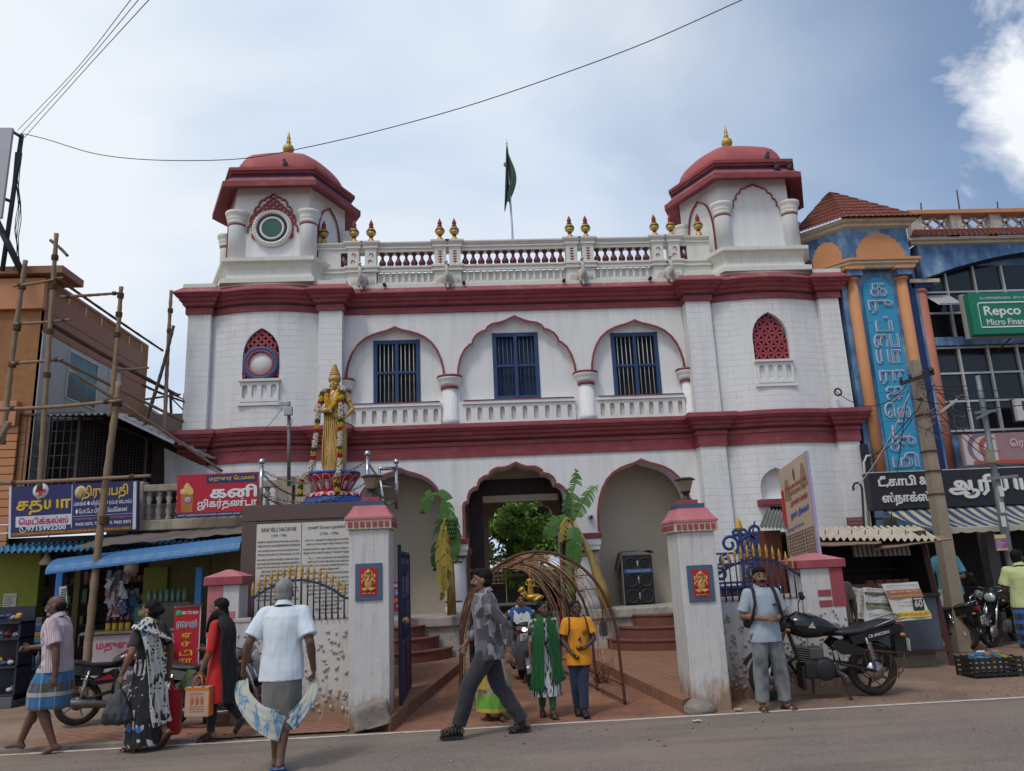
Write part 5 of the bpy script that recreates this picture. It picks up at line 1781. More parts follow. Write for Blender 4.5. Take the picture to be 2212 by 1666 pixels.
mb.text('ஜிகர்தண்டா',at(.625,.72),W*.73,Hh*.27,ex,ez,.005,.03)
mb.text('ராணி ராஜலெட்சுமி காம்ப்ளக்ஸ், அரண்மனை வாசல் - சிவகங்கை',at(.5,.95),W*.94,Hh*.06,ex,ez,.005,.01)
mb.use(mat('cup_caramel',(.36,.15,.03),.5))
rect(mb,lambda u,v:at(.07+(u-.5)*(1.0-.25*v)*.17+.06,v),0,1,.42,.88,.004)
mb.use(mat('cup_cream',(.62,.42,.14),.5))
for u,v,r_ in((.09,.40,.055),(.15,.37,.06),(.17,.42,.05),(.13,.30,.05),(.13,.24,.03)):
 mb.ell(at(u,v)-Vector((0,.006,0)),(r_*1.2,.006,r_),12,6)
mb.use(mat('cup_badge',(.40,.30,.42),.5)).lathe([(.055,0),(.05,.003)],at(.14,.60)-Vector((0,.008,0)),16,axis=(0,-1,0))
mb.build('lettering',None,sg)
M_btin=mat('blue_tin',(.035,.19,.36),.5,var=.15,vs=4,grime=.3,gcol=(.05,.06,.07))
M_bplas=mat('blue_plastic_canopy',(.04,.15,.33),.45,var=.12,vs=5)
t_=thing('tin_roof','long blue corrugated tin roof over the left shop fronts','roof',fp(-60,1195,13.1))
mb=MB().use(M_btin)
corrugated(mb,fp(-80,1195,12.9),fp(530,1178,13.2),fp(530,1158,14.3),fp(-80,1178,14.3),46,.022)
mb.build('sheet',None,t_)
cp=thing('blue_canopy','ribbed blue plastic canopy with rolled front edge on two blue posts before the juice shop','canopy',(-6.4,12.6,0))
a_,b_=fp(112,1226,12.3),fp(525,1175,12.3)
mb=MB().use(M_bplas)
N=13
rows=[]
for i in range(N*8+1):
 u=i/(N*8)
 base=a_.lerp(b_,u)
 k=abs(math.sin(PI*u*N))
 row=[]
 for j in range(33):
  t=j/32
  ang=R(100-110*t)
  rad=.22+.004*math.sin(t*70)
  row.append(base+Vector((0,.22-.40*math.sin(R(90)*t)-.012*k,.21*math.cos(R(95)*t)-.09+.010*k**.5+.016*(i%8==0)+.0045*math.sin(t*50))))
 rows.append(row)
mb.grid(rows)
mb.grid([[v+Vector((0,.012,-.008))for v in r]for r in rows[::-1]])
mb.build('canopy_sheet',None,cp)
for x in(132,432):
 p=fp(x,1240,12.55)
 MB().use(mat('blue_post',(.02,.13,.36),.5,var=.12)).bbx(p.x-.05,p.x+.05,12.5,12.6,0,p.z+.1,.008).build('post',None,cp)
mb=MB().use(mat('grey_tarpaulin',(.14,.115,.10),.9,var=.35,vs=7,bump=.5))
rows=[]
for j in range(8):
 rows.append([fp(150,1200,12.6).lerp(fp(535,1165,12.6),i/40)+Vector((0,j*.15,.10+.03*j+.03*noise.noise((i*.35,j*.8,2))))for i in range(41)])
mb.grid(rows)
mb.build('tarpaulin',None,cp)
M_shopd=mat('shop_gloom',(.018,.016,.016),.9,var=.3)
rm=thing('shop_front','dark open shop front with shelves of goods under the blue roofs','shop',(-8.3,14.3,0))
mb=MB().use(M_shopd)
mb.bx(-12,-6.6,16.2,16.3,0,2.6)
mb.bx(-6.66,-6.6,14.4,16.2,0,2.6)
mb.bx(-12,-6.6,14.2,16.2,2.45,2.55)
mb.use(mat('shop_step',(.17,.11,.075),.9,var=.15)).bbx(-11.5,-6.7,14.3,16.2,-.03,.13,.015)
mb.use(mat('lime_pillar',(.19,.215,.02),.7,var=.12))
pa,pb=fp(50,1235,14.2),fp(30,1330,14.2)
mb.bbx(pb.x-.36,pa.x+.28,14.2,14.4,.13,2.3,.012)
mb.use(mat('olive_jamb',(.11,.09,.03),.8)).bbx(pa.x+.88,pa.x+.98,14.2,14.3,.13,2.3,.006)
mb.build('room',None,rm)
mb=MB().use(mat('shelf_wood',(.055,.045,.035),.7))
for z in(.62,1.0,1.36,1.70):
 mb.bx(-8.75,-7.75,14.62,15.0,z,z+.025)
 mb.bx(-7.5,-6.75,15.2,15.6,z,z+.025)
mb.build('shelf',None,rm)
gm=[mat('goods_%s'%n,c,.45,var=.15)for n,c in(('white',(.30,.30,.30)),('amber',(.20,.11,.03)),('red',(.22,.03,.03)),('blue',(.03,.06,.16)),('green',(.04,.12,.07)),('grey',(.11,.11,.11)))]
mb=MB()
for z in(.155,.645,1.025,1.385,1.725):
 x=-8.72
 while x<-7.8:
  w_=random.uniform(.05,.12)
  h_=random.uniform(.10,.27)
  mb.use(random.choice(gm))
  if random.random()<.5:
   mb.bbx(x,x+w_,14.66,14.9,z,z+h_,.006)
  else:
   mb.lathe([(w_/2,0),(w_/2,h_*.7),(w_*.2,h_*.85),(w_*.2,h_)],(x+w_/2,14.75,z),8)
  x+=w_+.012
 x=-7.48
 while x<-6.8:
  w_=random.uniform(.05,.12)
  h_=random.uniform(.10,.24)
  mb.use(random.choice(gm)).bbx(x,x+w_,15.24,15.5,z,z+h_,.006)
  x+=w_+.012
tag(mb.build('shelf_goods',loc=(-8.2,14.7,.13)),'mixed bottles and boxes crowding the dark shop shelves','goods',kind='stuff')
ntc=MB().use(M_paper)
p=fp(20,1303,14.19)
ntc.bx(p.x-.11,p.x+.11,14.19,14.196,p.z-.16,p.z+.16)
ntc.use(M_inkd)
for k in range(9):
 ntc.bx(p.x-.09,p.x+.09-.03*(k%3),14.186,14.189,p.z+.11-k*.03,p.z+.118-k*.03)
tag(ntc.build('paper_notice',loc=(p.x,14.19,p.z-.16)),'white printed notice pasted on the lime green shop pillar','notice')
ntc=MB().use(M_paper)
p=fp(137,1290,12.48)
ntc.obx(p,(.055,.004,.16),((1,0,.12),(0,1,0),(-.12,0,1)))
ntc.use(M_inkd)
for k in range(7):
 ntc.obx(p+Vector((.0,-.006,.11-k*.035)),(.04,.001,.010),((1,0,.12),(0,1,0),(-.12,0,1)))
tag(ntc.build('handbill',loc=p),'narrow printed handbill tied on the blue canopy post','handbill')
for i,(x,y,Y)in enumerate(((100,1215,13.3),(283,1238,12.9))):
 p=fp(x,y,Y)
 mb=MB().use(mat('cream_shade',(.40,.34,.24),.6,var=.1)).lathe([(.02,.22),(.03,.12),(.05,.09),(.10,.0),(.095,-.04),(.0,-.05)]if i==0 else[(.10,.16),(.11,.02),(.06,-.05),(.0,-.06)],p,16)
 mb.use(M_black).tube([p+Vector((0,0,.16)),p+Vector((0,0,.45))],.008,5)
 tag(mb.build('hanging_lamp',loc=p),['bell shaped cream lamp hanging under the blue tin roof edge','drum shaped cream lamp hanging under the blue plastic canopy'][i],'lamp','lamps hanging in the shops')
def packet_bunch(px,y0,y1,Y,cols,lab,n,wx):
 a_,b_=fp(px,y0,Y),fp(px,y1,Y)
 mb=MB().use(M_black).tube([a_+Vector((0,0,.15)),a_],.008,5)
 for k in range(n):
  mb.use(cols[k%len(cols)])
  c_=a_.lerp(b_,random.random())+Vector((random.uniform(-wx,wx),random.uniform(-.07,.07),0))
  r_=Matrix.Rotation(random.uniform(-.6,.6),3,'Y')@Matrix.Rotation(random.uniform(-.8,.8),3,'Z')
  mb.obx(c_,(.045,.012,.065),(r_@Vector((1,0,0)),r_@Vector((0,1,0)),r_@Vector((0,0,1))))
 tag(mb.build('packet_bunch',loc=a_),lab,'packets','bunches of packets hanging at the counter','stuff')
pk=[mat('pk_%s'%n,c,.35,var=.2,vs=20)for n,c in(('silver',(.34,.33,.35)),('brown',(.17,.09,.07)),('navy',(.05,.06,.13)),('white',(.45,.43,.43)),('pinkish',(.30,.14,.13)))]
packet_bunch(253,1240,1325,12.7,pk,'dense bunch of silver and brown sachets hanging from the blue canopy',75,.12)
packet_bunch(284,1285,1330,12.9,[mat('pk_teal',(.03,.17,.17),.4),mat('pk_aqua',(.10,.22,.25),.4),pk[2]],'teal plastic packets hanging beside the silver sachets',30,.09)
ct=thing('juice_counter','shop counter with pink printed front cloth behind the red striped motorcycle','counter',(-6.6,12.7,0))
mb=MB().use(mat('counter_wood',(.20,.16,.12),.7,var=.2))
pa,pb=fp(190,1370,12.6),fp(395,1372,12.6)
mb.bbx(pa.x-.1,pb.x,12.55,13.1,.95,.99,.01)
mb.bx(pa.x-.05,pb.x-.05,12.62,13.1,0,.95)
mb.build('counter',None,ct)
mb=MB().use(mat('pink_print_cloth',(.42,.34,.37),.75,var=.08)).bx(pa.x-.05,pb.x-.05,12.60,12.612,.28,.93)
mb.use(mat('letter_crimson')).text('மதுரை பேமஸ்',((pa.x+pb.x)/2,12.598,.78),1.15,.17,bold=.02)
mb.use(mat('letter_navy',(.02,.025,.12),.6)).text('ஜிகர்தண்டா',((pa.x+pb.x)/2+.2,12.598,.45),.9,.16,bold=.02)
mb.build('front_cloth',None,ct)
for k,x in enumerate((233,247,261,275)):
 p=fp(x,1370,12.7)
 p.z=.99
 mb=MB().use(mat('syrup_yellow',(.45,.28,.03),.3)).lathe([(.035,0),(.04,.01),(.04,.12)],p,12)
 mb.use(mat('syrup_red',(.09,.012,.012),.2,spec=.6)).lathe([(.04,.12),(.038,.18),(.015,.24),(.015,.28)],p,12)
 o=mb.build('syrup_bottle',loc=p)
 tag(o,['syrup bottle nearest the bamboo pole on the juice counter','second syrup bottle from the bamboo pole','third syrup bottle from the bamboo pole','syrup bottle farthest from the bamboo pole'][k],'bottle','syrup bottles on the juice counter')
 MB().use(mat('cap_red',(.3,.02,.02),.4)).lathe([(.018,.28),(.018,.305),(0,.306)],(0,0,0),10).build('cap',None,o,local=True)
bq=fp(360,1302,13.6)
for k in range(7):
 p=Vector((bq.x-.28+k*.095,13.6,bq.z))
 mb=MB().use(mat('green_water_bottle',(.10,.20,.17),.15,spec=.7,var=.1)).lathe([(.036,0),(.038,.02),(.038,.16),(.016,.21),(.016,.235)],p,10)
 o=mb.build('water_bottle',loc=p)
 tag(o,'pale green water bottle in the row on the shop glass shelf','bottle','water bottles on the shop shelf')
sh=MB().use(mat('shelf_grey',(.25,.22,.18),.6)).bbx(bq.x-.4,bq.x+.42,13.5,13.75,bq.z-.03,bq.z-.002,.004)
sh.bbx(bq.x-.38,bq.x+.40,13.52,13.74,0,bq.z-.032,.004)
tag(sh.build('display_shelf',loc=(bq.x,13.6,0)),'low shop cabinet carrying the green water bottles behind the saree woman','cabinet')
tl=thing('display_box','teal display box with a yellow label on the juice counter','box',(fp(312,1372,12.8).x,12.8,.99))
p=tl.location
MB().use(mat('teal_box',(.03,.15,.15),.5,var=.2)).bbx(p.x-.16,p.x+.16,12.75,12.95,.99,1.32,.01).build('box',None,tl)
MB().use(M_ye).bx(p.x-.09,p.x+.1,12.742,12.749,1.2,1.28).build('label',None,tl)
rk=thing('snack_rack','dark display rack of colourful snack packets at the left picture edge','rack',(-8.95,12.6,0))
mb=MB().use(mat('rack_navy',(.022,.026,.042),.6))
x0,x1=fp(-40,1400,12.4).x,fp(42,1400,12.4).x
for z in(.15,.55,.95,1.18):
 mb.bbx(x0,x1,12.35,12.75,z,z+.03,.004)
mb.bx(x0,x1,12.74,12.78,.1,1.42)
mb.bx(x1-.03,x1,12.38,12.74,.1,1.2)
mb.use(mat('rack_grey',(.10,.10,.11),.6)).bbx(x0,x1,12.33,12.74,0,.15,.01)
mb.build('shelf',None,rk)
mb=MB()
for k in range(60):
 mb.use([mat('pack_yellow'),gm[3],mat('pack_blue'),gm[2],pk[3],mat('snack_orange',(.40,.15,.03),.4)][k%6])
 z=random.choice((.21,.61,1.01,1.24))
 mb.ell((random.uniform(x0+.05,x1-.05),random.uniform(12.4,12.6),z+random.uniform(0,.07)),(.055,.04,.035),8,5)
mb.build('snack_packets',None,rk)['kind']='stuff'
stk=thing('goods_stack','stack of blue packs on the shop step beside the snack rack','packs',(fp(65,1365,13.4).x,13.4,.13))
p=stk.location
mb=MB()
for k in range(8):
 mb.use([gm[3],mat('pack_blue'),gm[5],mat('pack_green'),mat('snack_orange')][k%5]).bbx(p.x-.22+.02*(k%2),p.x+.2,13.35,13.6,.62+k*.075,.69+k*.075,.01)
mb.use(mat('rack_navy')).bbx(p.x-.3,p.x+.3,13.3,13.65,.13,.61,.01)
mb.build('packs',None,stk)
gc=thing('bottle_cabinet','blue framed cabinet of small white bottles below the shop shelf','cabinet',(fp(90,1430,13.2).x,13.2,0))
p=gc.location
mb=MB().use(mat('rack_navy')).bx(p.x-.32,p.x+.32,13.35,13.4,.05,.85)
mb.use(mat('blue_post'))
for z in(.05,.43,.83):
 mb.bbx(p.x-.34,p.x+.34,13.12,13.4,z,z+.03,.004)
mb.build('frame',None,gc)
mb=MB().use(mat('pale_bottle',(.30,.36,.42),.3))
for z in(.08,.46):
 for k in range(6):
  mb.lathe([(.035,0),(.035,.17),(.012,.21),(.012,.25)],(p.x-.26+k*.10,13.2,z),8)
mb.build('bottles',None,gc)['kind']='stuff'
sg,at,W,Hh,ex,ez=board('advertising_board','upright red board with phone number and blue Tamil title beside the pink gate pier',[(378,1312),(434,1309),(428,1445),(372,1446)],11.2,.03,mat('sign_red'))
mb=MB().use(mat('sign_edge'))
rect(mb,at,-.02,1.02,-.012,.004,.003)
rect(mb,at,.975,1.02,0,1,.003)
mb.use(M_wt).text('880 770 9669',at(.60,.10),W*.62,Hh*.055,ex,ez,.005,.02)
mb.text('ராயல்',at(.5,.29),W*.80,Hh*.17,ex,ez,.005,.09)
mb.use(mat('letter_navy')).text('ராயல்',at(.5,.29),W*.76,Hh*.15,ex,ez,.007,.02)
mb.use(M_yl)
for s_,v in(('ஏ',.47),('ர்',.60),('டி',.74),('ரா',.88)):
 mb.text(s_,at(.5,v),W*(.36 if len(s_)<2 or s_=='ர்' else .5),Hh*.09,ex,ez,.005,.02)
mb.use(mat('green_dot',(.05,.3,.1),.5)).lathe([(.045,0),(.04,.003)],at(.17,.10)-Vector((0,.004,0)),14,axis=(0,-1,0))
mb.build('lettering',None,sg)
mb=MB().use(M_iron)
for u in(.08,.92):
 p,q=at(u,1),at(u,.9)
 mb.bar((p.x,p.y+.03,0),(q.x,q.y+.03,q.z),.03)
mb.bar(at(0,-.03)+Vector((0,.02,0)),at(1.1,-.02)+Vector((0,.02,0)),.12,.015)
mb.build('leg',None,sg)
M_bam=mat('bamboo',(.23,.155,.095),.7,var=.25,vs=7,bump=.1,grime=.4,gcol=(.12,.08,.05),gs=(5,5,1))
M_bamd=mat('old_bamboo',(.085,.055,.04),.8,var=.3,vs=7,bump=.2)
M_rope=mat('coir_rope',(.10,.06,.035),.95,var=.3,vs=30)
def bamboo(a,b,r_,lab,m=M_bam,joints=9,ties=()):
 a,b=Vector(a),Vector(b)
 r=r_*.68
 o_=thing('bamboo_pole',lab,'bamboo pole',a,group='bamboo scaffolding poles')
 pts,rs=[],[]
 side=Vector((noise.noise(a)*.1,0,noise.noise(b)*.06))
 for k in range(joints*3+1):
  u=k/(joints*3)
  pts.append(a.lerp(b,u)+side*math.sin(PI*u))
  rs.append(r*(1-.18*u)*(1.16 if k%3==0 else 1.0))
 MB().use(m).tube(pts,rs,9).build('culm',None,o_)
 if ties:
  for u in ties:
   t_=MB().use(M_rope)
   p=a.lerp(b,u)
   d=(b-a).normalized()
   for k in range(4):
    t_.torus(p+d*(k-1.5)*r*.55,r*1.12,r*.32,10,5,axis=d)
   t_.build('rope_tie',None,o_)
 return o_
def pole_px(top,bot,Y,r,lab,ground=True,m=M_bam,ties=(),joints=12,Yb=None):
 a,b=fp(*top,Y),fp(*bot,Yb or Y)
 if ground:
  b=ext(a,b)
 return bamboo(b,a,r,lab,m,joints,ties)
pole_px((55,563),(5,960),12.9,.065,'leftmost upright bamboo pole before the orange panels',ground=False,ties=(.42,.62,.85))
pole_px((122,505),(85,1060),12.6,.06,'tallest bamboo upright standing before the grey panels',ground=False,ties=(.43,.60,.78,.90))
pole_px((262,620),(238,900),13.0,.06,'slim bamboo upright before the brown cladding with a rope tail',ground=False,ties=(.62,.78,.93))
pole_px((258,825),(197,1372),12.2,.085,'thick pale bamboo pole passing in front of the blue chemist sign',ties=(.55,.93),joints=14)
pole_px((370,628),(355,950),14.6,.055,'lone bamboo upright nearest the palace wall',ground=False,ties=(.72,.86))
pole_px((375,704),(310,925),14.5,.05,'slanting grey bamboo prop crossing beside the palace wall',m=M_bamd,ground=False)
for i,(a,b,ya,yb,r,m,lab)in enumerate((((-10,1045),(325,1028),12.1,12.1,.045,M_bam,'lowest horizontal bamboo ledger along the top of the blue chemist sign'),((-5,885),(262,865),12.2,12.1,.045,M_bam,'horizontal bamboo ledger in front of the iron grille terrace'),((30,700),(152,690),12.7,12.6,.035,M_bam,'short bamboo ledger between the two left uprights at the grey panels'),((30,618),(135,600),12.7,12.5,.035,M_bam,'short bamboo ledger at the top of the tallest upright'),((130,642),(262,633),12.6,13.0,.04,M_bam,'topmost horizontal bamboo reaching from tallest to slim upright'),((25,785),(135,776),12.8,12.6,.04,M_bam,'bamboo ledger crossing the orange panels at mid height'),((122,600),(352,758),12.6,14.6,.035,M_bamd,'long dark bamboo diagonal sloping from the tallest upright to the palace side'),((110,700),(385,855),12.7,15.0,.06,M_bamd,'dark bundled bamboo diagonal along the brown cladding'),((130,778),(395,910),12.7,15.0,.045,M_bam,'pale bamboo diagonal below the picture board'),((150,800),(480,1018),12.5,14.4,.04,M_bam,'long thin bamboo diagonal running down to the red ice cream sign'),((110,520),(145,552),13.2,12.4,.04,M_bamd,'stub of bamboo lashed at the top of the tallest upright'),((245,797),(320,795),13.2,14.3,.035,M_bam,'short bamboo stub pointing to the palace at the cladding corner'),((305,830),(398,868),14.5,15.0,.035,M_bamd,'dark bamboo ledger tied to the lone upright near the palace'),((300,865),(390,852),14.6,14.6,.03,M_bamd,'thin dark crossing bamboo at the lone upright near the palace'),((20,912),(-30,1000),12.0,11.9,.06,M_bam,'stout bamboo stub slanting out of the picture at the left edge'))):
 bamboo(fp(*a,ya),fp(*b,yb),r,lab,m,8,(.12,.88)if i<6 else())
 # ---------------------------------------------------------------- gate pillars, boundary walls, railings, gate leaves
def mud_fn(c,mud,z0=.0,z1=.75):
 def fn(nt,tc,b):
  sp=nd(nt,'ShaderNodeSeparateXYZ',{0:tc})
  n=nd(nt,'ShaderNodeTexNoise',{'Vector':nd(nt,'ShaderNodeMapping',{'Vector':tc,'Scale':(4,4,1.2)}).outputs[0],'Scale':1.8,'Detail':9,'Roughness':.7})
  n2=nd(nt,'ShaderNodeTexNoise',{'Vector':nd(nt,'ShaderNodeMapping',{'Vector':tc,'Scale':(7,7,.7)}).outputs[0],'Scale':1.6,'Detail':8,'Roughness':.7})
  h=mth(nt,'MULTIPLY_ADD',n.outputs[0],1.5,mth(nt,'MULTIPLY',sp.outputs[2],-1.25))
  k=mth(nt,'MULTIPLY',ramp(nt,h,[(.26,(0,0,0)),(.62,(1,1,1))]),.9)
  c1=mixc(nt,mth(nt,'MULTIPLY',ramp(nt,n2.outputs[0],[(.50,(0,0,0)),(.70,(1,1,1))]),.65),c,(.27,.24,.21))
  return mixc(nt,k,c1,mud)
 return fn
M_muddy=mat('mud_splashed_whitewash',fn=mud_fn((.54,.52,.51),(.27,.155,.09)),rough=.9,var=.08,vs=5,bump=.25,bs=18)
M_pink=mat('pink_pier_cap',(.44,.14,.16),.75,var=.15,vs=5,grime=.35,gcol=(.55,.32,.3))
M_pinkd=mat('pier_red',(.30,.055,.07),.7,var=.15,grime=.3,gcol=(.4,.2,.2))
M_bluep=mat('pier_blue',(.06,.08,.14),.7,var=.15)
M_creamd=mat('cream_frieze',(.52,.44,.34),.8,var=.12,grime=.3)
def gate_pillar(x0,x1,y0,y1,zt,label):
 t_=thing('gate_pillar',label,'gate pillar',((x0+x1)/2,y0,0),group='gate pillars')
 MB().use(M_muddy).bbx(x0,x1,y0,y1,-.05,zt,.012).build('shaft',None,t_)
 q=[(x0,y0),(x1,y0),(x1,y1),(x0,y1)]
 mb=MB().use(M_creamd)
 mb.bbx(x0-.035,x1+.035,y0-.035,y1+.035,zt+.002,zt+.115,.006)
 mb.use(M_pinkd)
 for k in range(7):
  x=x0-.02+(x1-x0+.04)*(k+.5)/7
  mb.bbx(x-.024,x+.024,y0-.05,y0-.03,zt+.03,zt+.09,.004)
  y=y0-.02+(y1-y0+.04)*(k+.5)/7
  for xx in(x0-.05,x1+.03):
   mb.bbx(xx,xx+.02,y-.024,y+.024,zt+.03,zt+.09,.004)
 mb.use(M_pink)
 cxp,cyp=(x0+x1)/2,(y0+y1)/2
 hw,hd=(x1-x0)/2,(y1-y0)/2
 rings=[]
 for s_,z in((.05,zt+.117),(.05,zt+.145),(.035,zt+.153),(.0,zt+.20),(-.03,zt+.25),(-.045,zt+.285)):
  rings.append([Vector((cxp+sx*(hw+s_),cyp+sy*(hd+s_),z))for sx,sy in((-1,-1),(1,-1),(1,1),(-1,1))])
 mb.loft(rings,True,True,False)
 mb.use(M_bluep).bbx(cxp-.17,cxp+.17,cyp-.17,cyp+.17,zt+.287,zt+.345,.005)
 mb.use(M_pinkd).bbx(cxp-.11,cxp+.11,cyp-.11,cyp+.11,zt+.347,zt+.395,.005)
 mb.build('cap',None,t_)
 tx,tz=(x0+x1)/2-.0,zt-.60
 y=y0-.002
 f=MB().use(mat('tile_blue_frame',(.055,.10,.17),.55,var=.12)).bbx(tx-.155,tx+.155,y-.018,y,tz-.21,tz+.21,.004)
 f.use(mat('tile_red',(.40,.012,.014),.4,var=.1)).bx(tx-.10,tx+.10,y-.022,y-.018,tz-.155,tz+.155)
 fr=f.build('deity_tile',None,t_)
 g_=MB().use(mat('tile_gold',(.50,.26,.09),.4,var=.3,vs=40))
 yy=y-.026
 g_.torus((tx,yy,tz+.075),.05,.007,24,6)
 g_.ell((tx,yy,tz+.075),(.032,.014,.036),12,8)
 for s_ in(-1,1):
  g_.ell((tx+s_*.038,yy,tz+.072),(.016,.008,.022),8,6)
  g_.tube([(tx+s_*.035,yy,tz+.03),(tx+s_*.07,yy,tz+.01),(tx+s_*.068,yy,tz-.03)],.013,6)
  g_.tube([(tx+s_*.035,yy,tz+.03),(tx+s_*.075,yy,tz+.045),(tx+s_*.07,yy,tz+.085)],.011,6)
  g_.tube([(tx,yy,tz-.08),(tx+s_*.07,yy-.004,tz-.085),(tx+s_*.02,yy-.008,tz-.105)],.02,7)
 g_.ell((tx,yy,tz-.02),(.048,.018,.062),12,8)
 g_.tube([(tx,yy-.014,tz+.06),(tx+.006,yy-.018,tz+.03),(tx-.014,yy-.018,tz)],[.011,.009,.006],6)
 g_.bx(tx-.07,tx+.07,yy,y-.02,tz-.135,tz-.12)
 g_.lathe([(.036,.10),(.02,.125),(.006,.145)],(tx,yy,tz),8)
 g_.build('seated_figure',None,fr)
 return t_,(cxp,cyp,zt+.395)
def pillar_lamp(p,label):
 t_=thing('pillar_lamp',label,'lamp',p,group='lamps on the gate pillars')
 x,y,z=p
 MB().use(mat('lamp_black',(.025,.025,.028),.45)).lathe([(.075,0),(.07,.015),(.035,.03),(.03,.07),(.06,.10),(.068,.115)],p,14).build('stand',None,t_)
 MB().use(mat('lamp_amber_glass',(.24,.17,.11),.3,var=.2,spec=.6)).lathe([(.06,.117),(.105,.245),(.0,.246)],p,6,smooth=False).build('lamp_glass',None,t_)
 MB().use(mat('lamp_black')).lathe([(.13,.247),(.134,.262),(.105,.28),(.0,.285)],p,6,smooth=False).build('lid',None,t_)
_,lp=gate_pillar(-2.41,-1.945,9.32,9.86,2.19,'left gate pillar with blue framed deity tile beside the stone plaque monument')
pillar_lamp(lp,'black pillar lamp on the left gate pillar below the statue')
_,lp=gate_pillar(1.49,1.94,9.28,9.82,2.0,'right gate pillar with blue framed deity tile beside the standing man')
pillar_lamp(lp,'black pillar lamp on the right gate pillar before the palace arch')
M_peb=mat('set_pebble',(.42,.36,.31),.8,var=.3,vs=14,bump=.2)
M_gspear=mat('spear_gold',(.40,.22,.05),.5,metal=.2,var=.15)
M_railb=mat('railing_navy',(.016,.02,.062),.5,var=.15)
def boundary(x0,y0,x1,y1,zt,label,peb_label=None):
 t_=thing('boundary_wall',label,'wall',((x0+x1)/2,(y0+y1)/2,0),group='pebble studded boundary walls')
 a,b=Vector((x0,y0,0)),Vector((x1,y1,0))
 d=(b-a).normalized()
 n_=Vector((d.y,-d.x,0))
 c=(a+b)/2
 L=(b-a).length
 MB().use(M_muddy).obx(c-n_*.1+Vector((0,0,zt/2)),(L/2,.10,zt/2+.05),(d,n_,(0,0,1))).build('wall',None,t_)
 MB().use(mat('wall_coping',(.50,.44,.38),.9,var=.15,grime=.4)).obx(c-n_*.1+Vector((0,0,zt+.053)),(L/2+.004,.115,.018),(d,n_,(0,0,1))).build('coping',None,t_)
 mb=MB().use(M_peb)
 rr=random.Random(int(abs(x0)*100))
 for k in range(int(L*zt*105)):
  u,z=rr.uniform(.03,L-.03),rr.uniform(.08,zt-.12)
  p=a+d*u+Vector((0,0,z))+n_*.004
  s_=rr.uniform(.013,.024)
  rot=Matrix.Rotation(rr.uniform(0,3),3,'Y')
  mb.ell(p,(s_,s_*1.0,s_*rr.uniform(1.1,1.7)),7,5,rot)
 o=mb.build('pebbles',None,t_)
 o['kind']='stuff'
 return t_
def railing(a,b,zfun,label,n,zb):
 a,b=Vector(a),Vector(b)
 t_=thing('spear_railing',label,'railing',(a+b)/2+Vector((0,0,zb)),group='arched spear railings on the boundary walls')
 mb=MB().use(M_railb)
 pts=[a.lerp(b,i/30)+Vector((0,0,zfun(i/30)))for i in range(31)]
 for p,q in zip(pts,pts[1:]):
  mb.bar(p,q,.012,.028)
 mb.build('top_rail',None,t_)
 for k in range(n):
  u=(k+.5)/n
  p=a.lerp(b,u)
  z=zfun(u)
  o=MB().use(M_railb).tube([p+Vector((0,0,zb)),p+Vector((0,0,z+.03))],.0095,6).build('bar',None,t_)
  MB().use(M_gspear).lathe([(.013,.03),(.022,.045),(.013,.06),(.02,.075),(.012,.085),(.026,.11),(.018,.14),(.002,.21)],p+Vector((0,0,z)),8).build('spear_tip',None,o)
 return t_
boundary(-3.92,10.02,-2.42,9.90,1.14,'pebble studded white boundary wall in front of the statue monument, muddy at the foot')
railing((-3.72,9.97,0),(-2.44,9.88,0),lambda u:1.40+.24*math.sin(PI*min(1,u*1.1))**.8 if u<.91 else 1.40+.24*math.sin(PI*1.0)+0.0,'arched navy spear railing in front of the marble plaques',17,1.16)
RX=fp(1738,1350,10.0).x
boundary(1.95,9.85,RX,10.0,1.12,'pebble studded white boundary wall behind the standing man and black motorcycle')
railing((1.97,9.83,0),(RX+.06,9.98,0),lambda u:1.36+.28*math.sin(PI*min(1,u))**.8,'arched navy spear railing beside the right gate pillar',15,1.14)
def end_pier(x0,x1,y0,y1,zt,label,side):
 t_=thing('end_pier',label,'pier',((x0+x1)/2,y0,0),group='end piers of the boundary walls')
 MB().use(M_muddy).bbx(x0,x1,y0,y1,-.05,zt,.01).build('shaft',None,t_)
 mb=MB().use(M_pinkd)
 mb.bbx(x0-.05,x1+.05,y0-.05,y1+.05,zt+.002,zt+.10,.008)
 mb.use(M_pink)
 cx_,cy_=(x0+x1)/2,(y0+y1)/2
 mb.loft([[Vector((cx_+sx*((x1-x0)/2+.05)*k,cy_+sy*((y1-y0)/2+.05)*k,z))for sx,sy in((-1,-1),(1,-1),(1,1),(-1,1))]for k,z in((1,zt+.102),(.12,zt+.19))],True,True,False)
 mb.build('cap',None,t_)
 mb=MB().use(M_pink if side<0 else M_pinkd)
 if side<0:
  mb.bbx(x0-.006,x0+.18,y0-.008,y0+.05,zt-.62,zt-.002,.006)
  for k in(0,1):
   mb.bbx(x0+.19,x1-.04,y0-.008,y0+.02,zt-.58+k*.16,zt-.48+k*.16,.006)
 else:
  mb.bbx(x1-.16,x1+.012,y0-.012,y1,zt-.48,zt-.002,.006)
  for k in(0,1):
   mb.bbx(x1-.34,x1-.17,y0-.01,y0+.02,zt-.48+k*.13,zt-.40+k*.13,.006)
 mb.build('painted_band',None,t_)
 pb=MB().use(M_peb)
 rr=random.Random(5)
 for k in range(60):
  s_=rr.uniform(.013,.022)
  pb.ell((rr.uniform(x0+.03,x1-.03),y0-.003,rr.uniform(.1,zt-.65 if side<0 else zt-.5)),(s_,s_,s_*1.4),7,5)
 pb.build('pebbles',None,t_)['kind']='stuff'
end_pier(fp(449,1300,10.15).x,fp(516,1300,10.15).x,10.15,10.55,1.62,'faded pink end pier behind the woman in the red kurta',-1)
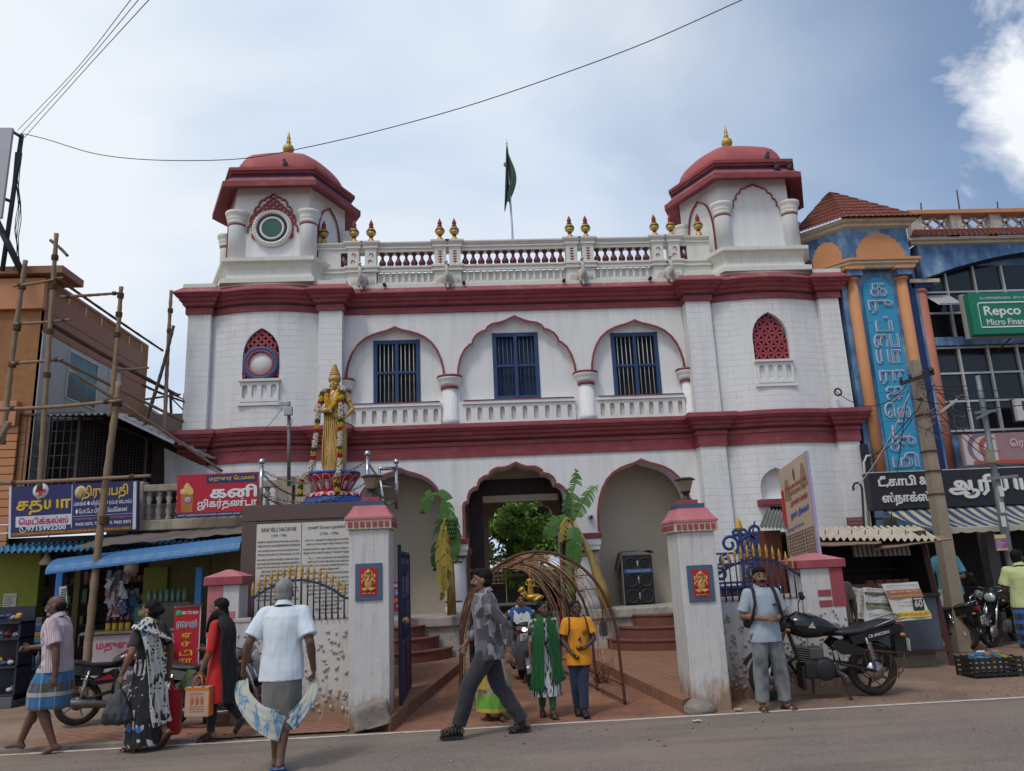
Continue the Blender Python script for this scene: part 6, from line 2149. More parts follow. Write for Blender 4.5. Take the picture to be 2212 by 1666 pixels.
end_pier(RX+.01,fp(1826,1300,9.95).x,9.95,10.4,1.50,'white end pier with maroon cap between the black motorcycle and the kiosk',1)
gl=thing('gate_leaf','left blue gate leaf swung open edge on beside the left gate pillar','gate',(-1.87,9.9,0),group='gate leaves')
mb=MB().use(M_railb)
for y in(9.92,10.55,11.25):
 mb.bbx(-1.90,-1.855,y-.02,y+.02,.1,2.02-.1*(y>10),.005)
for z in(.15,.8,1.35,1.9):
 mb.bbx(-1.895,-1.86,9.92,11.25,z,z+.04,.004)
for k in range(9):
 y=9.99+k*.15
 mb.tube([(-1.878,y,.17),(-1.878,y,1.9)],.010,6)
for k in range(6):
 y=10.0+k*.22
 mb.torus((-1.878,y,1.72),.07,.012,16,6,axis=(1,0,0))
mb.build('frame',None,gl)
MB().use(mat('gate_plum_sheet',(.075,.035,.05),.6,var=.15)).bx(-1.876,-1.87,9.95,11.22,.16,.8).build('sheet',None,gl)
MB().use(mat('brass',(.42,.28,.12),.35,metal=.7)).ell((-1.83,10.2,1.08),.05,10,8).build('lock',None,gl)
gr=thing('gate_leaf','right blue gate leaf with scrolled top and plum sheet standing behind the spear railing','gate',fp(1592,1310,10.6)*Vector((1,1,0))if False else(2.45,10.45,0),group='gate leaves')
M_gblue=mat('gate_blue',(.022,.05,.16),.5,var=.2)
Yg=10.42
ga,gb=fp(1547,1235,Yg),fp(1640,1240,Yg)
X0,X1,Zm=ga.x,gb.x+.02,fp(1595,1218,Yg).z
mb=MB().use(M_gblue)
for x in(X0,X1-.07,X1):
 mb.bbx(x-.018,x+.018,Yg-.02,Yg+.02,.08,Zm+(.32 if x>X0 else .0),.004)
for z in(.12,Zm-.30,Zm-.24,Zm,Zm+.14):
 mb.bbx(X0,X1+.02,Yg-.012,Yg+.012,z-.014,z+.014,.003)
xm=fp(1597,1150,Yg).x
mb.bbx(xm-.018,xm+.018,Yg-.02,Yg+.02,Zm-.3,Zm+.44,.004)
def scroll(c,r,a0,turns,s_=1,n=26):
 return[(c[0]+s_*r*(1-.72*i/n)*math.cos(R(a0+360*turns*i/n)),Yg,c[1]+r*(1-.72*i/n)*math.sin(R(a0+360*turns*i/n)))for i in range(n+1)]
for c,r_,a0,t_,s_ in(((xm-.15,Zm+.26),.13,-60,1.3,1),((xm+.13,Zm+.26),.13,-60,1.3,-1),((xm+.22,Zm+.42),.10,-120,1.3,-1),((xm-.22,Zm+.04),.10,60,1.2,1),((xm+.10,Zm+.06),.09,60,1.2,-1),((xm-.05,Zm+.40),.06,-60,1.2,1),((xm+.06,Zm+.40),.06,-60,1.2,-1),((X0+.05,Zm-.13),.09,60,1.2,-1),((xm+.12,Zm-.12),.085,60,1.2,1)):
 mb.tube(scroll(c,r_,a0,t_,s_),.013,6,flat=1.6)
mb.tube([(xm-.02,Yg,Zm+.2),(xm+.08,Yg,Zm+.24),(X1-.04,Yg,Zm+.42),(X1,Yg,Zm+.55)],.013,6)
for k in range(8):
 x=X0+(X1-X0)*(k+.5)/8
 mb.tube([(x,Yg,.12),(x,Yg,Zm-.25)],.009,6)
mb.build('scroll_frame',None,gr)
MB().use(mat('gate_plum_sheet')).bx(X0+.02,X1,Yg+.014,Yg+.022,.12,Zm-.28).build('sheet',None,gr)
MB().use(mat('gate_yellow_tip',(.52,.32,.04),.5)).lathe([(.03,0),(.055,.03),(.035,.12),(.002,.18)],(xm,Yg,Zm+.44),4,smooth=False).build('finial',None,gr)
# ---------------------------------------------------------------- the monument: granite block, marble plaques, chains, ladder
M_gran=mat('brown_granite',(.088,.052,.046),.35,var=.35,vs=60,bump=.04,bs=60,spec=.5)
PX0,PX1,PY0,PY1,PZ=-4.10,-2.36,10.85,12.7,2.66
mo=thing('monument_pedestal','big polished brown granite pedestal with two white marble inscription slabs','pedestal',((PX0+PX1)/2,PY0,0))
mb=MB().use(M_gran)
mb.bx(PX0+.01,PX1-.01,PY0+.012,PY1,0,2.44)
mb.bbx(PX0-.0,PX1+.02,PY0-.004,PY1+.02,2.445,PZ,.006)
mb.bx(PX0,PX0+.2,PY0,PY0+.03,0,2.44)
mb.bx(PX1-.18,PX1,PY0,PY0+.03,0,2.44)
mb.build('block',None,mo)
M_marb=mat('white_marble',(.56,.53,.48),.5,var=.08,vs=4,grime=.25,gcol=(.36,.32,.27))
M_chis=mat('black_chiselled',(.035,.033,.032),.8)
eng=['RANI VELU NACHIYAR','(1730 - 1796)','PARENTS: SAKKANTHI MUTHATHAL NACHIYAR,','CHELLAMUTHU ALIAS REGUNATHA SETHUPATHI','SHE MARRIED RAJA MUTHUVADUGANATHAR,','THE SECOND KING OF SIVAGANGA, IN 1746','SHE WAS THE FIRST PIONEER QUEEN IN INDIA','WHO FOUGHT WITH THE EAST INDIA COMPANY BY ONE CENTURY','EARLIER TO RANI LAKSHMI BAI OF JHANSI (1828 - 1858)','SHE WON THE BATTLE AND RULED','SIVAGANGA KINGDOM FOR 10 YEARS','SHE WAS AN ABLE ADMINISTRATOR','WELL - TRAINED IN MARTIAL ARTS','AND WELL - VERSED WITH 7 LANGUAGES','RAJA MUTHUVADUGANATHAR HAD A HEROIC DEATH IN A BATTLE','WITH BRITISH AND NAWAB SOLDIERS','AT KALAYARKOIL TEMPLE, EMPLOYED 85 WARS','FAILED THEM','THE FIRST WAR','AFTER VELU NACHIYAR FOUGHT','WITH THE HELP OF TIPPU','SHE INVADED SIVAGANGA','SOLDIERS AT KALAYARKOIL','SOLDIERS LED BY CAPTAIN','AFTER DEFEATING','IN A SMALL']
tam=['ராணி வேலு நாச்சியார்','(1730 - 1796)','தாயார்: சக்கந்தி முத்தாத்தாள் நாச்சியார்','தந்தை: செல்லமுத்து என்ற ரகுநாத சேதுபதி','ராமநாதபுரம் சீமையை ஆண்ட மன்னர் முத்துவடுகநாதரை மணந்து','சிறந்த போர்ப்பயிற்சி பெற்றவர் 7 மொழிகள் கற்றறிந்தவர்','25 - 6 - 1772 ல் காளையார் கோவிலில்','எதிர்பாரா போரில் வீரமரணம் அடைந்தபோது','கம்பெனிப் படையினரால் மன்னர் கொல்லப்பட்டதும்','மன்னரை இழந்த ராணி','அமைச்சர் தாண்டவராயபிள்ளை மருதுசகோதரர்களுடன்','ஹைதர் அலியின் உதவியுடன் விருப்பாச்சியில் தங்கி','விருப்பாச்சியிலிருந்து 1780ல் படை திரட்டி வந்து','ராணி வேலுநாச்சியார் படை நடத்தி வந்தார்','மருது சகோதரர்கள் படையின் தளபதிகளாக','ஆங்கிலேயரை வென்று சிவகங்கையை மீட்டு','மீண்டும் அரியணை ஏறினார்','நாட்டை நல்லாட்சி செய்தார்','பத்து ஆண்டுகள்','இந்தியாவின் முதல் பெண்','விடுதலைப் போராளி','வீரமங்கை வேலுநாச்சியார்','புகழ் ஓங்குக','சிவகங்கை சீமை','அரண்மனை வாசல்','ஆண்டவர்']
for k,(x0,x1,lines)in enumerate(((PX0+.205,-3.295,eng),(-3.285,PX1-.185,tam))):
 pl_=MB().use(M_marb).bx(x0,x1,PY0-.012,PY0+.011,1.0,2.40).build('marble_slab',None,mo)
 pl_['label']=['white marble slab with English inscription','white marble slab with Tamil inscription'][k]
 mb=MB().use(M_chis)
 cxm,wm=(x0+x1)/2,x1-x0
 z=2.32
 mb.text(lines[0],(cxm,PY0-.012,z),wm*.78,.058,bold=.008)
 z-=.085
 mb.text(lines[1],(cxm,PY0-.012,z),wm*.34,.042,bold=.006)
 z-=.08
 for i,s_ in enumerate(lines[2:]):
  wl=min(wm*.94,.0158*len(s_)*(1.0 if k==0 else 1.02))
  mb.text(s_,(cxm,PY0-.012,z),wl,.030 if k==0 else .036,bold=.012)
  z-=.0505 if i not in(1,3,8)else .068
 mb.build('inscription',None,pl_)
posts=[(fp(563,1090,PY0+.12).x,PY0+.12,.56),(fp(797,1085,PY0+.12).x-.02,PY0+.12,.62),(fp(857,1090,12.5).x,12.5,.70),(fp(697,1060,12.6).x,12.6,.60)]
pl_names=['steel chain post at the front left corner of the monument','steel chain post behind the left gate pillar lamp','steel chain post at the rear right of the monument with the ladder','steel chain post behind the statue garland']
M_ss=mat('polished_steel',(.50,.50,.52),.18,metal=1,var=.05)
for(x,y,h_),nm_ in zip(posts,pl_names):
 p=thing('chain_post',nm_,'post',(x,y,PZ),group='steel chain posts round the statue')
 MB().use(M_ss).tube([(x,y,PZ),(x,y,PZ+h_)],.028,12).build('tube',None,p)
 MB().use(M_ss).lathe([(.02,0),(.02,.02)],(x,y,PZ+h_),10).ell((x,y,PZ+h_+.06),.046,14,10).build('ball',None,p)
def chain(a,b,s_,lab):
 pts=sag(a,b,s_,max(8,int((Vector(b)-Vector(a)).length/.045)))
 mb=MB().use(mat('dull_chain',(.16,.15,.14),.4,metal=.8))
 for i,(p,q)in enumerate(zip(pts,pts[1:])):
  d=(q-p).normalized()
  sd=d.cross(Vector((0,0,1))).normalized()
  if i%2:
   sd=d.cross(sd)
  c=(p+q)/2
  L=(q-p).length*.66
  mb.tube([c+d*(L*math.cos(a_))+sd*(.015*math.sin(a_))for a_ in[2*PI*k/8 for k in range(8)]],.0055,5,closed=True)
 tag(mb.build('chain',loc=a),lab,'chain','chains hung round the statue')
P=[Vector((x,y,PZ+h_))for x,y,h_ in posts]
dn=Vector((0,0,-.38))
chain(P[0]-Vector((0,0,.06)),P[1]-Vector((0,0,.03)),.25,'upper chain sagging across the front of the statue lotus')
chain(P[0]+dn,P[1]+dn*.9,.20,'lower chain sagging across the lotus base')
chain(P[0]-Vector((0,0,.09)),P[3]-Vector((0,0,.2)),.22,'upper chain on the left side of the monument')
chain(P[0]+dn*1.05,P[3]+dn,.15,'lower chain on the left side of the monument')
chain(P[1]-Vector((0,0,.05)),P[2]-Vector((0,0,.3)),.12,'upper chain on the right side of the monument beside the ladder')
chain(P[1]+dn,P[2]+dn*1.3,.10,'lower chain on the right side of the monument beside the ladder')
la=thing('steel_ladder','short steel ladder leaning at the rear right corner of the monument','ladder',(P[2].x-.2,12.3,PZ))
mb=MB().use(M_ss)
la0,la1=Vector((P[2].x-.24,12.2,PZ+.62)),Vector((P[2].x-.12,12.0,PZ-.2))
mb.tube([la0,la1],.022,8)
for u in(.0,.36,.68,1.0):
 p=la0.lerp(la1,u)
 mb.tube([p,Vector((P[2].x,12.5,p.z+.03))],.018 if u else .03,8)
mb.build('rails',None,la)
cc=thing('camera_mast','thin steel mast with a security camera and grey box left of the statue','camera mast',fp(623,1045,13.7))
a_,b_=fp(624,1050,13.7),fp(624,868,13.7)
MB().use(mat('mast_steel',(.20,.19,.18),.5,metal=.5,var=.2)).tube([a_,b_],.032,8).build('mast',None,cc)
p=fp(612,873,13.6)
MB().use(mat('camera_white',(.45,.45,.45),.5)).obx(p,(.085,.03,.03),((-1,-.5,-.05),(.5,-1,0),(0,0,1))).tube([p,b_-Vector((0,0,.04))],.012,6).build('camera',None,cc)
p=fp(624,889,13.65)
MB().use(mat('box_grey',(.34,.36,.37),.5)).bbx(p.x-.075,p.x+.075,13.58,13.66,p.z-.08,p.z+.08,.02).build('box',None,cc)
mb=MB().use(M_black)
mb.tube(sag(fp(612,880,13.6),fp(520,985,14.4),.03),.006,4)
mb.tube([p+Vector((.06*math.sin(k*.7),0,-.08-.05*k))for k in range(6)],.006,4)
mb.build('cable',None,cc)
for q,r_,nm_,lab in(((802,1582),(.22,.15,.20),'stone_block','rough grey stone block leaning at the foot of the left gate pillar'),((1517,1540),(.19,.15,.12),'boulder','rounded grey boulder at the foot of the right gate pillar')):
 p=gp(*q)
 bm=bmesh.new()
 bmesh.ops.create_icosphere(bm,subdivisions=4,radius=1)
 for v in bm.verts:
  n_=v.co.normalized()
  if nm_=='stone_block':
   v.co=Vector([max(-.72,min(.72,c))for c in v.co])*1.25
  v.co*=1+.14*noise.noise(n_*1.7+p)+.05*noise.noise(n_*6)
  v.co=Vector((v.co.x*r_[0],v.co.y*r_[1],max(-.25,v.co.z)*r_[2]+(.1 if nm_=='stone_block' else .02)))
 me=bpy.data.meshes.new(nm_)
 bm.to_mesh(me)
 bm.free()
 me.materials.append(M_grey)
 for f in me.polygons:
  f.use_smooth=True
 o=bpy.data.objects.new(nm_,me)
 o.location=(p.x,p.y+.1,0)
 o.rotation_euler=(0,R(-9)if nm_=='stone_block' else 0,R(12))
 COL.objects.link(o)
 tag(o,lab,'stone')
bn=thing('banner','tall beige temple festival banner with red figure and printed timetable on a lilac wrapped frame','banner',(3.5,10.6,0))
b0,b1=fp(1681,1018,11.3),fp(1738,976,10.35)
c0,c1=fp(1690,1310,11.3),fp(1746,1305,10.35)
c0,c1=Vector((b0.x,11.3,c0.z)),Vector((b1.x,10.35,c1.z))
M_ban=mat('banner_beige',(.47,.37,.28),.6,var=.1,vs=3)
at=lambda u,v:b0.lerp(b1,u).lerp(c0.lerp(c1,u),v)
mb=MB().use(M_ban)
mb.grid([[at(i/6,j/20)for i in range(7)]for j in range(21)])
mb.grid([[at(1-i/6,j/20)+Vector((.03,.015,0))for i in range(7)]for j in range(21)])
mb.build('sheet',None,bn)
mb=MB().use(mat('banner_lilac',(.36,.32,.52),.5,var=.1))
for u in(1.0,):
 mb.bar(at(u,0)+Vector((.02,-.01,.01)),at(u,1)+Vector((.02,-.01,0)),.035,.05)
mb.use(M_iron)
mb.bar(at(0,1),Vector((at(0,1).x,at(0,1).y,0)),.03)
mb.bar(at(1,1),Vector((at(1,1).x,at(1,1).y,0)),.03)
mb.build('frame',None,bn)
ex,ez=(b1-b0),Vector((0,0,1))
ex.z=0
W=ex.length
ex.normalize()
Hh=c0.z-b0.z
an=lambda u,v:Vector((b0.x+(b1.x-b0.x)*u,b0.y+(b1.y-b0.y)*u,at(u,v).z))
tl=(b1-b0).normalized()
mb=MB().use(mat('print_dark',(.08,.05,.05),.7))
nr=ex.cross(ez)
mb.ell(an(.56,.10)+nr*.006,(.02,.004,.09),8,6)
mb.use(mat('banner_gopuram',(.28,.19,.12),.7))
for u,v in((.25,.17),(.86,.13)):
 p=an(u,v)+nr*.006
 mb.add([p-ex*.12-ez*.16,p+ex*.12-ez*.16,p+ex*.04+ez*.14,p-ex*.04+ez*.14],[(0,1,2,3)])
mb.use(M_rd)
mb.text('சிவகங்கை',an(.55,.165),W*.8,.07,tl,ez,.006,.02)
mb.text('அருள்மிகு கோவில்',an(.62,.285),W*.62,.10,tl,ez,.006,.03)
p=an(.10,.32)+nr*.008
mb.ell(p,(.05,.01,.25),10,8)
mb.ell(p+Vector((0,0,.27)),(.035,.01,.05),8,6)
mb.use(mat('print_olive',(.24,.16,.03),.7)).text('பிரம்மோற்சவ விழா',an(.60,.215),W*.66,.10,tl,ez,.006,.03)
mb.use(mat('print_royal',(.05,.09,.42),.7)).text('நாள்: திங்கள்',an(.60,.37),W*.66,.12,tl,ez,.006,.04)
mb.text('நிகழ்ச்சி நிரல்',an(.4,.46),W*.6,.05,tl,ez,.006,.02)
mb.use(mat('print_dark'))
for u in(.04,.22,.60,.70,.97):
 p,q=an(u,.5)+nr*.005,an(u,.98)+nr*.005
 mb.bar(p,q,.006,.006)
for k in range(22):
 v=.5+.48*k/21
 mb.bar(an(.04,v)+nr*.005,an(.97,v)+nr*.005,.005,.004)
mb.use(mat('print_plum',(.30,.06,.10),.7))
ws=['காலை','மாலை','அபிஷேகம்','தீபாராதனை','திருவிழா','பூஜை','ஊர்வலம்','அன்னதானம்']
for k in range(21):
 v=.5+.48*(k+.5)/21
 mb.text(ws[k%8],an(.41,v),W*.30,.032,tl,ez,.006)
 mb.text(ws[(k+3)%8],an(.84,v),W*.20,.03,tl,ez,.006)
 mb.text('%d'%(k+1),an(.13,v),W*.06,.03,tl,ez,.006)
mb.use(M_rd)
for v in(.80,.86,.94):
 mb.add([an(.62,v+.02)+nr*.009,an(.95,v+.02)+nr*.009,an(.95,v-.015)+nr*.009,an(.62,v-.015)+nr*.009],[(0,1,2,3)])
mb.build('print',None,bn)
sp0=fp(1352,1312,15.75)
sk=thing('loudspeaker','black six cone loudspeaker cabinet with a cloth on top under the right verandah arch','loudspeaker',(sp0.x+.3,15.75,.83))
x0,x1,z0,z1=sp0.x,sp0.x+.60,.83,1.80
mb=MB().use(mat('speaker_black',(.012,.012,.013),.6)).bbx(x0,x1,15.75,16.2,z0+.02,z1,.012)
mb.use(mat('speaker_edge',(.20,.18,.15),.6)).bx(x0-.03,x0-.002,15.74,16.2,z0,z1)
mb.build('cabinet',None,sk)
for j in range(3):
 for i in range(2):
  c=(x0+.15+i*.30,15.745,z0+.17+j*.31)
  mb=MB().use(mat('cone_grey',(.035,.035,.04),.5)).torus(c,.125,.014,24,6)
  mb.lathe([(.12,0),(.045,-.035),(.04,-.02),(.0,-.015)],c,20,axis=(0,-1,0),cap=False)
  mb.build('cone',None,sk)
mb=MB().use(mat('strip_blue_print',(.05,.11,.28),.6)).bx(x0+.02,x1-.02,15.728,15.74,z0+.62,z0+.70)
mb.use(mat('strip_letter',(.5,.5,.3),.6)).text('ஸ்ரீ சவுண்ட் சர்வீஸ்',((x0+x1)/2,15.728,z0+.66),.46,.05)
mb.use(M_steel)
for j in range(3):
 mb.ell(((x0+x1)/2,15.74,z0+.17+j*.31),(.02,.008,.07),8,6)
mb.build('badge',None,sk)
mb=MB().use(mat('drab_cloth',(.13,.105,.075),.95,var=.2,vs=10,bump=.3))
rows=[]
for j in range(12):
 v=j/11
 row=[]
 for i in range(16):
  u=i/15
  x=x0-.10+(x1-x0+.16)*u
  z=z1+.03+.03*noise.noise((u*4,v*4,2))+.05*(1-abs(2*u-1)**6)
  if u<.14:
   z-=(.14-u)*2.3
  row.append((x,15.72+.5*v,z))
 rows.append(row)
mb.grid(rows)
tag(mb.build('cloth_cover',loc=((x0+x1)/2,15.95,z1)),'crumpled drab cloth thrown over the top of the loudspeaker','cloth')
sg,at,W,Hh,ex,ez=board('advertising_board','magenta board with airplane picture standing under the left palace arch',[(845,1257),(885,1257),(884,1320),(845,1322)],14.7,.02,mat('board_magenta',(.36,.015,.07),.5))
mb=MB().use(M_wt).text('880 770 9669',at(.55,.12),W*.9,Hh*.12,ex,ez,.004,.02)
mb.use(M_yl).text('ராயல்ஸ்',at(.58,.62),W*.8,Hh*.17,ex,ez,.004,.03)
mb.use(M_wt).text('(NOC)',at(.55,.82),W*.5,Hh*.09,ex,ez,.004,.02)
c_=at(.55,.35)-Vector((0,.008,0))
mb.use(mat('plane_sky',(.12,.25,.45),.5)).bx(c_.x-.12,c_.x+.12,c_.y,c_.y+.003,c_.z-.06,c_.z+.05)
mb.use(M_wt).tube([c_-Vector((.10,.004,.02)),c_+Vector((.09,-.004,.02))],[.008,.02],6)
mb.add([c_+Vector((-.02,-.012,0)),c_+Vector((.04,-.012,.0)),c_+Vector((.0,-.012,-.06)),c_+Vector((-.02,-.012,-.06))],[(0,1,2,3),(3,2,1,0)])
mb.build('lettering',None,sg)
for i,(q,c,nm_,lab)in enumerate((((1904,1560),(.4,.35,.3),'wrapper','pale crumpled wrapper beside the right boulder on the verge'),((1572,1528),(.10,.35,.05),'wrapper','bright green wrapper on the verge left of the standing man'),((1596,1535),(.5,.5,.5),'paper_scrap','small white paper scrap near the standing man sandal'),((1505,1560),(.5,.45,.4),'paper_scrap','pale paper scrap at the road line by the right pillar'))):
 if i==0:
  q=(1575,1502)
 p=gp(*q)
 mb=MB().use(mat('litter_%d'%i,c,.5,var=.3,vs=30))
 mb.grid([[(p.x+(a_-2)*.022,p.y+(b_-2)*.018,.012+.02*abs(noise.noise((a_*.9+i,b_*.9,3))))for a_ in range(5)]for b_ in range(5)])
 tag(mb.build(nm_,loc=(p.x,p.y,0)),lab,'litter','litter on the verge')
 # ---------------------------------------------------------------- behind the passage: trees, shrine
def leaf_mat(name,c1,c2,c3):
 def fn(nt,tc,b):
  n=nd(nt,'ShaderNodeTexNoise',{'Vector':tc,'Scale':1.1,'Detail':4})
  oi=nd(nt,'ShaderNodeTexNoise',{'Vector':tc,'Scale':14,'Detail':2})
  return ramp(nt,mth(nt,'ADD',mth(nt,'MULTIPLY',n.outputs[0],.6),mth(nt,'MULTIPLY',oi.outputs[0],.4)),[(.34,c1),(.5,c2),(.64,c3)])
 return mat(name,fn=fn,rough=.6,var=.1,spec=.3)
M_bark=mat('tree_bark',(.09,.065,.045),.95,var=.3,vs=8,bump=.6)
def tree(x,y,h_,rad,m,seed,label,nclump,perc,lw=.05,ll=.13):
 rr=random.Random(seed)
 t_=thing('tree',label,'tree',(x,y,.05),group='trees behind the passage')
 mb=MB().use(M_bark,True)
 top=Vector((x+rr.uniform(-.3,.3),y,h_*.55))
 mb.tube([(x,y,0),(x+.05,y,h_*.2),top],[.26,.2,.13],10)
 cl=[]
 for k in range(nclump):
  while True:
   v=Vector((rr.uniform(-1,1),rr.uniform(-1,1),rr.uniform(-1,1)))
   if .25<v.length<1:
    break
  c=Vector((x+v.x*rad,y+v.y*rad,h_*.62+v.z*h_*.40))
  cl.append((c,rr.uniform(.45,.95)*rad*.28))
 for c,r_ in cl[::3]:
  mid=top.lerp(c,.5)+Vector((0,0,.15))
  mb.tube([top-Vector((0,0,rr.uniform(0,1))),mid,c],[.09,.05,.015],6)
 mb.build('trunk',None,t_)
 lb_=MB().use(m,False)
 for c,r_ in cl:
  for k in range(perc):
   v=Vector((rr.gauss(0,1),rr.gauss(0,1),rr.gauss(0,1))).normalized()*r_*rr.uniform(.55,1.05)
   v.z*=.75
   p=c+v
   d=(v.normalized()+Vector((rr.uniform(-.7,.7),rr.uniform(-.7,.7),rr.uniform(-1.1,.1)))).normalized()
   s_=d.cross(Vector((rr.uniform(-1,1),rr.uniform(-1,1),rr.uniform(-1,1)))).normalized()
   L,w_=ll*rr.uniform(.7,1.3),lw*rr.uniform(.7,1.2)
   lb_.add([p,p+d*L*.45+s_*w_,p+d*L,p+d*L*.45-s_*w_],[(0,1,2,3)])
 lb_.build('crown',None,t_)
tree(1.0,27.0,5.9,2.5,leaf_mat('leaf_light',(.09,.20,.045),(.20,.38,.08),(.36,.52,.14)),3,'bright green leafy neem tree seen through the right of the passage',62,330,.055,.15)
tree(-1.5,30.5,8.2,3.1,leaf_mat('leaf_deep',(.06,.13,.06),(.13,.26,.11),(.24,.40,.17)),8,'taller dark green tree filling the left of the passage view',70,330,.06,.16)
tree(-3.0,27.5,4.4,1.9,leaf_mat('leaf_deep',None,None,None),21,'low dark tree beside the shrine at the left of the passage view',46,300,.06,.16)
tree(3.6,33,8.2,3.0,leaf_mat('leaf_deep',None,None,None),12,'dark green tree farther back behind the bright neem',50,260,.06,.16)
tree(-5.2,35,7.5,3.2,leaf_mat('leaf_deep',None,None,None),15,'farthest dark tree behind the shrine on the left',40,240,.06,.16)
sh=thing('shrine_building','low grey shrine building with dark porch behind the golden statue','building',(.2,28.5,.1))
mb=MB().use(mat('shrine_wall',(.20,.20,.21),.85,var=.15))
mb.bx(-5,6,29.2,29.6,-.3,1.4)
mb.use(M_dark)
mb.plate([(-1.9,-.3),(-.9,-.3),(-.9,.5)]+[(-1.4+.5*math.cos(R(k)),.5+.5*math.sin(R(k)))for k in range(15,180,15)]+[(-1.9,.5)],[],29.15,29.2)
mb.bx(.9,2.2,29.1,29.2,-.3,1.1)
mb.use(mat('shrine_roof',(.06,.06,.06),.8)).bx(-5,6,27.6,29.6,1.4,1.5)
mb.use(mat('shrine_fascia',(.4,.4,.38),.7)).bx(-5,6,27.55,27.6,1.32,1.43)
mb.build('wall',None,sh)
mb=MB().use(mat('disc_gold',(.45,.38,.16),.5)).lathe([(.2,0),(.2,.02)],(-1.35,29.13,.55),20,axis=(0,-1,0))
mb.build('disc',None,sh)
mb=MB().use(mat('trellis_tan',(.36,.28,.17),.8))
for k in range(12):
 mb.bar((-1.35+k*.13,26.2,1.15),(-1.35+k*.13,26.2,1.9),.022)
for k in range(7):
 mb.bar((-1.35,26.2,1.15+k*.125),(.08,26.2,1.15+k*.125),.022)
for x in(-1.35,.08):
 mb.bar((x,26.22,-.2),(x,26.22,1.2),.03)
tag(mb.build('trellis',loc=(-.6,26.2,.1)),'tan lattice trellis panel hanging above the courtyard behind the reed arch','trellis')
pd=thing('statue_plinth','dark plinth of the golden statue inside the courtyard','plinth',(.35,24.6,.1))
mb=MB().use(mat('plinth_dark',(.05,.05,.055),.6,var=.2))
QZ=fp(1130,1304,24.5).z
mb.bbx(-.75,1.2,24.5,25.4,-.2,QZ-.06,.02)
mb.use(mat('plinth_slab',(.12,.12,.125),.6)).bbx(-.9,1.35,24.4,25.5,QZ-.055,QZ,.01)
mb.build('block',None,pd)
MB().use(mat('plaque_bronze',(.22,.12,.06),.5)).bx(0.1,.75,24.485,24.499,QZ-.32,QZ-.12).build('plaque',None,pd)
fe=thing('courtyard_fence','low brass coloured railing round the golden statue','fence',(.3,23.6,.1))
mb=MB().use(mat('fence_brass',(.30,.24,.15),.5,var=.2))
for k in range(38):
 x=-1.5+k*.095
 mb.tube([(x,23.6,-.2),(x,23.6,.36)],.014,6)
mb.tube([(-1.52,23.6,.30),(2.05,23.6,.30)],.018,6)
mb.tube([(-1.52,23.6,-.1),(2.05,23.6,-.1)],.018,6)
mb.build('bar',None,fe)
# ---------------------------------------------------------------- reed arch tunnel on rusty hoops
ra=thing('reed_arch','rusty hooped tunnel arch hung with dry reeds across the palace entrance','arch',(-.17,9.95,0))
HW,HT=1.0,1.86
AX=-.165
def hoop(s_,y,k=1.0,wob=0,ph=0,dz=0):
 """point at s_ in 0..1 round the hoop"""
 leg=.62
 f_=max(0,(y-9.95)/3.0)
 k,dz,AX,HT=k*(1-.18*f_),dz-.02*f_,-.165-.24*f_,1.86-.14*f_
 if s_<.22:
  v=s_/.22
  return Vector((AX-HW*k*(1-.03*v),y,leg*v+dz*v))
 if s_>.78:
  v=(1-s_)/.22
  return Vector((AX+HW*k*(1-.03*v),y,leg*v+dz*v))
 a=PI*(1-(s_-.22)/.56)
 return Vector((AX+HW*.97*k*math.cos(a),y,leg+dz+(HT-leg)*math.sin(a)**.92))
for i,y in enumerate((9.95,11.1,12.2,13.3)):
 mb=MB().use(M_iron)
 mb.tube([hoop(k/60,y)for k in range(61)],.019,8)
 mb.build('hoop',None,ra)
mb=MB().use(M_iron)
zz=[(9.95,0),(10.6,-.015),(11.1,0),(11.6,-.03),(12.2,0),(12.8,-.03),(13.3,0)]
mb.tube([hoop(.5,y,1,0,0,0)+Vector((.05 if k%2 else 0,0,dz))for k,(y,dz)in enumerate(zz)],.017,6)
mb.tube([hoop(.08,9.95),hoop(.08,13.3)],.012,6)
mb.tube([hoop(.92,9.95),hoop(.92,13.3)],.012,6)
mb.tube([hoop(.0,9.95)+Vector((0,0,.03)),hoop(0,13.3)+Vector((0,0,.03))],.014,6)
mb.tube([hoop(1.0,9.95)+Vector((0,0,.03)),hoop(1,13.3)+Vector((0,0,.03))],.014,6)
mb.build('ridge_bar',None,ra)
M_reed=[mat('reed_tan',(.38,.235,.12),.9,var=.25,vs=12),mat('reed_rust',(.27,.12,.055),.9,var=.3,vs=12),mat('reed_pale',(.47,.34,.20),.9,var=.2,vs=12)]
rr=random.Random(4)
for k in range(36):
 y=10.02+3.2*(k/35)**.9
 e=rr.random()
 end=1.0 if e<.18 else(.72+.15*rr.random()if e<.6 else .60+.12*rr.random())
 st_=0.02+.04*rr.random()
 f_=rr.uniform(.96,1.0)
 n=34
 pts=[]
 for i in range(n+1):
  s_=st_+(end-st_)*i/n
  p=hoop(s_,y+.03*math.sin(i*.9+k),f_)
  p+=Vector((rr.uniform(-.008,.008),rr.uniform(-.012,.012),rr.uniform(-.010,.008)-.018*math.sin(PI*((s_*7)%1))*(.25<s_<.8)))
  pts.append(p)
 m_=M_reed[k%3]
 r_=[(.0078 if s_/n<.55 else .0045)*rr.uniform(.6,1.35)for s_ in range(n+1)]
 mb=MB().use(m_).tube(pts,r_,5)
 if k%2==0:
  s_n=.30
  mb.tube([hoop(st_+s_n*i/12,y+.025+.02*math.sin(i+k),.97)+Vector((rr.uniform(-.012,.012),0,0))for i in range(13)],.011,5)
 if rr.random()<.6:
  for q in pts[n//2::3]:
   mb.ell(q,(.012,.012,.014),5,4)
 mb.build('reed',None,ra)
p=gp(1300,1475)
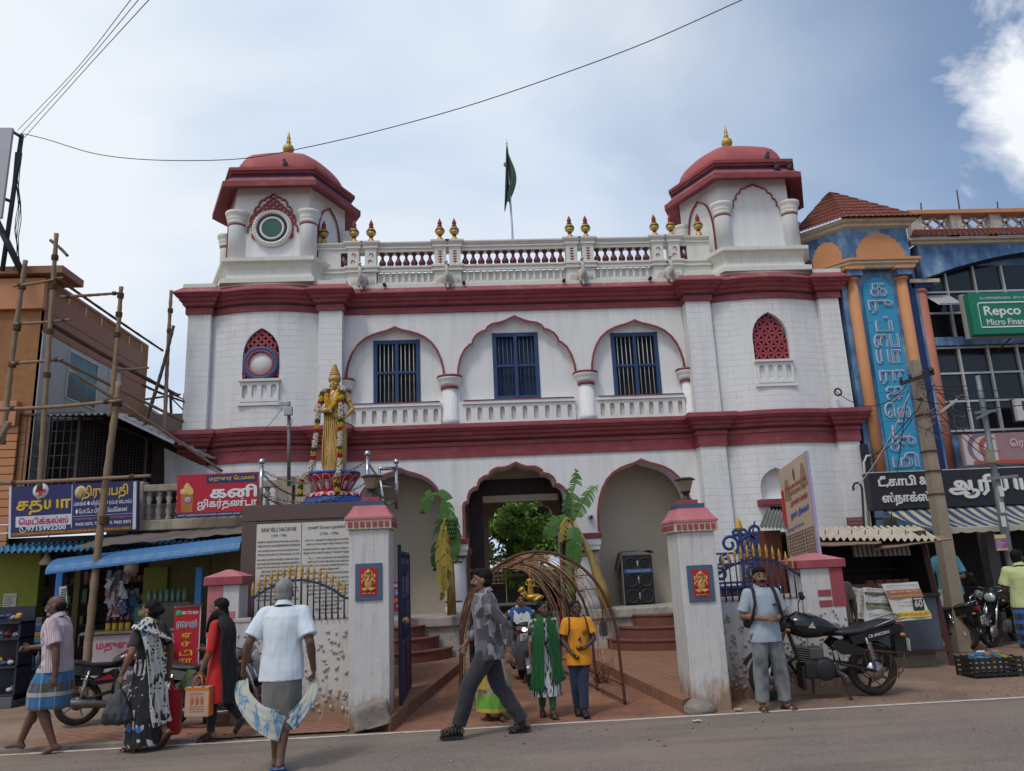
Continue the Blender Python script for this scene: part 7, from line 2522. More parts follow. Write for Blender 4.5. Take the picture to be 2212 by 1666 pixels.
mb=MB().use(mat('dry_weed',(.17,.08,.04),.9,var=.3))
for k in range(46):
 a=rr.uniform(0,6.28)
 L=rr.uniform(.1,.34)
 b_=p+Vector((rr.uniform(-.1,.1),rr.uniform(-.15,.15),0))
 mb.tube([b_,b_+Vector((math.cos(a)*L*.3,math.sin(a)*L*.3,L*.6)),b_+Vector((math.cos(a)*L*.7,math.sin(a)*L*.6,L*rr.uniform(.5,1)))],.005,4)
tag(mb.build('weed_tuft',loc=p),'dry brown weed tuft at the right foot of the reed arch','weed')
mb=MB().use(mat('switch_box',(.04,.035,.035),.5)).bbx(.76,.86,11.05,11.15,.95-.25,1.1-.2,.01)
mb.tube([(.81,11.1,.9),(.81,11.1,1.2)],.008,5)
tag(mb.build('switch_box',loc=(.81,11.1,.8)),'small dark switch box tied on the right hoop of the reed arch','switch box')
# ---------------------------------------------------------------- festival banana stems tied to the arch columns
M_lf=mat('banana_leaf',(.06,.15,.03),.5,var=.3,vs=5,grime=.25,gcol=(.30,.26,.05),gs=(5,5,5))
M_lfd=mat('banana_leaf_dark',(.03,.085,.028),.5,var=.3,vs=5)
M_lfy=mat('banana_leaf_yellow',(.36,.28,.05),.7,var=.3,vs=6,grime=.4,gcol=(.18,.10,.03),gs=(6,6,6))
M_stem=mat('banana_stem',(.34,.24,.08),.6,var=.25,vs=5,grime=.6,gcol=(.10,.055,.03),gs=(7,7,2))
def banana_leaf(mb,spine,width,m,tear=.5,seed=1,droop=.5,start=.12,end=1.0):
 """spine points; each half is torn into strips"""
 r_=random.Random(seed)
 P=spline(spine,8)
 n=len(P)-1
 mb.use(m)
 mb.tube(P,[.016*(1-.8*i/n)for i in range(n+1)],6)
 for side in(-1,1):
  i=int(n*start)
  while i<int(n*end):
   k=min(n,i+r_.choice((1,2,3,4)if tear>.6 else(3,5,7)))
   gap=r_.random()<tear*.10
   dr=droop*r_.uniform(.5,1.5)
   rows=[]
   for a in range(i,k+1):
    t=(P[min(n,a+1)]-P[max(0,a-1)]).normalized()
    sd=t.cross(Vector((0,-1,.25))).normalized()*side
    u=a/n
    w_=width*math.sin(PI*min(1,u*.93+.07))**.55*(1 if a!=k or k==i else .93)
    row=[]
    for j in range(6):
     q=j/5
     shrink=(a-(i+k)/2)*-.006*q*tear
     row.append(P[a]+sd*w_*q*(1-.25*dr*q)+t*shrink*3+Vector((0,-.03*q*side,-w_*dr*q*q*.9)))
    rows.append(row)
   if not gap and len(rows)>1:
    mb.grid(rows,True)
   i=k
 return mb
bl_=thing('banana_plant','cut banana plant with fruit bunch and withered yellow leaves tied to the left arch column','banana plant',fp(975,1326,14.78),group='banana plants tied at the palace arch')
B=lambda x,y,Y=14.75:fp(x,y,Y)
mb=MB().use(M_stem)
mb.tube([B(976,1328),B(974,1240),B(966,1130)],[.085,.07,.055],12)
mb.build('stem',None,bl_)
mb=MB()
banana_leaf(mb,[B(968,1150),B(966,1098),B(950,1072),B(925,1075),B(908,1112)],.21,M_lf,.55,3,.55,.1)
mb.build('leaf',None,bl_)
mb=MB()
banana_leaf(mb,[B(964,1120,14.7),B(950,1130,14.7),B(944,1170,14.7),B(938,1235,14.7)],.17,M_lfd,.9,4,.9)
mb.build('leaf',None,bl_)
mb=MB()
banana_leaf(mb,[B(970,1130,14.65),B(975,1110,14.65),B(985,1150,14.65),B(984,1220,14.65)],.13,M_lf,.7,5,.8)
mb.build('leaf',None,bl_)
mb=MB()
banana_leaf(mb,[B(962,1120,14.6),B(954,1150,14.6),B(952,1210,14.6),B(958,1285,14.6)],.14,M_lfy,1,6,.9)
banana_leaf(mb,[B(964,1140,14.62),B(962,1180,14.6),B(966,1230,14.6),B(950,1300,14.6)],.13,M_lfy,1,7,1.0)
mb.build('dry_leaf',None,bl_)
mb=MB().use(mat('raw_banana',(.055,.12,.025),.45,var=.15))
for j in range(5):
 for i in range(6):
  a=R(200+i*28+j*11)
  p=B(975,1128+j*9,14.66)
  d=Vector((math.cos(a),math.sin(a),0))
  mb.tube([p+d*.02,p+d*(.09-.009*j)+Vector((0,0,-.0)),p+d*(.125-.012*j)+Vector((0,0,.05)),p+d*(.125-.012*j)+Vector((0,0,.08))],[.010,.019,.017,.005],6)
mb.build('banana_bunch',None,bl_)
mb=MB().use(M_rope)
for y in(1300,1215,1160):
 p=B(980,y,14.85)
 mb.torus(p,.16,.009,20,5,axis=(0,.1,1))
mb.build('tie',None,bl_)
br_=thing('banana_plant','leaning banana plant with torn green leaves tied to the right arch column','banana plant',fp(1312,1312,14.75),group='banana plants tied at the palace arch')
mb=MB().use(M_stem)
mb.tube([B(1312,1313),B(1300,1270),B(1278,1205),B(1255,1160),B(1236,1128)],[.12,.105,.075,.06,.045],12)
mb.build('stem',None,br_)
for sp_,w_,m_,te,se,dr in(([B(1236,1130),B(1232,1085),B(1243,1045),B(1243,1012)],.16,M_lf,.8,11,.35),([B(1240,1125),B(1254,1092),B(1275,1060),B(1292,1048)],.15,M_lf,.85,12,.5),([B(1232,1120),B(1222,1100),B(1225,1075),B(1222,1055)],.09,M_lfd,.6,13,.5),([B(1236,1128,14.7),B(1222,1122,14.65),B(1200,1132,14.6),B(1170,1160,14.6)],.19,M_lf,.35,14,.45),([B(1236,1128,14.6),B(1222,1120,14.55),B(1216,1150,14.5),B(1214,1172,14.5)],.11,M_lfy,.9,15,.8),([B(1238,1132,14.6),B(1240,1160,14.5),B(1236,1220,14.5),B(1232,1292,14.5)],.17,M_lf,.25,16,.25)):
 mb=MB()
 banana_leaf(mb,sp_,w_,m_,te,se,dr)
 mb.build('leaf' if m_ is not M_lfy else 'dry_leaf',None,br_)
mb=MB().use(M_rope)
for x,y in((1270,1205),(1284,1245),(1294,1275)):
 p=B(x,y,14.85)
 mb.torus(p+Vector((-.1,.15,0)),.26,.010,24,5,axis=(0,.12,1))
mb.build('tie',None,br_)
p=fp(1276,1116,15.25)
mb=MB().use(mat('camera_white',(.45,.45,.45),.5)).ell(p,(.06,.07,.06),12,8)
mb.use(M_black).ell(p-Vector((0,.055,.01)),(.03,.025,.03),10,6)
tag(mb.build('dome_camera',loc=p),'round white security camera on the palace wall beside the right banana plant','camera')
# ---------------------------------------------------------------- people
TMP=bpy.data.scenes.new('workbench')
def fuse(mb,name,m,parent,vox=.008,it=3,folds=0,fsc=9,seed=0,stretch=.35,local=True):
 """one continuous surface from overlapping shapes"""
 me=bpy.data.meshes.new(name)
 me.from_pydata(mb.v,[],mb.f)
 me.update()
 o=bpy.data.objects.new(name,me)
 TMP.collection.objects.link(o)
 r=o.modifiers.new('r','REMESH')
 r.mode='VOXEL'
 r.voxel_size=vox
 s_=o.modifiers.new('s','SMOOTH')
 s_.iterations=it
 s_.factor=.5
 vl=TMP.view_layers[0]
 vl.update()
 n=bpy.data.meshes.new_from_object(o.evaluated_get(vl.depsgraph))
 TMP.collection.objects.unlink(o)
 COL.objects.link(o)
 n.name=name
 o.modifiers.clear()
 o.data=n
 bpy.data.meshes.remove(me)
 if folds:
  for v,c,vn in[(v,v.co.copy(),v.normal.copy())for v in n.vertices]:
   k=noise.noise((c.x*fsc+seed,c.y*fsc,c.z*fsc*stretch))+.5*noise.noise((c.x*fsc*2.1,c.y*fsc*2.1+seed,c.z*fsc*.8))
   v.co=c+vn*(folds*k)
  n.update()
 n.materials.clear()
 n.materials.append(m)
 n.polygons.foreach_set('use_smooth',[True]*len(n.polygons))
 o.parent=parent
 return o
def limb(mb,pts,rs,n=12):
 P=[Vector(p)for p in pts]
 for a,b,r0,r1 in zip(P,P[1:],rs,rs[1:]):
  mb.tube([a,a.lerp(b,.35),a.lerp(b,.7),b],[r0,r0*.62+r1*.38+.006*(r0>.03),r0*.3+r1*.7,r1],n)
  mb.ell(a,r0,10,8)
 mb.ell(P[-1],rs[-1],10,8)
def hand(mb,w,d,side,curl=.5,palm=None):
 """palm, four fingers and a thumb; d points along the hand, palm is the way the palm faces"""
 w,d=Vector(w),Vector(d).normalized()
 p=Vector(palm or(0,-side,0))
 p=(p-d*p.dot(d)).normalized()
 s_=d.cross(p)
 rot=Matrix((d,s_,p)).transposed()
 mb.ell(w+d*.045,(.052,.037,.018),12,8,rot)
 for i,(o_,L)in enumerate(((-.027,.066),(-.009,.076),(.009,.070),(.026,.054))):
  b=w+d*.085+s_*o_
  c=curl*(1+.12*i)
  m_=b+(d*math.cos(c*.8)+p*math.sin(c*.8))*L*.5
  e=m_+(d*math.cos(c*1.9)+p*math.sin(c*1.9))*L*.5
  mb.tube([b-d*.02,b,m_,e],[.0105,.0105,.0095,.008],7)
  mb.ell(e,.0082,6,5)
 k=-1 if s_.dot(Vector((1,0,.3)))<0 else 1
 t0=w+d*.025+s_*(k*.03)
 t1=t0+(d*.7+s_*k*.6+p*.25).normalized()*.035
 mb.tube([t0,t1,t1+(d*.9+p*.4).normalized()*.03],[.014,.0115,.009],7)
SKIN={k:mat('skin_'+k,c,.5,var=.06,vs=9,spec=.35,bump=.05,bs=60)for k,c in(('dark',(.125,.064,.044)),('brown',(.20,.105,.07)),('mid',(.22,.115,.075)),('deep',(.08,.043,.03)))}
M_hair=mat('black_hair',(.007,.006,.006),.7,spec=.2,var=.3,vs=30,bump=.4,bs=90)
M_hairg=mat('grey_hair',(.24,.23,.22),.6,var=.35,vs=30,bump=.5,bs=90)
M_eyew=mat('eye_white',(.32,.29,.26),.5,var=0)
M_eyeb=mat('eye_dark',(.01,.007,.006),.2,var=0)
M_lip=mat('lip',(.13,.05,.042),.5)
def person(label,loc,rz,Ht,tone,legs,arms,lean=.0,yaw=0,hair='short',feet='bare',face='plain',group=None,heavy=1.0,vox=.0075,tag_it=True,tilt=0,skinmat=None,root=None,hip=.93):
 """legs/arms: left then right; joints in a 1.7 m frame facing +x. Returns the thing and its frame."""
 t_=root or thing('person',label,'person',loc,rz,group)
 k=Ht/1.7
 V=lambda*a:Vector(a)*k
 sk=skinmat or SKIN[tone]
 dz=hip-.93
 hipc,chest,neck=V(0,0,hip),V(lean*.55,0,1.27+dz),V(lean*.9,0,1.45+dz)
 hd=V(lean+.02,0,1.585+dz)
 mb=MB()
 hw=heavy
 rings=[]
 for z,ax,ay in((.80,.07,.12),(.86,.10,.155),(.95,.105,.155),(1.05,.10*hw,.14),(1.15,.105*hw,.145),(1.28,.11,.165),(1.36,.10,.175),(1.42,.075,.13),(1.46,.05,.06)):
  cx_=lean*max(0,(z-.95))/.5
  rings.append([V(cx_+ax*math.cos(2*PI*j/18),ay*math.sin(2*PI*j/18),z+dz)for j in range(18)])
 mb.loft(rings)
 limb(mb,[neck-V(0,0,.04),neck+V(.005,0,.07)],[.055*k,.05*k])
 rot=Matrix.Rotation(R(yaw),3,'Z')@Matrix.Rotation(R(tilt),3,'Y')
 H_=lambda x,y,z:hd+rot@V(x,y,z)
 mb.ell(H_(-.008,0,.022),tuple(v*k for v in(.098,.076,.095)),16,12,rot)
 mb.ell(H_(.022,0,-.04),tuple(v*k for v in(.068,.060,.078)),14,10,rot)
 mb.ell(H_(.060,0,-.092),tuple(v*k for v in(.028,.030,.022)),10,8,rot)
 mb.tube([H_(.084,0,.022),H_(.106,0,-.018),H_(.104,0,-.034)],[.011*k,.016*k,.017*k],8)
 mb.ell(H_(.082,0,-.066),(.016*k,.028*k,.012*k),10,6,rot)
 for s_ in(1,-1):
  mb.ell(H_(-.005,s_*.078,-.01),tuple(v*k for v in(.022,.010,.034)),8,6,rot)
  mb.ell(H_(.074,s_*.033,.032),(.016*k,.026*k,.009*k),8,6,rot)
  mb.ell(H_(.062,s_*.042,-.03),(.025*k,.024*k,.026*k),8,6,rot)
 J=dict(hip=[],knee=[],ankle=[],toe=[],sh=[],el=[],wr=[])
 for s_,(kn,an,toe)in zip((1,-1),legs):
  h0=V(0,s_*.085,hip-.04)
  kn,an,toe=V(*kn),V(*an),V(*toe)
  limb(mb,[h0,kn,an],[.088*k,.056*k,.036*k],14)
  mb.ell(kn.lerp(an,.3)-V(.018,0,0),(.045*k,.042*k,.09*k),10,8)
  d=(toe-an)
  f=d.normalized()
  up=Vector((0,0,1))-f*f.z
  heel=an-f*.035*k-up*.045*k
  ball=an+f*.13*k-up*.055*k
  limb(mb,[an-up*.01*k,heel],[.035*k,.032*k],8)
  mb.tube([heel+up*.01*k,an+f*.06*k-up*.035*k,ball],[.034*k,.036*k,.026*k],10)
  sd=f.cross(Vector((0,0,1))).normalized()
  for i in range(5):
   q=ball+sd*((i-2)*.016*k*s_)
   mb.tube([q-f*.02*k,q+f*(.052-.007*i)*k-up*.004*k],[.014*k,(.012 if i==0 else .009)*k],6)
  for nm_,v in(('hip',h0),('knee',kn),('ankle',an),('toe',toe)):
   J[nm_].append(v)
 for s_,(el,wr,hdir,curl)in zip((1,-1),arms):
  s0=V(lean*.8,s_*.175,1.385+dz)
  el,wr=V(*el),V(*wr)
  limb(mb,[V(lean*.8,s_*.10,1.39+dz),s0,el,wr],[.06*k,.058*k,.041*k,.027*k],12)
  hm=MB()
  hand(hm,(0,0,0),hdir,s_,curl)
  mb.add([wr+Vector(v)*k for v in hm.v],hm.f)
  for nm_,v in(('sh',s0),('el',el),('wr',wr)):
   J[nm_].append(v)
 fuse(mb,'body',sk,t_,vox*k,2)
 dt=dict(k=k,J=J,V=V,H=H_,lean=lean,dz=dz,rot=rot,hip=hip,heavy=heavy)
 if skinmat is None:
  e=MB().use(M_eyew)
  for s_ in(1,-1):
   e.use(M_eyew).ell(H_(.0755,s_*.032,.010),(.0105*k,.014*k,.0055*k),10,6,rot)
   e.use(M_eyeb).ell(H_(.083,s_*.032,.010),(.006*k,.008*k,.0065*k),8,6,rot)
   e.tube([H_(.088,s_*.014,.042),H_(.088,s_*.034,.049),H_(.074,s_*.055,.043)],[.004*k,.0055*k,.003*k],6)
  e.build('eyes',None,t_,local=True)
  MB().use(M_lip).ell(H_(.094,0,-.066),(.007*k,.026*k,.009*k),10,6,rot).build('lips',None,t_,local=True)
  if face in('moustache','greymoustache'):
   MB().use(M_hair if face=='moustache' else M_hairg).tube([H_(.078,-.040,-.060),H_(.100,-.018,-.046),H_(.104,0,-.044),H_(.100,.018,-.046),H_(.078,.040,-.060)],[v*k for v in(.006,.012,.010,.012,.006)],7).build('moustache',None,t_,local=True)
 h=MB()
 if hair in('short','grey','bun','tied','braid'):
  for i in range(3):
   h.ell(H_(-.022-.006*i,0,.045),tuple(v*k for v in(.096,.083,.088)),16,10,rot)
  h.ell(H_(-.045,0,-.01),tuple(v*k for v in(.068,.078,.085)),14,10,rot)
  if hair=='short':
   h.ell(H_(.03,.0,.085),tuple(v*k for v in(.062,.07,.045)),12,8,rot)
  if hair=='bun':
   h.ell(H_(-.125,0,-.005),(.055*k,.06*k,.055*k),12,8)
  if hair in('tied','braid'):
   h.ell(H_(-.09,0,-.05),(.04*k,.045*k,.06*k),10,8)
   if hair=='braid':
    h.tube([H_(-.10,0,-.07),H_(-.13,.0,-.2),H_(-.14,.02,-.38)],[.035*k,.03*k,.015*k],8)
 elif hair=='bald':
  h.ell(H_(-.05,0,-.01),tuple(v*k for v in(.062,.081,.075)),14,10,rot)
 if h.v:
  hs=fuse(h,'hair',M_hairg if hair=='grey' else M_hair,t_,.008*k,2,.004,40,1)
 if feet in('sandal','shoe'):
  for a,to in zip(J['ankle'],J['toe']):
   f=(to-a).normalized()
   up=Vector((0,0,1))-f*f.z
   sd=f.cross(up).normalized()
   so_=MB().use(mat('sandal_brown',(.05,.03,.025),.6)if feet=='sandal' else mat('shoe_black',(.02,.02,.024),.45))
   c=a+f*.065*k-up*.088*k
   rows=[]
   for i in range(9):
    u=i/8
    w_=(.034+.012*math.sin(PI*u*.9+.3))*k*(1 if i<8 else .6)
    q=c+f*(-.115+.245*u)*k
    rows.append([q+sd*w_-up*.011*k,q+sd*w_+up*.012*k,q-sd*w_+up*.012*k,q-sd*w_-up*.011*k])
   so_.loft(rows,True,True,False)
   for u in((.03,.10)if feet=='sandal' else(-.07,-.035,0,.035,.07,.10)):
    q=c+f*u*k+up*.012*k
    so_.tube([q+sd*.043*k,q+sd*.03*k+up*.055*k*(1.2-u*4),q+up*.068*k*(1.2-u*4),q-sd*.03*k+up*.055*k*(1.2-u*4),q-sd*.043*k],(.009 if feet=='sandal' else .016)*k,6,flat=1)
   so_.build('sandal' if feet=='sandal' else 'shoe',None,t_,local=True)
 return t_,dt
def top(t_,d,m,name='shirt',hem=.82,sleeve=.5,loose=.018,flare=0,collar=True,folds=.006,vneck=0,mcol=None,seed=1):
 """shirt, kurta or blouse; sleeve 0..2 (1 = to the elbow, 2 = to the wrist)"""
 k,V,J,lean,dz=d['k'],d['V'],d['J'],d['lean'],d['dz']
 mb=MB()
 rings=[]
 for z,ax,ay in((hem,.125+flare,.175+flare),((hem+.98)/2,.122+flare*.5,.172+flare*.5),(1.0,.112,.158),(1.10,.108*d['heavy'],.150),(1.18,.112*d['heavy'],.152),(1.29,.115,.172),(1.37,.10,.180),(1.425,.075,.125),(1.455,.06,.075)):
  cx_=lean*max(0,(z-.95))/.5
  rings.append([V(cx_+(ax+loose)*math.cos(2*PI*j/22),(ay+loose)*math.sin(2*PI*j/22),z+dz)for j in range(22)])
 mb.loft(rings)
 for s_,sh,el,wr in zip((1,-1),J['sh'],J['el'],J['wr']):
  e=sh.lerp(el,min(1,sleeve))if sleeve<=1 else el
  r_=[(.062+loose*.35)*k,(.056+loose*.6)*k,(.052+loose)*k]
  pts=[V(lean*.8,s_*.10,1.385+dz),sh,e]
  if sleeve>1:
   pts.append(el.lerp(wr,min(.97,sleeve-1)))
   r_=[.07*k,.064*k,.053*k,.042*k]
  for a,b,r0,r1 in zip(pts,pts[1:],r_,r_[1:]):
   mb.tube([a,b],[r0,r1],12)
   mb.ell(a,r0,10,8)
 o=fuse(mb,name,m,t_,.009*k,2,folds*k,11,seed,.6)
 if collar:
  c=MB().use(mcol or m)
  n0=V(lean*.88-.005,0,1.455+dz)
  rows=[]
  for z_,r0 in((0,.072),(.035,.063),(.045,.067),(.012,.086),(-.005,.095)):
   rows.append([n0+V(r0*1.0*math.cos(R(a))+.005,r0*math.sin(R(a)),z_-.028*math.cos(R(a)))for a in range(28,333,16)])
  c.grid(rows)
  c.build('collar',None,o,local=True)
 return o
def trousers(t_,d,m,name='trousers',r=(.105,.085,.066),waist=1.0,ankle=.96,folds=.006,seed=2):
 k,V,J,dz=d['k'],d['V'],d['J'],d['dz']
 mb=MB()
 mb.loft([[V(ax*math.cos(2*PI*j/20),ay*math.sin(2*PI*j/20),z+dz)for j in range(20)]for z,ax,ay in((.80,.09,.14),(.87,.125,.172),(.95,.122,.17),(waist,.115,.16))])
 for h0,kn,an in zip(J['hip'],J['knee'],J['ankle']):
  e=kn.lerp(an,ankle)
  mb.tube([h0,h0.lerp(kn,.5),kn],[r[0]*k,(r[0]+r[1])/2*k,r[1]*k],14)
  mb.tube([kn,kn.lerp(e,.5),e],[r[1]*k,(r[1]+r[2])/2*k,r[2]*k],14)
  mb.ell(kn,r[1]*k,12,8)
  mb.ell(h0,r[0]*k,12,8)
 return fuse(mb,name,m,t_,.009*k,2,folds*k,12,seed,.8)
def skirt(t_,d,m,name,waist,hem,fwd,side,cx_=0,folds=.012,wst=(.125,.168),fsc=10,seed=3,sh=.0):
 """wrapped cloth: waist ring to hem ring; fwd/side are hem half sizes, cx_ its forward offset"""
 k,V,dz=d['k'],d['V'],d['dz']
 mb=MB()
 rings=[]
 for i in range(9):
  u=i/8
  z=waist+(hem-waist)*u
  w_=min(1,u*1.6)**.8 if sh==0 else u
  ax,ay=wst[0]*(1-w_)+fwd*w_+.02*math.sin(PI*u),wst[1]*(1-w_)+side*w_+.02*math.sin(PI*u)
  rings.append([V(cx_*u+ax*math.cos(2*PI*j/30),ay*math.sin(2*PI*j/30),z+dz*(1-u))for j in range(30)])
 mb.loft(rings)
 return fuse(mb,name,m,t_,.009*k,2,folds*k,fsc,seed,.12)
def drape(t_,path,width,m,name,k=1,th=.012,n=9,fold=.012,up=(0,0,1),seed=0):
 """a cloth band along a path; width across, softly pleated"""
 P=spline(path,7)
 rows,back=[],[]
 upv=Vector(up)
 for i,p in enumerate(P):
  t=(P[min(i+1,len(P)-1)]-P[max(0,i-1)]).normalized()
  s_=t.cross(upv)
  if s_.length<.05:
   s_=t.cross(Vector((1,0,0)))
  s_.normalize()
  nr=s_.cross(t)
  w_=width[0]+(width[1]-width[0])*i/(len(P)-1)
  row=[p+s_*(w_*(j/(n-1)-.5))+nr*(fold*math.sin(j*2.4+i*.35+seed))for j in range(n)]
  rows.append(row)
  back.append([q-nr*th for q in row])
 mb=MB().use(m)
 mb.grid(rows)
 mb.grid([r_[::-1]for r_ in back])
 mb.grid([[a[0]for a in rows],[b[0]for b in back]])
 mb.grid([[b[-1]for b in back],[a[-1]for a in rows]])
 return mb.build(name,None,t_,local=True)
def V3(nt,tc,sc):
 return nd(nt,'ShaderNodeMapping',{'Vector':tc,'Scale':sc}).outputs[0]
def cyl(nt,tc):
 sp=nd(nt,'ShaderNodeSeparateXYZ',{0:tc})
 return mth(nt,'ARCTAN2',sp.outputs[1],sp.outputs[0]),sp.outputs[2]
def band(nt,v,f,lo,hi):
 x=mth(nt,'FRACT',mth(nt,'MULTIPLY',v,f))
 return mth(nt,'MULTIPLY',mth(nt,'GREATER_THAN',x,lo),mth(nt,'LESS_THAN',x,hi))
def plaid_fn(base,c2,c3,fz=4.2,fa=1.3):
 def fn(nt,tc,b):
  a,z=cyl(nt,tc)
  c=mixc(nt,band(nt,z,fz,.0,.38),base,c2)
  c=mixc(nt,mth(nt,'MULTIPLY',band(nt,a,fa,.1,.35),.55),c,c2)
  c=mixc(nt,mth(nt,'MULTIPLY',band(nt,z,fz,.42,.60),.85),c,c3)
  return mixc(nt,mth(nt,'MULTIPLY',band(nt,a,fa,.5,.58),.6),c,c3)
 return fn
def vstripe_fn(c1,c2,f):
 def fn(nt,tc,b):
  a,z=cyl(nt,tc)
  sp=nd(nt,'ShaderNodeSeparateXYZ',{0:tc})
  return mixc(nt,band(nt,mth(nt,'ADD',sp.outputs[0],sp.outputs[1]),f,.0,.42),c1,c2)
 return fn
def spot_fn(bg,fg,sc,r=.28,accent=None,asc=3.5):
 def fn(nt,tc,b):
  v=nd(nt,'ShaderNodeTexVoronoi',{'Vector':tc,'Scale':sc,'Randomness':.35})
  c=mixc(nt,mth(nt,'LESS_THAN',v.outputs['Distance'],r),bg,fg)
  w=nd(nt,'ShaderNodeTexNoise',{'Vector':tc,'Scale':3.6,'Detail':2,'Distortion':1.2})
  wv=nd(nt,'ShaderNodeTexWave',{'Vector':V3(nt,tc,(1,1,.6)),'Scale':7,'Distortion':6,'Detail':1})
  c2=mixc(nt,mth(nt,'GREATER_THAN',wv.outputs[1],.45),(.015,.015,.02),(.50,.48,.46))
  c=mixc(nt,mth(nt,'GREATER_THAN',w.outputs[0],.50),c,c2)
  if accent:
   v2=nd(nt,'ShaderNodeTexVoronoi',{'Vector':tc,'Scale':asc,'Randomness':1})
   c=mixc(nt,mth(nt,'LESS_THAN',v2.outputs['Distance'],.20),c,accent)
  return c
 return fn
def patch_fn(a,b_,c_,sc=13):
 def fn(nt,tc,b):
  v=nd(nt,'ShaderNodeTexVoronoi',{'Vector':V3(nt,tc,(1,1,.7)),'Scale':sc},distance='CHEBYCHEV')
  n=nd(nt,'ShaderNodeTexNoise',{'Vector':tc,'Scale':18,'Detail':4})
  c=ramp(nt,v.outputs['Color'],[(0,a),(.35,b_),(.68,c_)],'CONSTANT')
  return mixc(nt,mth(nt,'MULTIPLY',n.outputs[0],.45),c,b_)
 return fn
def shibori_fn(nt,tc,b):
 n=nd(nt,'ShaderNodeTexNoise',{'Vector':V3(nt,tc,(26,26,4)),'Scale':2,'Detail':4,'Distortion':.6})
 return ramp(nt,n.outputs[0],[(.44,(.012,.014,.018)),(.54,(.50,.51,.52))])
def dye_fn(nt,tc,b):
 n=nd(nt,'ShaderNodeTexNoise',{'Vector':V3(nt,tc,(5,5,1.6)),'Scale':2,'Detail':3,'Distortion':.8})
 return ramp(nt,n.outputs[0],[(.30,(.46,.44,.37)),(.50,(.40,.40,.36)),(.55,(.03,.19,.35)),(.62,(.40,.40,.36)),(.7,(.02,.12,.28))])
def cloth(name,col=(.5,.5,.5),**kw):
 kw.setdefault('rough',.85)
 kw.setdefault('var',.10)
 kw.setdefault('sheen',.15)
 return mat(name,col,bump=.12,bs=120,**kw)
def straight(fx=0,s_=1,y=.10,bend=.03):
 return((fx*.5+bend,s_*y,.48),(fx,s_*y,.085),(fx+.2,s_*(y+.03),.055))
def at_px(x,y,z=0):
 p=gp(x,y,z)
 return(p.x,p.y,z)
FWD=R(180)
t,d=person('barefoot balding man in pink striped shirt and short blue checked lungi',at_px(108,1626),R(184),1.60,'dark',[((.10,.08,.49),(-.06,.07,.09),(.13,.075,.03)),((.22,-.08,.50),(.36,-.08,.12),(.54,-.085,.14))],[((-.08,.26,1.10),(-.10,.27,.84),(.15,0,-1),.6),((.14,-.24,1.13),(.40,-.22,1.12),(1,.1,-.1),1.0)],lean=.05,yaw=4,hair='bald',face='greymoustache',heavy=1.1)
MB().use(M_hairg).ell(d['H'](.05,0,-.092),(.04,.045,.03),10,6).build('beard',None,t,local=True)
top(t,d,cloth('pink_pinstripe',fn=vstripe_fn((.52,.43,.45),(.33,.23,.26),46)),hem=.86,sleeve=.78,loose=.035,folds=.010)
skirt(t,d,cloth('blue_check_lungi',fn=plaid_fn((.075,.07,.055),(.025,.13,.29),(.36,.35,.38))),'lungi',1.02,.47,.225,.175,.06,.016)
t,d=person('woman in black and white saree with blue flowers carrying two bags',at_px(312,1622),R(152),1.50,'brown',[((.12,.08,.48),(.10,.08,.09),(.28,.09,.05)),((-.02,-.08,.47),(-.24,-.08,.20),(-.12,-.085,.06))],[((-.03,.29,1.12),(.10,.30,.88),(.1,.1,-1),1.2),((-.05,-.27,1.10),(.0,-.28,.82),(.0,0,-1),1.3)],lean=.03,yaw=22,hair='bun',feet='sandal',heavy=1.15)
blk=cloth('black_blouse',(.03,.025,.026),var=.35,vs=30)
top(t,d,blk,'blouse',hem=1.0,sleeve=.75,loose=.012,collar=False,folds=.004)
sar=cloth('printed_saree',fn=spot_fn((.50,.48,.44),(.012,.012,.015),26,.30,(.02,.14,.42),4.6))
sd_=cloth('printed_saree_dark',fn=spot_fn((.015,.015,.02),(.5,.48,.44),9,.22,(.02,.14,.42),5.5))
skirt(t,d,sd_,'saree_skirt',1.04,.07,.21,.20,.02,.016,fsc=13)
k=d['k']
drape(t,[Vector(p)*k for p in((.12,-.12,1.02),(.06,-.19,1.12),(-.06,-.15,1.25),(-.125,-.02,1.34),(-.07,.14,1.45),(.02,.16,1.46))],(.20,.24),sar,'saree_pallu',up=(-.6,.3,1),fold=.014)
drape(t,[Vector(p)*k for p in((.0,.17,1.47),(-.10,.14,1.40),(-.165,.09,1.2),(-.19,.06,.9),(-.23,.02,.55),(-.26,-.02,.30))],(.17,.22),sar,'saree_fall',up=(-1,.1,.1),fold=.016)
MB().use(M_gold).torus(Vector((0.02,0,1.455))*k,.066,.006,20,5,axis=(.2,0,1)).ell(d['H'](-.01,.085,-.045),.011,8,6).build('jewellery',None,t,local=True)
def held(label,name,cat,t_,p,m,mb,group=None):
 w=t_.matrix_basis@Vector(p)
 return mb,w
def world_of(t_,p):
 a=t_.rotation_euler.z
 return Vector((t_.location.x+p[0]*math.cos(a)-p[1]*math.sin(a),t_.location.y+p[0]*math.sin(a)+p[1]*math.cos(a),t_.location.z+p[2]))
def plastic_bag(w,h_,wd,label):
 mb=MB()
 rings=[]
 for z,r_ in((0,.012),(-.06,.03),(-.16,wd*.62),(-.28,wd*.95),(-h_+.04,wd),(-h_,wd*.8)):
  rings.append([w+Vector((r_*math.cos(2*PI*j/20),r_*.55*math.sin(2*PI*j/20),z))for j in range(20)])
 mb.loft(rings)
 root=thing('carrier_bag',label,'bag',w)
 mb.v=[tuple(Vector(v)-w)for v in mb.v]
 fuse(mb,'bag',mat('black_polythene',(.02,.021,.025),.3,var=.2,spec=.6),root,.010,1,.014,14,2,.3)
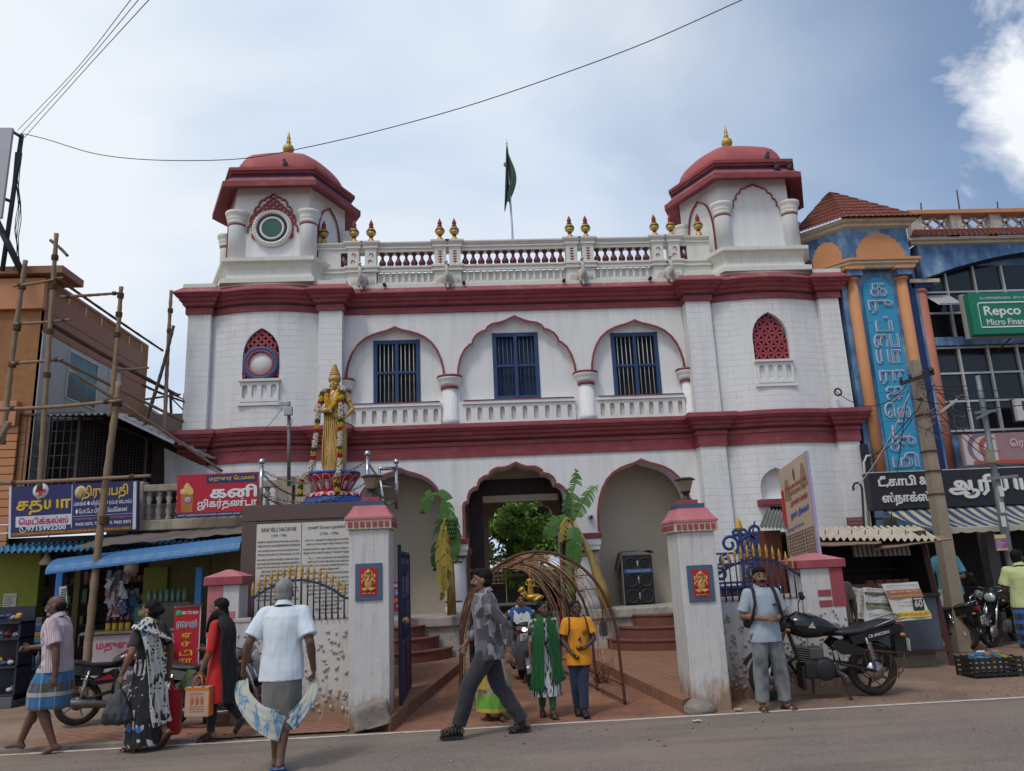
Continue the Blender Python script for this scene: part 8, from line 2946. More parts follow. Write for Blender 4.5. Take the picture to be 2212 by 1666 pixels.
plastic_bag(world_of(t,d['J']['wr'][0]+Vector((.02,.0,-.075))),.40,.155,'crumpled black plastic bag hanging from the saree woman left hand')
def tote(w,wd,h_,dp,rz,m1,m2,label,printed=None):
 r_=thing('shopping_bag',label,'bag',w,rz,'shopping bags carried by the women')
 mb=MB().use(m1)
 mb.bbx(-wd/2,wd/2,-dp/2,dp/2,-h_-.10,-.10,.012)
 mb.build('bag',None,r_,local=True)
 mb=MB().use(m2)
 for y in(-dp/2,dp/2):
  mb.tube([(-wd*.22,y,-.10),(-wd*.12,y*.6,.0),(0,y*.3,.015),(wd*.12,y*.6,0),(wd*.22,y,-.10)],.009,6)
 mb.build('handle',None,r_,local=True)
 mb=MB().use(m2)
 mb.bx(-wd/2-.002,wd/2+.002,-dp/2-.002,dp/2+.002,-.135,-.105)
 mb.bx(wd/2-.01,wd/2+.003,-dp/2-.002,dp/2+.002,-h_-.09,-.10)
 mb.build('trim',None,r_,local=True)
 if printed:
  printed(r_,wd,h_,dp)
 return r_
M_rbag=cloth('red_bag',(.42,.012,.02))
w_=world_of(t,d['J']['wr'][1]+Vector((.0,.0,-.06)))
tote(w_,.30,.46,.14,R(10),M_rbag,cloth('red_bag_dark',(.28,.02,.02)),'tall red shopping bag with green drumsticks carried by the saree woman')
mb=MB().use(mat('drumstick_green',(.10,.14,.04),.6))
for i in range(5):
 mb.tube([w_+Vector((.08+.01*i,.0,-.2)),w_+Vector((.15+.02*i,-.02*i,-.02)),w_+Vector((.22+.03*i,-.03*i,.09))],.010,6)
tag(mb.build('drumstick_bunch',loc=w_),'bunch of green drumstick pods poking out of the red shopping bag','vegetables')
t,d=person('woman in a red kurta with a black scarf walking left',at_px(470,1600),R(176),1.48,'brown',[((.05,.08,.48),(.06,.07,.10),(.26,.075,.055)),((-.02,-.08,.48),(-.26,-.08,.24),(-.15,-.08,.08))],[((.04,.24,1.10),(.14,.25,.86),(.1,0,-1),1.3),((.06,-.22,1.12),(.24,-.12,1.08),(1,.4,.1),1.0)],lean=.03,yaw=0,hair='braid',feet='shoe')
trousers(t,d,cloth('black_leggings',(.012,.012,.014)),'leggings',(.095,.066,.048))
rk_=cloth('red_kurta',(.50,.018,.016),var=.12,vs=14)
top(t,d,rk_,'kurta',hem=.46,sleeve=1.2,loose=.016,flare=.045,collar=False,folds=.009)
k=d['k']
bs_=cloth('black_scarf',(.014,.013,.016))
drape(t,[Vector(p)*k for p in((.13,.08,1.30),(.07,.11,1.42),(-.03,.13,1.47),(-.12,.13,1.36),(-.15,.13,1.1),(-.17,.11,.8),(-.18,.10,.45))],(.16,.26),bs_,'scarf',up=(-1,.4,.2),fold=.015)
MB().use(M_gold).ell(d['H'](-.005,.088,-.05),.012,8,6).build('earring',None,t,local=True)
def tote_print(r_,wd,h_,dp):
 mb=MB().use(mat('tote_print',(.42,.14,.08),.8))
 y=-dp/2-.004
 for i in range(3):
  x=(-.055,0,.055)[i]
  mb.ell((x,y,-.10-h_*.45),(.02,.002,.045),8,6)
 for k_ in range(3):
  mb.bx(-wd*.3,wd*.3,y,y+.002,-.10-h_*(.66+.08*k_),-.10-h_*(.64+.08*k_))
 mb.text('துணிக்கடை',(0,y,-.10-h_*.22),wd*.6,.04)
 mb.build('print',None,r_,local=True)
tote(world_of(t,d['J']['wr'][0]+Vector((.01,.0,-.06))),.27,.30,.10,R(-8),cloth('tote_cream',(.48,.32,.22)),cloth('tote_orange',(.55,.16,.02)),'cream tote bag with orange handles carried by the woman in red',tote_print)
t,d=person('grey haired man from behind in white shirt holding out his lungi ends',at_px(604,1664),R(92),1.66,'dark',[((.02,.05,.48),(.04,.045,.09),(.24,.06,.04)),((-.06,-.05,.48),(-.16,-.035,.11),(.02,-.03,.04))],[((-.05,.30,1.14),(.02,.36,.92),(.25,.2,-1),1.5),((-.07,-.27,1.12),(.03,-.29,.86),(.2,0,-1),1.5)],lean=.04,yaw=-6,hair='grey',heavy=1.08)
wsh=cloth('white_blue_shirt',(.60,.66,.72),var=.05)
top(t,d,wsh,hem=.79,sleeve=.80,loose=.036,folds=.009,seed=5)
lg=cloth('grey_lungi',(.13,.125,.12),var=.25,vs=5)
skirt(t,d,lg,'lungi',.98,.36,.15,.165,.0,.014,seed=6)
k=d['k']
dy=cloth('tie_dyed_cloth',fn=dye_fn)
drape(t,[Vector(p)*k for p in((.03,.37,.80),(-.07,.33,.66),(-.15,.20,.52),(-.18,.05,.44),(-.16,-.05,.41))],(.10,.27),dy,'cloth_fold',up=(-1,0,.15),fold=.012)
drape(t,[Vector(p)*k for p in((.04,-.29,.76),(-.04,-.28,.64),(-.12,-.20,.52),(-.15,-.10,.42))],(.09,.14),dy,'cloth_fold',up=(-1,0,.15),fold=.012,seed=2)
sl_=MB().use(mat('blue_slipper',(.03,.12,.30),.5))
for a,to in zip(d['J']['ankle'],d['J']['toe']):
 f=(to-a).normalized()
 c=a+f*.05-Vector((0,0,.085 if a.z<.1 else .07))
 sl_.obx(c,(.125,.045,.011),(f,f.cross(Vector((0,0,1))),f.cross(Vector((0,0,1))).cross(f)))
 s2=f.cross(Vector((0,0,1))).normalized()
 sl_.tube([c+s2*.045,c+f*.05+Vector((0,0,.05)),c-s2*.045],.009,6)
sl_.build('slipper',None,t,local=True)
t,d=person('moustached man in grey patterned shirt and dark trousers striding left',at_px(1063,1590),R(183),1.69,'brown',[((.22,.07,.52),(.35,.06,.12),(.55,.065,.115)),((-.08,-.07,.50),(-.34,-.07,.105),(-.14,-.075,.05))],[((-.15,.27,1.12),(-.20,.27,.85),(.1,0,-1),.8),((.08,-.25,1.10),(.24,-.24,.90),(.3,.1,-1),.9)],lean=.035,yaw=2,hair='short',feet='shoe',face='moustache',heavy=1.02,hip=.915)
trousers(t,d,cloth('charcoal_trousers',(.026,.026,.031),var=.15,vs=5),r=(.112,.088,.076),folds=.010)
top(t,d,cloth('grey_patch_shirt',fn=patch_fn((.045,.04,.05),(.10,.09,.105),(.26,.25,.28))),hem=.78,sleeve=1.75,loose=.034,folds=.010,seed=4)
t,d=person('woman in a fawn saree with green border hidden behind the striding man',at_px(1068,1553),R(-82),1.34,'brown',[straight(.08,1,.08),straight(-.06,-1,.08)],[((0,.22,1.12),(.05,.22,.88),(0,0,-1),.5),((0,-.22,1.12),(.05,-.22,.88),(0,0,-1),.5)],hair='tied',feet='sandal',vox=.009)
def border_fn(nt,tc,b):
 a,z=cyl(nt,tc)
 return ramp(nt,z,[(0,(.48,.36,.05)),(.12,(.48,.36,.05)),(.13,(.15,.38,.05)),(.27,(.18,.42,.05)),(.28,(.33,.27,.17)),(.9,(.33,.27,.17))],'CONSTANT')
fs=cloth('fawn_saree',fn=border_fn)
top(t,d,cloth('fawn_blouse',(.30,.25,.16)),'blouse',hem=1.0,sleeve=.7,collar=False)
skirt(t,d,fs,'saree_skirt',1.04,.11,.22,.25,.0,.02,fsc=15)
k=d['k']
drape(t,[Vector(p)*k for p in((.10,.14,1.44),(.13,.05,1.25),(.14,-.05,1.05),(.17,-.16,.75),(.2,-.24,.45))],(.12,.25),cloth('yellow_drape',(.48,.33,.04)),'saree_pallu',up=(1,0,.1))
t,d=person('woman in blue with a white shawl riding the grey scooter',(-.26,12.42,.15),R(-86),1.22,'mid',[((.42,.12,.72),(.50,.12,.32),(.70,.13,.285)),((.42,-.12,.72),(.50,-.12,.32),(.70,-.13,.285))],[((.34,.28,1.0),(.60,.30,.93),(1,0,-.1),1.1),((.34,-.28,1.0),(.60,-.30,.93),(1,0,-.1),1.1)],hair='tied',feet='sandal',vox=.009,hip=.76,lean=.10)
trousers(t,d,cloth('dark_trousers',(.02,.022,.03)))
top(t,d,cloth('blue_tunic',(.02,.09,.26),var=.25,vs=18),'tunic',hem=.84,sleeve=1.3,loose=.018,collar=False)
k=d['k']
drape(t,[Vector(p_)*k for p_ in((.0,.19,1.25),(.14,.14,1.23),(.24,.06,1.08),(.26,0,1.02),(.24,-.06,1.08),(.14,-.14,1.23),(.0,-.19,1.25))],(.20,.20),cloth('white_shawl',(.52,.52,.54)),'shawl',up=(1,0,.6),fold=.014)
t,d=person('girl in black and white dress with a long green scarf',at_px(1184,1548),R(-84),1.27,'dark',[((.08,.07,.48),(.10,.06,.10),(.29,.08,.05)),((.0,-.07,.47),(-.12,-.06,.12),(.06,-.08,.05))],[((.0,.23,1.12),(.06,.24,.88),(.1,0,-1),.7),((-.02,-.23,1.12),(.06,-.24,.88),(.1,0,-1),.7)],yaw=24,hair='tied',feet='sandal',vox=.0085)
trousers(t,d,cloth('green_leggings',(.01,.10,.035)),'leggings',(.09,.066,.05))
top(t,d,cloth('shibori_dress',fn=shibori_fn),'dress',hem=.30,sleeve=1.05,loose=.014,flare=.055,collar=False,folds=.009)
k=d['k']
gs_=cloth('green_scarf',(.008,.085,.022),var=.15)
for s_ in(1,-1):
 drape(t,[Vector(p)*k for p in((-.10,s_*.10,1.36),(-.02,s_*.11,1.47),(.09,s_*.10,1.42),(.155,s_*.11,1.2),(.17,s_*.14,.9),(.17,s_*.17,.58),(.16,s_*.19,.40+.1*(s_>0)))],(.09,.17),gs_,'scarf',up=(1,s_*.4,.1),fold=.016,seed=s_)
bg=MB().use(cloth('teal_rucksack',(.01,.09,.15)))
bg.bbx(-.28*k,-.14*k,-.15*k,.19*k,.98*k,1.40*k,.05)
tag(bg.build('backpack',loc=world_of(t,Vector((0,0,0)))),'teal backpack on the back of the girl with the green scarf','backpack')
bgo=bpy.data.objects['backpack']
bgo.rotation_euler.z=t.rotation_euler.z
bgo.data.transform(Matrix.Translation(bgo.location))
t,d=person('girl in orange yellow sports shirt with number 4 and navy trousers',at_px(1258,1545),R(-88),1.26,'deep',[((.06,.04,.49),(.12,.02,.10),(.31,.03,.055)),((-.02,-.08,.47),(-.10,-.05,.10),(.08,-.05,.05))],[((.05,.25,1.12),(.16,.06,.99),(.1,-1,-.1),.9),((.0,-.24,1.11),(.14,-.12,.92),(.4,.5,-.7),.9)],yaw=8,hair='tied',feet='shoe',vox=.0085)
trousers(t,d,cloth('navy_trousers',(.018,.024,.055)),r=(.105,.082,.066))
yl=cloth('sports_yellow',(.66,.25,.008),var=.06)
sh_=top(t,d,yl,'sports_shirt',hem=.74,sleeve=.70,loose=.03,collar=False,folds=.008)
k=d['k']
mb=MB().use(mat('print_navy',(.02,.02,.05),.8))
fx=.163*k
mb.text('4',(fx,.0,1.13*k),.062*k,.085*k,(0,1,0),(0,0,1),.004,.03)
for i,s_ in enumerate('ARTSPORTS'):
 mb.text(s_,(fx-.008,-.10*k,(1.28-.05*i)*k),.020*k,.026*k,(0,1,0),(0,0,1),.006,.02)
mb.torus((fx-.004,.095*k,1.22*k),.030*k,.006*k,16,5,axis=(1,0,0)).torus((fx-.004,.095*k,1.22*k),.014*k,.005*k,12,5,axis=(1,0,0))
mb.build('print',None,sh_,local=True)
mb=MB().use(mat('collar_green',(.02,.09,.03),.8)).torus(Vector((.01,0,1.45))*k,.075*k,.011*k,24,6,axis=(.25,0,1))
mb.build('neck_band',None,sh_,local=True)
mb=MB().use(mat('strap_maroon',(.06,.015,.02),.8))
for s_ in(1,-1):
 mb.tube([Vector(p)*k for p in((-.13,s_*.12,1.3),(-.03,s_*.125,1.475),(.08,s_*.13,1.43),(.135,s_*.15,1.27),(.10,s_*.185,1.12),(.0,s_*.2,1.05))],.014*k,6,flat=1)
tag(mb.build('backpack_straps',loc=(0,0,0)),'dark shoulder straps worn over the orange yellow sports shirt','straps')
o=bpy.data.objects['backpack_straps']
o.location=t.location
o.rotation_euler.z=t.rotation_euler.z
t,d=person('moustached man in pale grey polo and jeans standing before the black motorcycle',at_px(1672,1533),R(-86),1.55,'brown',[((.02,.13,.48),(.0,.16,.085),(.18,.21,.05)),((.02,-.12,.48),(.0,-.14,.085),(.18,-.19,.05))],[((-.02,.27,1.12),(.20,.07,1.08),(.5,-1,.1),1.0),((-.02,-.27,1.12),(.20,-.05,1.09),(.5,1,.1),1.0)],yaw=-6,hair='short',feet='sandal',face='moustache',heavy=1.15)
def jean_fn(nt,tc,b):
 n=nd(nt,'ShaderNodeTexNoise',{'Vector':V3(nt,tc,(3,3,1.5)),'Scale':2.2,'Detail':6})
 return ramp(nt,n.outputs[0],[(.38,(.075,.08,.085)),(.62,(.19,.20,.21))])
trousers(t,d,cloth('grey_jeans',fn=jean_fn),'jeans',r=(.112,.092,.08),folds=.011)
pl_=cloth('pale_polo',(.30,.35,.41),var=.06)
sh_=top(t,d,pl_,'polo_shirt',hem=.80,sleeve=.82,loose=.028,folds=.008,mcol=cloth('polo_collar',(.22,.26,.31)))
k=d['k']
MB().use(mat('pocket_dark',(.02,.022,.03),.7)).bx(.150*k,.158*k,.07*k,.14*k,1.235*k,1.26*k).build('pocket_flap',None,sh_,local=True)
mb=MB().use(mat('rucksack_black',(.014,.014,.016),.8))
for s_ in(1,-1):
 mb.tube([Vector(p)*k for p in((-.13,s_*.12,1.3),(-.03,s_*.13,1.485),(.08,s_*.135,1.44),(.142,s_*.155,1.27),(.11,s_*.20,1.08),(-.05,s_*.2,.98))],.021*k,6)
mb.bbx(-.30*k,-.15*k,-.17*k,.17*k,.95*k,1.42*k,.05)
o=mb.build('backpack')
o.location=t.location
o.rotation_euler.z=t.rotation_euler.z
tag(o,'black backpack worn by the standing man in the grey polo shirt','backpack')
MB().use(mat('watch_grey',(.2,.2,.2),.3,metal=.6)).torus(d['J']['wr'][0]-Vector((.012,-.02,0)),.031,.007,16,5,axis=(.5,-1,.1)).build('watch',None,t,local=True)
p=fp(2040,1188,13.55)
t,d=person('moustached man in a turquoise shirt standing between kiosk and concrete pole',(p.x,13.55,0),R(200),1.80,'brown',[straight(.02,1),straight(0,-1)],[((.0,.26,1.12),(.17,.12,1.10),(1,-.3,.1),.9),((.10,-.27,1.14),(.32,-.22,1.18),(1,0,.3),.9)],lean=.03,yaw=0,hair='short',feet='sandal',face='moustache',vox=.0085)
trousers(t,d,cloth('dark_trousers',(.02,.022,.03)))
top(t,d,cloth('turquoise_shirt',(.05,.24,.34),var=.07),hem=.82,sleeve=.8,loose=.03)
p=fp(2200,1232,11.2)
t,d=person('man in lime shirt and blue checked lungi at the right picture edge',(p.x+.02,11.2,0),R(62),1.60,'dark',[straight(.02,1),straight(-.05,-1)],[((.02,.25,1.12),(.18,.2,1.0),(1,0,0),.9),((.0,-.25,1.12),(.18,-.2,1.0),(1,0,0),.9)],yaw=-25,hair='short',feet='sandal',vox=.0085)
top(t,d,cloth('lime_shirt',(.46,.52,.24),var=.06),hem=.84,sleeve=.8,loose=.035,folds=.010)
skirt(t,d,cloth('blue_black_check',fn=plaid_fn((.012,.014,.02),(.02,.09,.30),(.012,.02,.05),7,2.4)),'lungi',1.0,.30,.17,.19)
p=fp(1840,1260,11.0)
t,d=person('man in brown shirt half hidden between the right end pier and kiosk newspapers',(p.x-.24,11.0,0),R(80),1.50,'dark',[straight(0,1),straight(0,-1)],[((.0,.25,1.12),(.1,.27,.9),(.1,0,-1),.6),((.0,-.25,1.12),(.08,-.27,.88),(.1,0,-1),.6)],hair='short',feet='sandal',vox=.0095)
trousers(t,d,cloth('brown_trousers',(.06,.045,.035)))
top(t,d,cloth('brown_shirt',(.075,.05,.04)),hem=.82,sleeve=.8)
for i,(q,m_,rz_,lab)in enumerate(((1222,(.42,.02,.025),95,'distant woman in red walking inside the courtyard right of the golden statue'),(1252,(.05,.05,.06),80,'distant man in dark clothes inside the courtyard right of the golden statue'),(1034,(.45,.05,.16),-90,'distant woman in pink inside the courtyard left of the golden statue'))):
 p=fp(q,1395,21.5)
 t,d=person(lab,(p.x,21.5,-.12),R(rz_),1.08,'dark',[straight(.06,1),straight(-.06,-1)],[((0,.23,1.1),(.06,.24,.88),(0,0,-1),.5),((0,-.23,1.1),(.06,-.24,.88),(0,0,-1),.5)],hair='tied' if i!=1 else 'short',vox=.012)
 top(t,d,cloth('far_cloth_%d'%i,m_),'kurta',hem=.5,sleeve=1.0,flare=.03,collar=False)
 trousers(t,d,cloth('far_dark',(.03,.03,.035)))
 # ---------------------------------------------------------------- the statue on its lotus
LX,LY=fp(720,1060,11.45).x,11.45
LS=.76
M_stat=mat('statue_gold',(.47,.28,.085),.42,metal=.25,var=.14,vs=9,bump=.05,grime=.3,gcol=(.22,.12,.035),gs=(8,8,3))
lo=thing('lotus_base','painted red and white lotus base with blue rims on the granite pedestal','statue base',(LX,LY,PZ))
M_lblue=mat('lotus_blue',(.012,.06,.27),.5,var=.12)
M_lred=mat('lotus_red',(.40,.012,.025),.5,var=.15)
M_lwhite=mat('lotus_white',(.55,.45,.46),.55,var=.2)
mb=MB().use(M_lblue).lathe([(.62,0),(.62,.06),(.56,.07),(.54,.13),(.50,.14)],(LX,LY,PZ),40)
mb.use(M_lred).lathe([(.50,.14),(.50,.20),(.36,.24),(.30,.28),(.34,.36),(.44,.48),(.50,.55)],(LX,LY,PZ),40)
mb.use(M_lblue).lathe([(.50,.55),(.515,.56),(.515,.60),(.40,.605)],(LX,LY,PZ),40)
mb.build('base',None,lo)
pw_,pr_=MB().use(M_lwhite),MB().use(M_lred)
def petal_on(mb,a,prof,wd,lift,m_in=None):
 """petal lying on a lathe profile: (r, z) points from base to tip"""
 rows=[]
 n=len(prof)
 for i,(r_,z)in enumerate(prof):
  u=i/(n-1)
  w_=wd*math.sin(PI*min(1,.12+u*.88))**.7 if u<1 else .002
  rows.append([(LX+(r_+lift*(1-(2*j/6-1)**2)+.012)*math.cos(a+w_*(2*j/6-1)),LY+(r_+lift*(1-(2*j/6-1)**2)+.012)*math.sin(a+w_*(2*j/6-1)),PZ+z)for j in range(7)])
 mb.grid(rows)
up_=[(.305,.28),(.335,.34),(.385,.41),(.44,.48),(.485,.53),(.50,.55)]
for i in range(14):
 a=2*PI*i/14+.1
 petal_on(pw_,a,up_,.20,.012)
 petal_on(pr_,a,[(r_+.012,z)for r_,z in up_[:-1]]+[(.50,.535)],.145,.012)
 petal_on(pw_,a,[(r_+.024,z)for r_,z in up_[:3]]+[(.41,.43)],.09,.01)
 petal_on(pw_,a+.22,[(.515,.145),(.51,.18),(.45,.215),(.38,.24)],.17,.012)
 petal_on(pr_,a+.22,[(.522,.15),(.515,.18),(.47,.205)],.08,.014)
pw_.build('petal_edge',None,lo)
pr_.build('petal',None,lo)
st=thing('queen_statue','golden statue of a crowned queen holding a sword with flower garlands','statue',(LX+.01,LY,PZ+.475),R(-98))
k=.86
_,d=person('',None,0,1.46,'mid',[((.04,.07,.48),(.02,.07,.09),(.2,.1,.05)),((.0,-.07,.48),(.0,-.07,.09),(.18,-.1,.05))],[((.0,.32,1.10),(.17,.20,.90),(.4,-.6,-.5),1.5),((.02,-.33,1.13),(.20,-.08,1.06),(.5,1,-.1),1.3)],hair='none',skinmat=M_stat,root=st,vox=.007)
top(st,d,M_stat,'blouse',hem=1.0,sleeve=.55,loose=.010,collar=False,folds=.003)
skirt(st,d,M_stat,'robe',1.06,.0,.20,.19,.01,.014,fsc=20,seed=8)
k=d['k']
drape(st,[Vector(p)*k for p in((-.08,.16,1.42),(.05,.14,1.46),(.14,.05,1.30),(.155,-.06,1.12),(.13,-.15,1.02))],(.12,.17),M_stat,'sash',up=(1,0,.2),fold=.010,n=13)
for i in range(6):
 MB().use(M_stat).tube(spline([Vector(p)*k for p in((.15,.02-.03*i,1.02),(.19,.05-.035*i,.75),(.205,.11-.05*i,.45),(.20,.16-.06*i,.12))],5),[.012]*15+[.004],6).build('robe_pleat',None,st,local=True)
mb=MB().use(M_stat)
mb.lathe([(.085,-.02),(.098,.02),(.094,.05),(.085,.07)],d['H'](-.01,0,.05),18)
for i in range(6):
 r_=.078-.011*i
 mb.lathe([(r_,.12+.030*i),(r_+.006,.135+.030*i),(r_-.008,.15+.030*i)],d['H'](-.01,0,0),16)
mb.ell(d['H'](-.01,0,.31),.014,8,6)
for s_ in(1,-1):
 mb.tube([d['H'](.06,s_*.05,.075),d['H'](.098,s_*.015,.055),d['H'](.1,0,.085)],.012,6)
 mb.ell(d['H'](-.0,s_*.085,-.05),(.014,.014,.028),8,6)
mb.build('crown',None,st,local=True)
mb=MB().use(mat('sword_bronze',(.14,.06,.035),.4,metal=.5))
s0,s1=Vector((.20,-.07,1.03))*k,Vector((.22,.20,.86))*k
mb.tube([s0-(s1-s0)*.1,s0,s1,s1+(s1-s0)*.85+Vector((0,0,.03))],[.012,.012,.014,.004],8)
mb.use(M_stat).ell(s0+Vector((.02,-.02,.03)),(.05,.07,.045),10,8)
mb.build('sword',None,st,local=True)
for q in lo.children:
 for v in q.data.vertices:
  v.co=(v.co.x*LS,v.co.y*LS,v.co.z*.80)
FL=[mat('flower_%s'%n,c,.8,var=.3,vs=60)for n,c in(('white',(.50,.47,.36)),('green',(.03,.075,.025)),('yellow',(.58,.34,.015)),('red',(.32,.012,.018)))]
def garland(path,r_,bands,label):
 P=spline(path,10)
 root=thing('flower_garland',label,'garland',world_of(st,P[0]),st.rotation_euler.z,'flower garlands on the statue')
 o0=P[0]
 L=[0]
 for a,b in zip(P,P[1:]):
  L.append(L[-1]+(b-a).length)
 rr_=random.Random(3)
 mbs=[MB().use(m)for m in FL]
 tot=sum(b[1]for b in bands)
 for i in range(int(L[-1]/.011)):
  s_=i*.011
  j=max(q for q in range(len(L))if L[q]<=s_)
  j=min(j,len(P)-2)
  p=P[j].lerp(P[j+1],(s_-L[j])/max(1e-6,L[j+1]-L[j]))
  x=(s_/L[-1])*tot
  for col,w_ in bands:
   if x<w_:
    break
   x-=w_
  t=(P[j+1]-P[j]).normalized()
  a_=t.orthogonal().normalized()
  b_=t.cross(a_)
  for q in range(7):
   an_=rr_.uniform(0,6.28)
   c=p+(a_*math.cos(an_)+b_*math.sin(an_))*r_*rr_.uniform(.6,1)-o0
   mbs[col].ell(c,rr_.uniform(.009,.014),5,4)
 for m_,nm_ in zip(mbs,('white_flowers','green_leaves','yellow_flowers','red_flowers')):
  if m_.v:
   m_.build(nm_,None,root,local=True)['kind']='stuff'
W_=[(0,.12),(1,.06),(2,.05),(3,.04),(0,.17),(1,.05),(2,.06),(3,.04),(0,.17),(1,.04),(2,.05),(3,.045),(0,.26),(3,.03),(2,.03),(1,.05),(2,.05),(1,.02)]
garland([Vector(p)for p in((-.04,.13,1.27),(.07,.15,1.24),(.155,.15,1.05),(.19,.15,.75),(.21,.15,.4),(.25,.16,.05),(.37,.17,-.08),(.39,.17,-.34))],.036,W_,'long flower garland hanging down the statue sword hand side')
garland([Vector(p)for p in((-.04,-.13,1.27),(.07,-.15,1.24),(.15,-.17,1.05),(.18,-.20,.75),(.20,-.23,.4),(.22,-.28,.05),(.33,-.36,-.08),(.35,-.38,-.34))],.036,W_,'long flower garland hanging down the statue bent arm side')
garland([Vector(p)for p in((-.02,-.08,1.26),(.08,-.09,1.22),(.15,-.075,1.08),(.165,0,.96),(.15,.075,1.08),(.08,.09,1.22),(-.02,.08,1.26))],.027,[(1,.1),(3,.05),(2,.5),(3,.05),(1,.1)],'short yellow flower garland round the statue neck')
gy=24.9
p=fp(1147,1299,gy)
s2=thing('golden_figure','small golden statue of a queen with a sword beside a golden lion inside the courtyard','statue',(p.x,gy,p.z),R(-92))
M_g2=mat('bright_gold',(.55,.33,.06),.35,metal=.4,var=.15)
_,d=person('',None,0,.80,'mid',[straight(.02,1,.07),straight(0,-1,.07)],[((.02,.3,1.1),(.2,.2,.95),(1,.3,0),1),((.02,-.3,1.1),(.2,-.1,1.05),(1,.5,0),1)],hair='none',skinmat=M_g2,root=s2,vox=.014)
skirt(s2,d,M_g2,'robe',1.06,.02,.18,.17,0,.01)
k=d['k']
mb=MB().use(M_g2).lathe([(.1*k,.02),(.09*k,.09),(.03*k,.22),(.0,.25)],d['H'](-.01,0,0),12)
mb.tube([Vector((.25,-.05,1.05))*k,Vector((.3,.7,.9))*k],.014,6)
mb.build('crown_and_sword',None,s2,local=True)
ln=thing('golden_lion','golden lion statue lying at the feet of the small golden queen','statue',(p.x-.02,gy-.15,p.z),R(180))
mb=MB()
mb.ell((-.12,0,.12),(.30,.11,.11),14,10)
mb.ell((.20,0,.20),(.12,.10,.15),12,9)
mb.ell((.25,0,.36),(.10,.10,.10),12,9)
mb.ell((.34,0,.33),(.05,.05,.045),9,7)
for s_ in(1,-1):
 mb.ell((.22,s_*.07,.44),(.03,.02,.035),8,6)
 limb(mb,[(.22,s_*.07,.14),(.30,s_*.08,.05),(.42,s_*.08,.03)],[.05,.04,.03])
 limb(mb,[(-.3,s_*.09,.12),(-.2,s_*.12,.06),(-.1,s_*.12,.03)],[.07,.045,.03])
fuse(mb,'body',M_g2,ln,.012,2)
bpy.data.scenes.remove(TMP)
# ---------------------------------------------------------------- motorcycles, scooter, cables
M_tyre=mat('tyre_rubber',(.018,.017,.016),.85,var=.2,vs=20,bump=.3,grime=.5,gcol=(.11,.075,.05))
M_alloy=mat('alloy_grey',(.25,.24,.22),.4,metal=.6,var=.15)
M_alloyb=mat('alloy_black',(.02,.02,.021),.45,var=.15)
M_chrome=mat('chrome',(.55,.55,.56),.15,metal=1,var=.04)
M_eng=mat('engine_grey',(.13,.125,.12),.45,metal=.5,var=.25,vs=14)
M_engb=mat('engine_black',(.022,.022,.022),.5,var=.25,vs=14)
M_seat=mat('seat_vinyl',(.016,.017,.02),.45,var=.1,bump=.1)
M_plast=mat('black_plastic',(.016,.016,.018),.5,var=.15,grime=.3,gcol=(.10,.07,.05))
M_mir=mat('mirror_glass',(.75,.8,.85),.04,metal=1,var=0)
M_tail=mat('tail_lamp_red',(.28,.012,.012),.25,spec=.6)
M_amber=mat('indicator_amber',(.42,.17,.02),.3)
M_lens=mat('headlamp_lens',(.50,.54,.57),.08,spec=.8,metal=.4)
def wheel(root,x,r,rim,spokes,wd=.045,steer=0,y=0):
 c=Vector((x,0,r))
 ax=Vector((math.sin(steer),math.cos(steer),0))
 w_=MB().use(M_tyre).torus(c,r-wd,wd,36,10,ax,1.05).build('wheel',None,root,local=True)
 q=Vector((0,0,1)).rotation_difference(ax)
 m=MB().use(rim).torus(c,r-wd*1.9,.014,32,6,ax,1.8)
 m.lathe([(.05,-.05),(.06,-.03),(.06,.03),(.05,.05)],c,16,axis=ax)
 for k in range(spokes):
  a=2*PI*k/spokes
  d=q@Vector((math.cos(a),math.sin(a),0))
  if spokes<9:
   m.bar(c+d*.04,c+d*(r-wd*2),.034,.022)
  else:
   m.tube([c+ax*.03*(1 if k%2 else-1),c+d*(r-wd*2)],.0035,4)
 m.build('rim',None,w_,local=True)
 MB().use(M_steel).lathe([(.11,-.004),(.11,.004)],c+ax*.07,24,axis=ax).build('brake_disc',None,w_,local=True)
 return w_
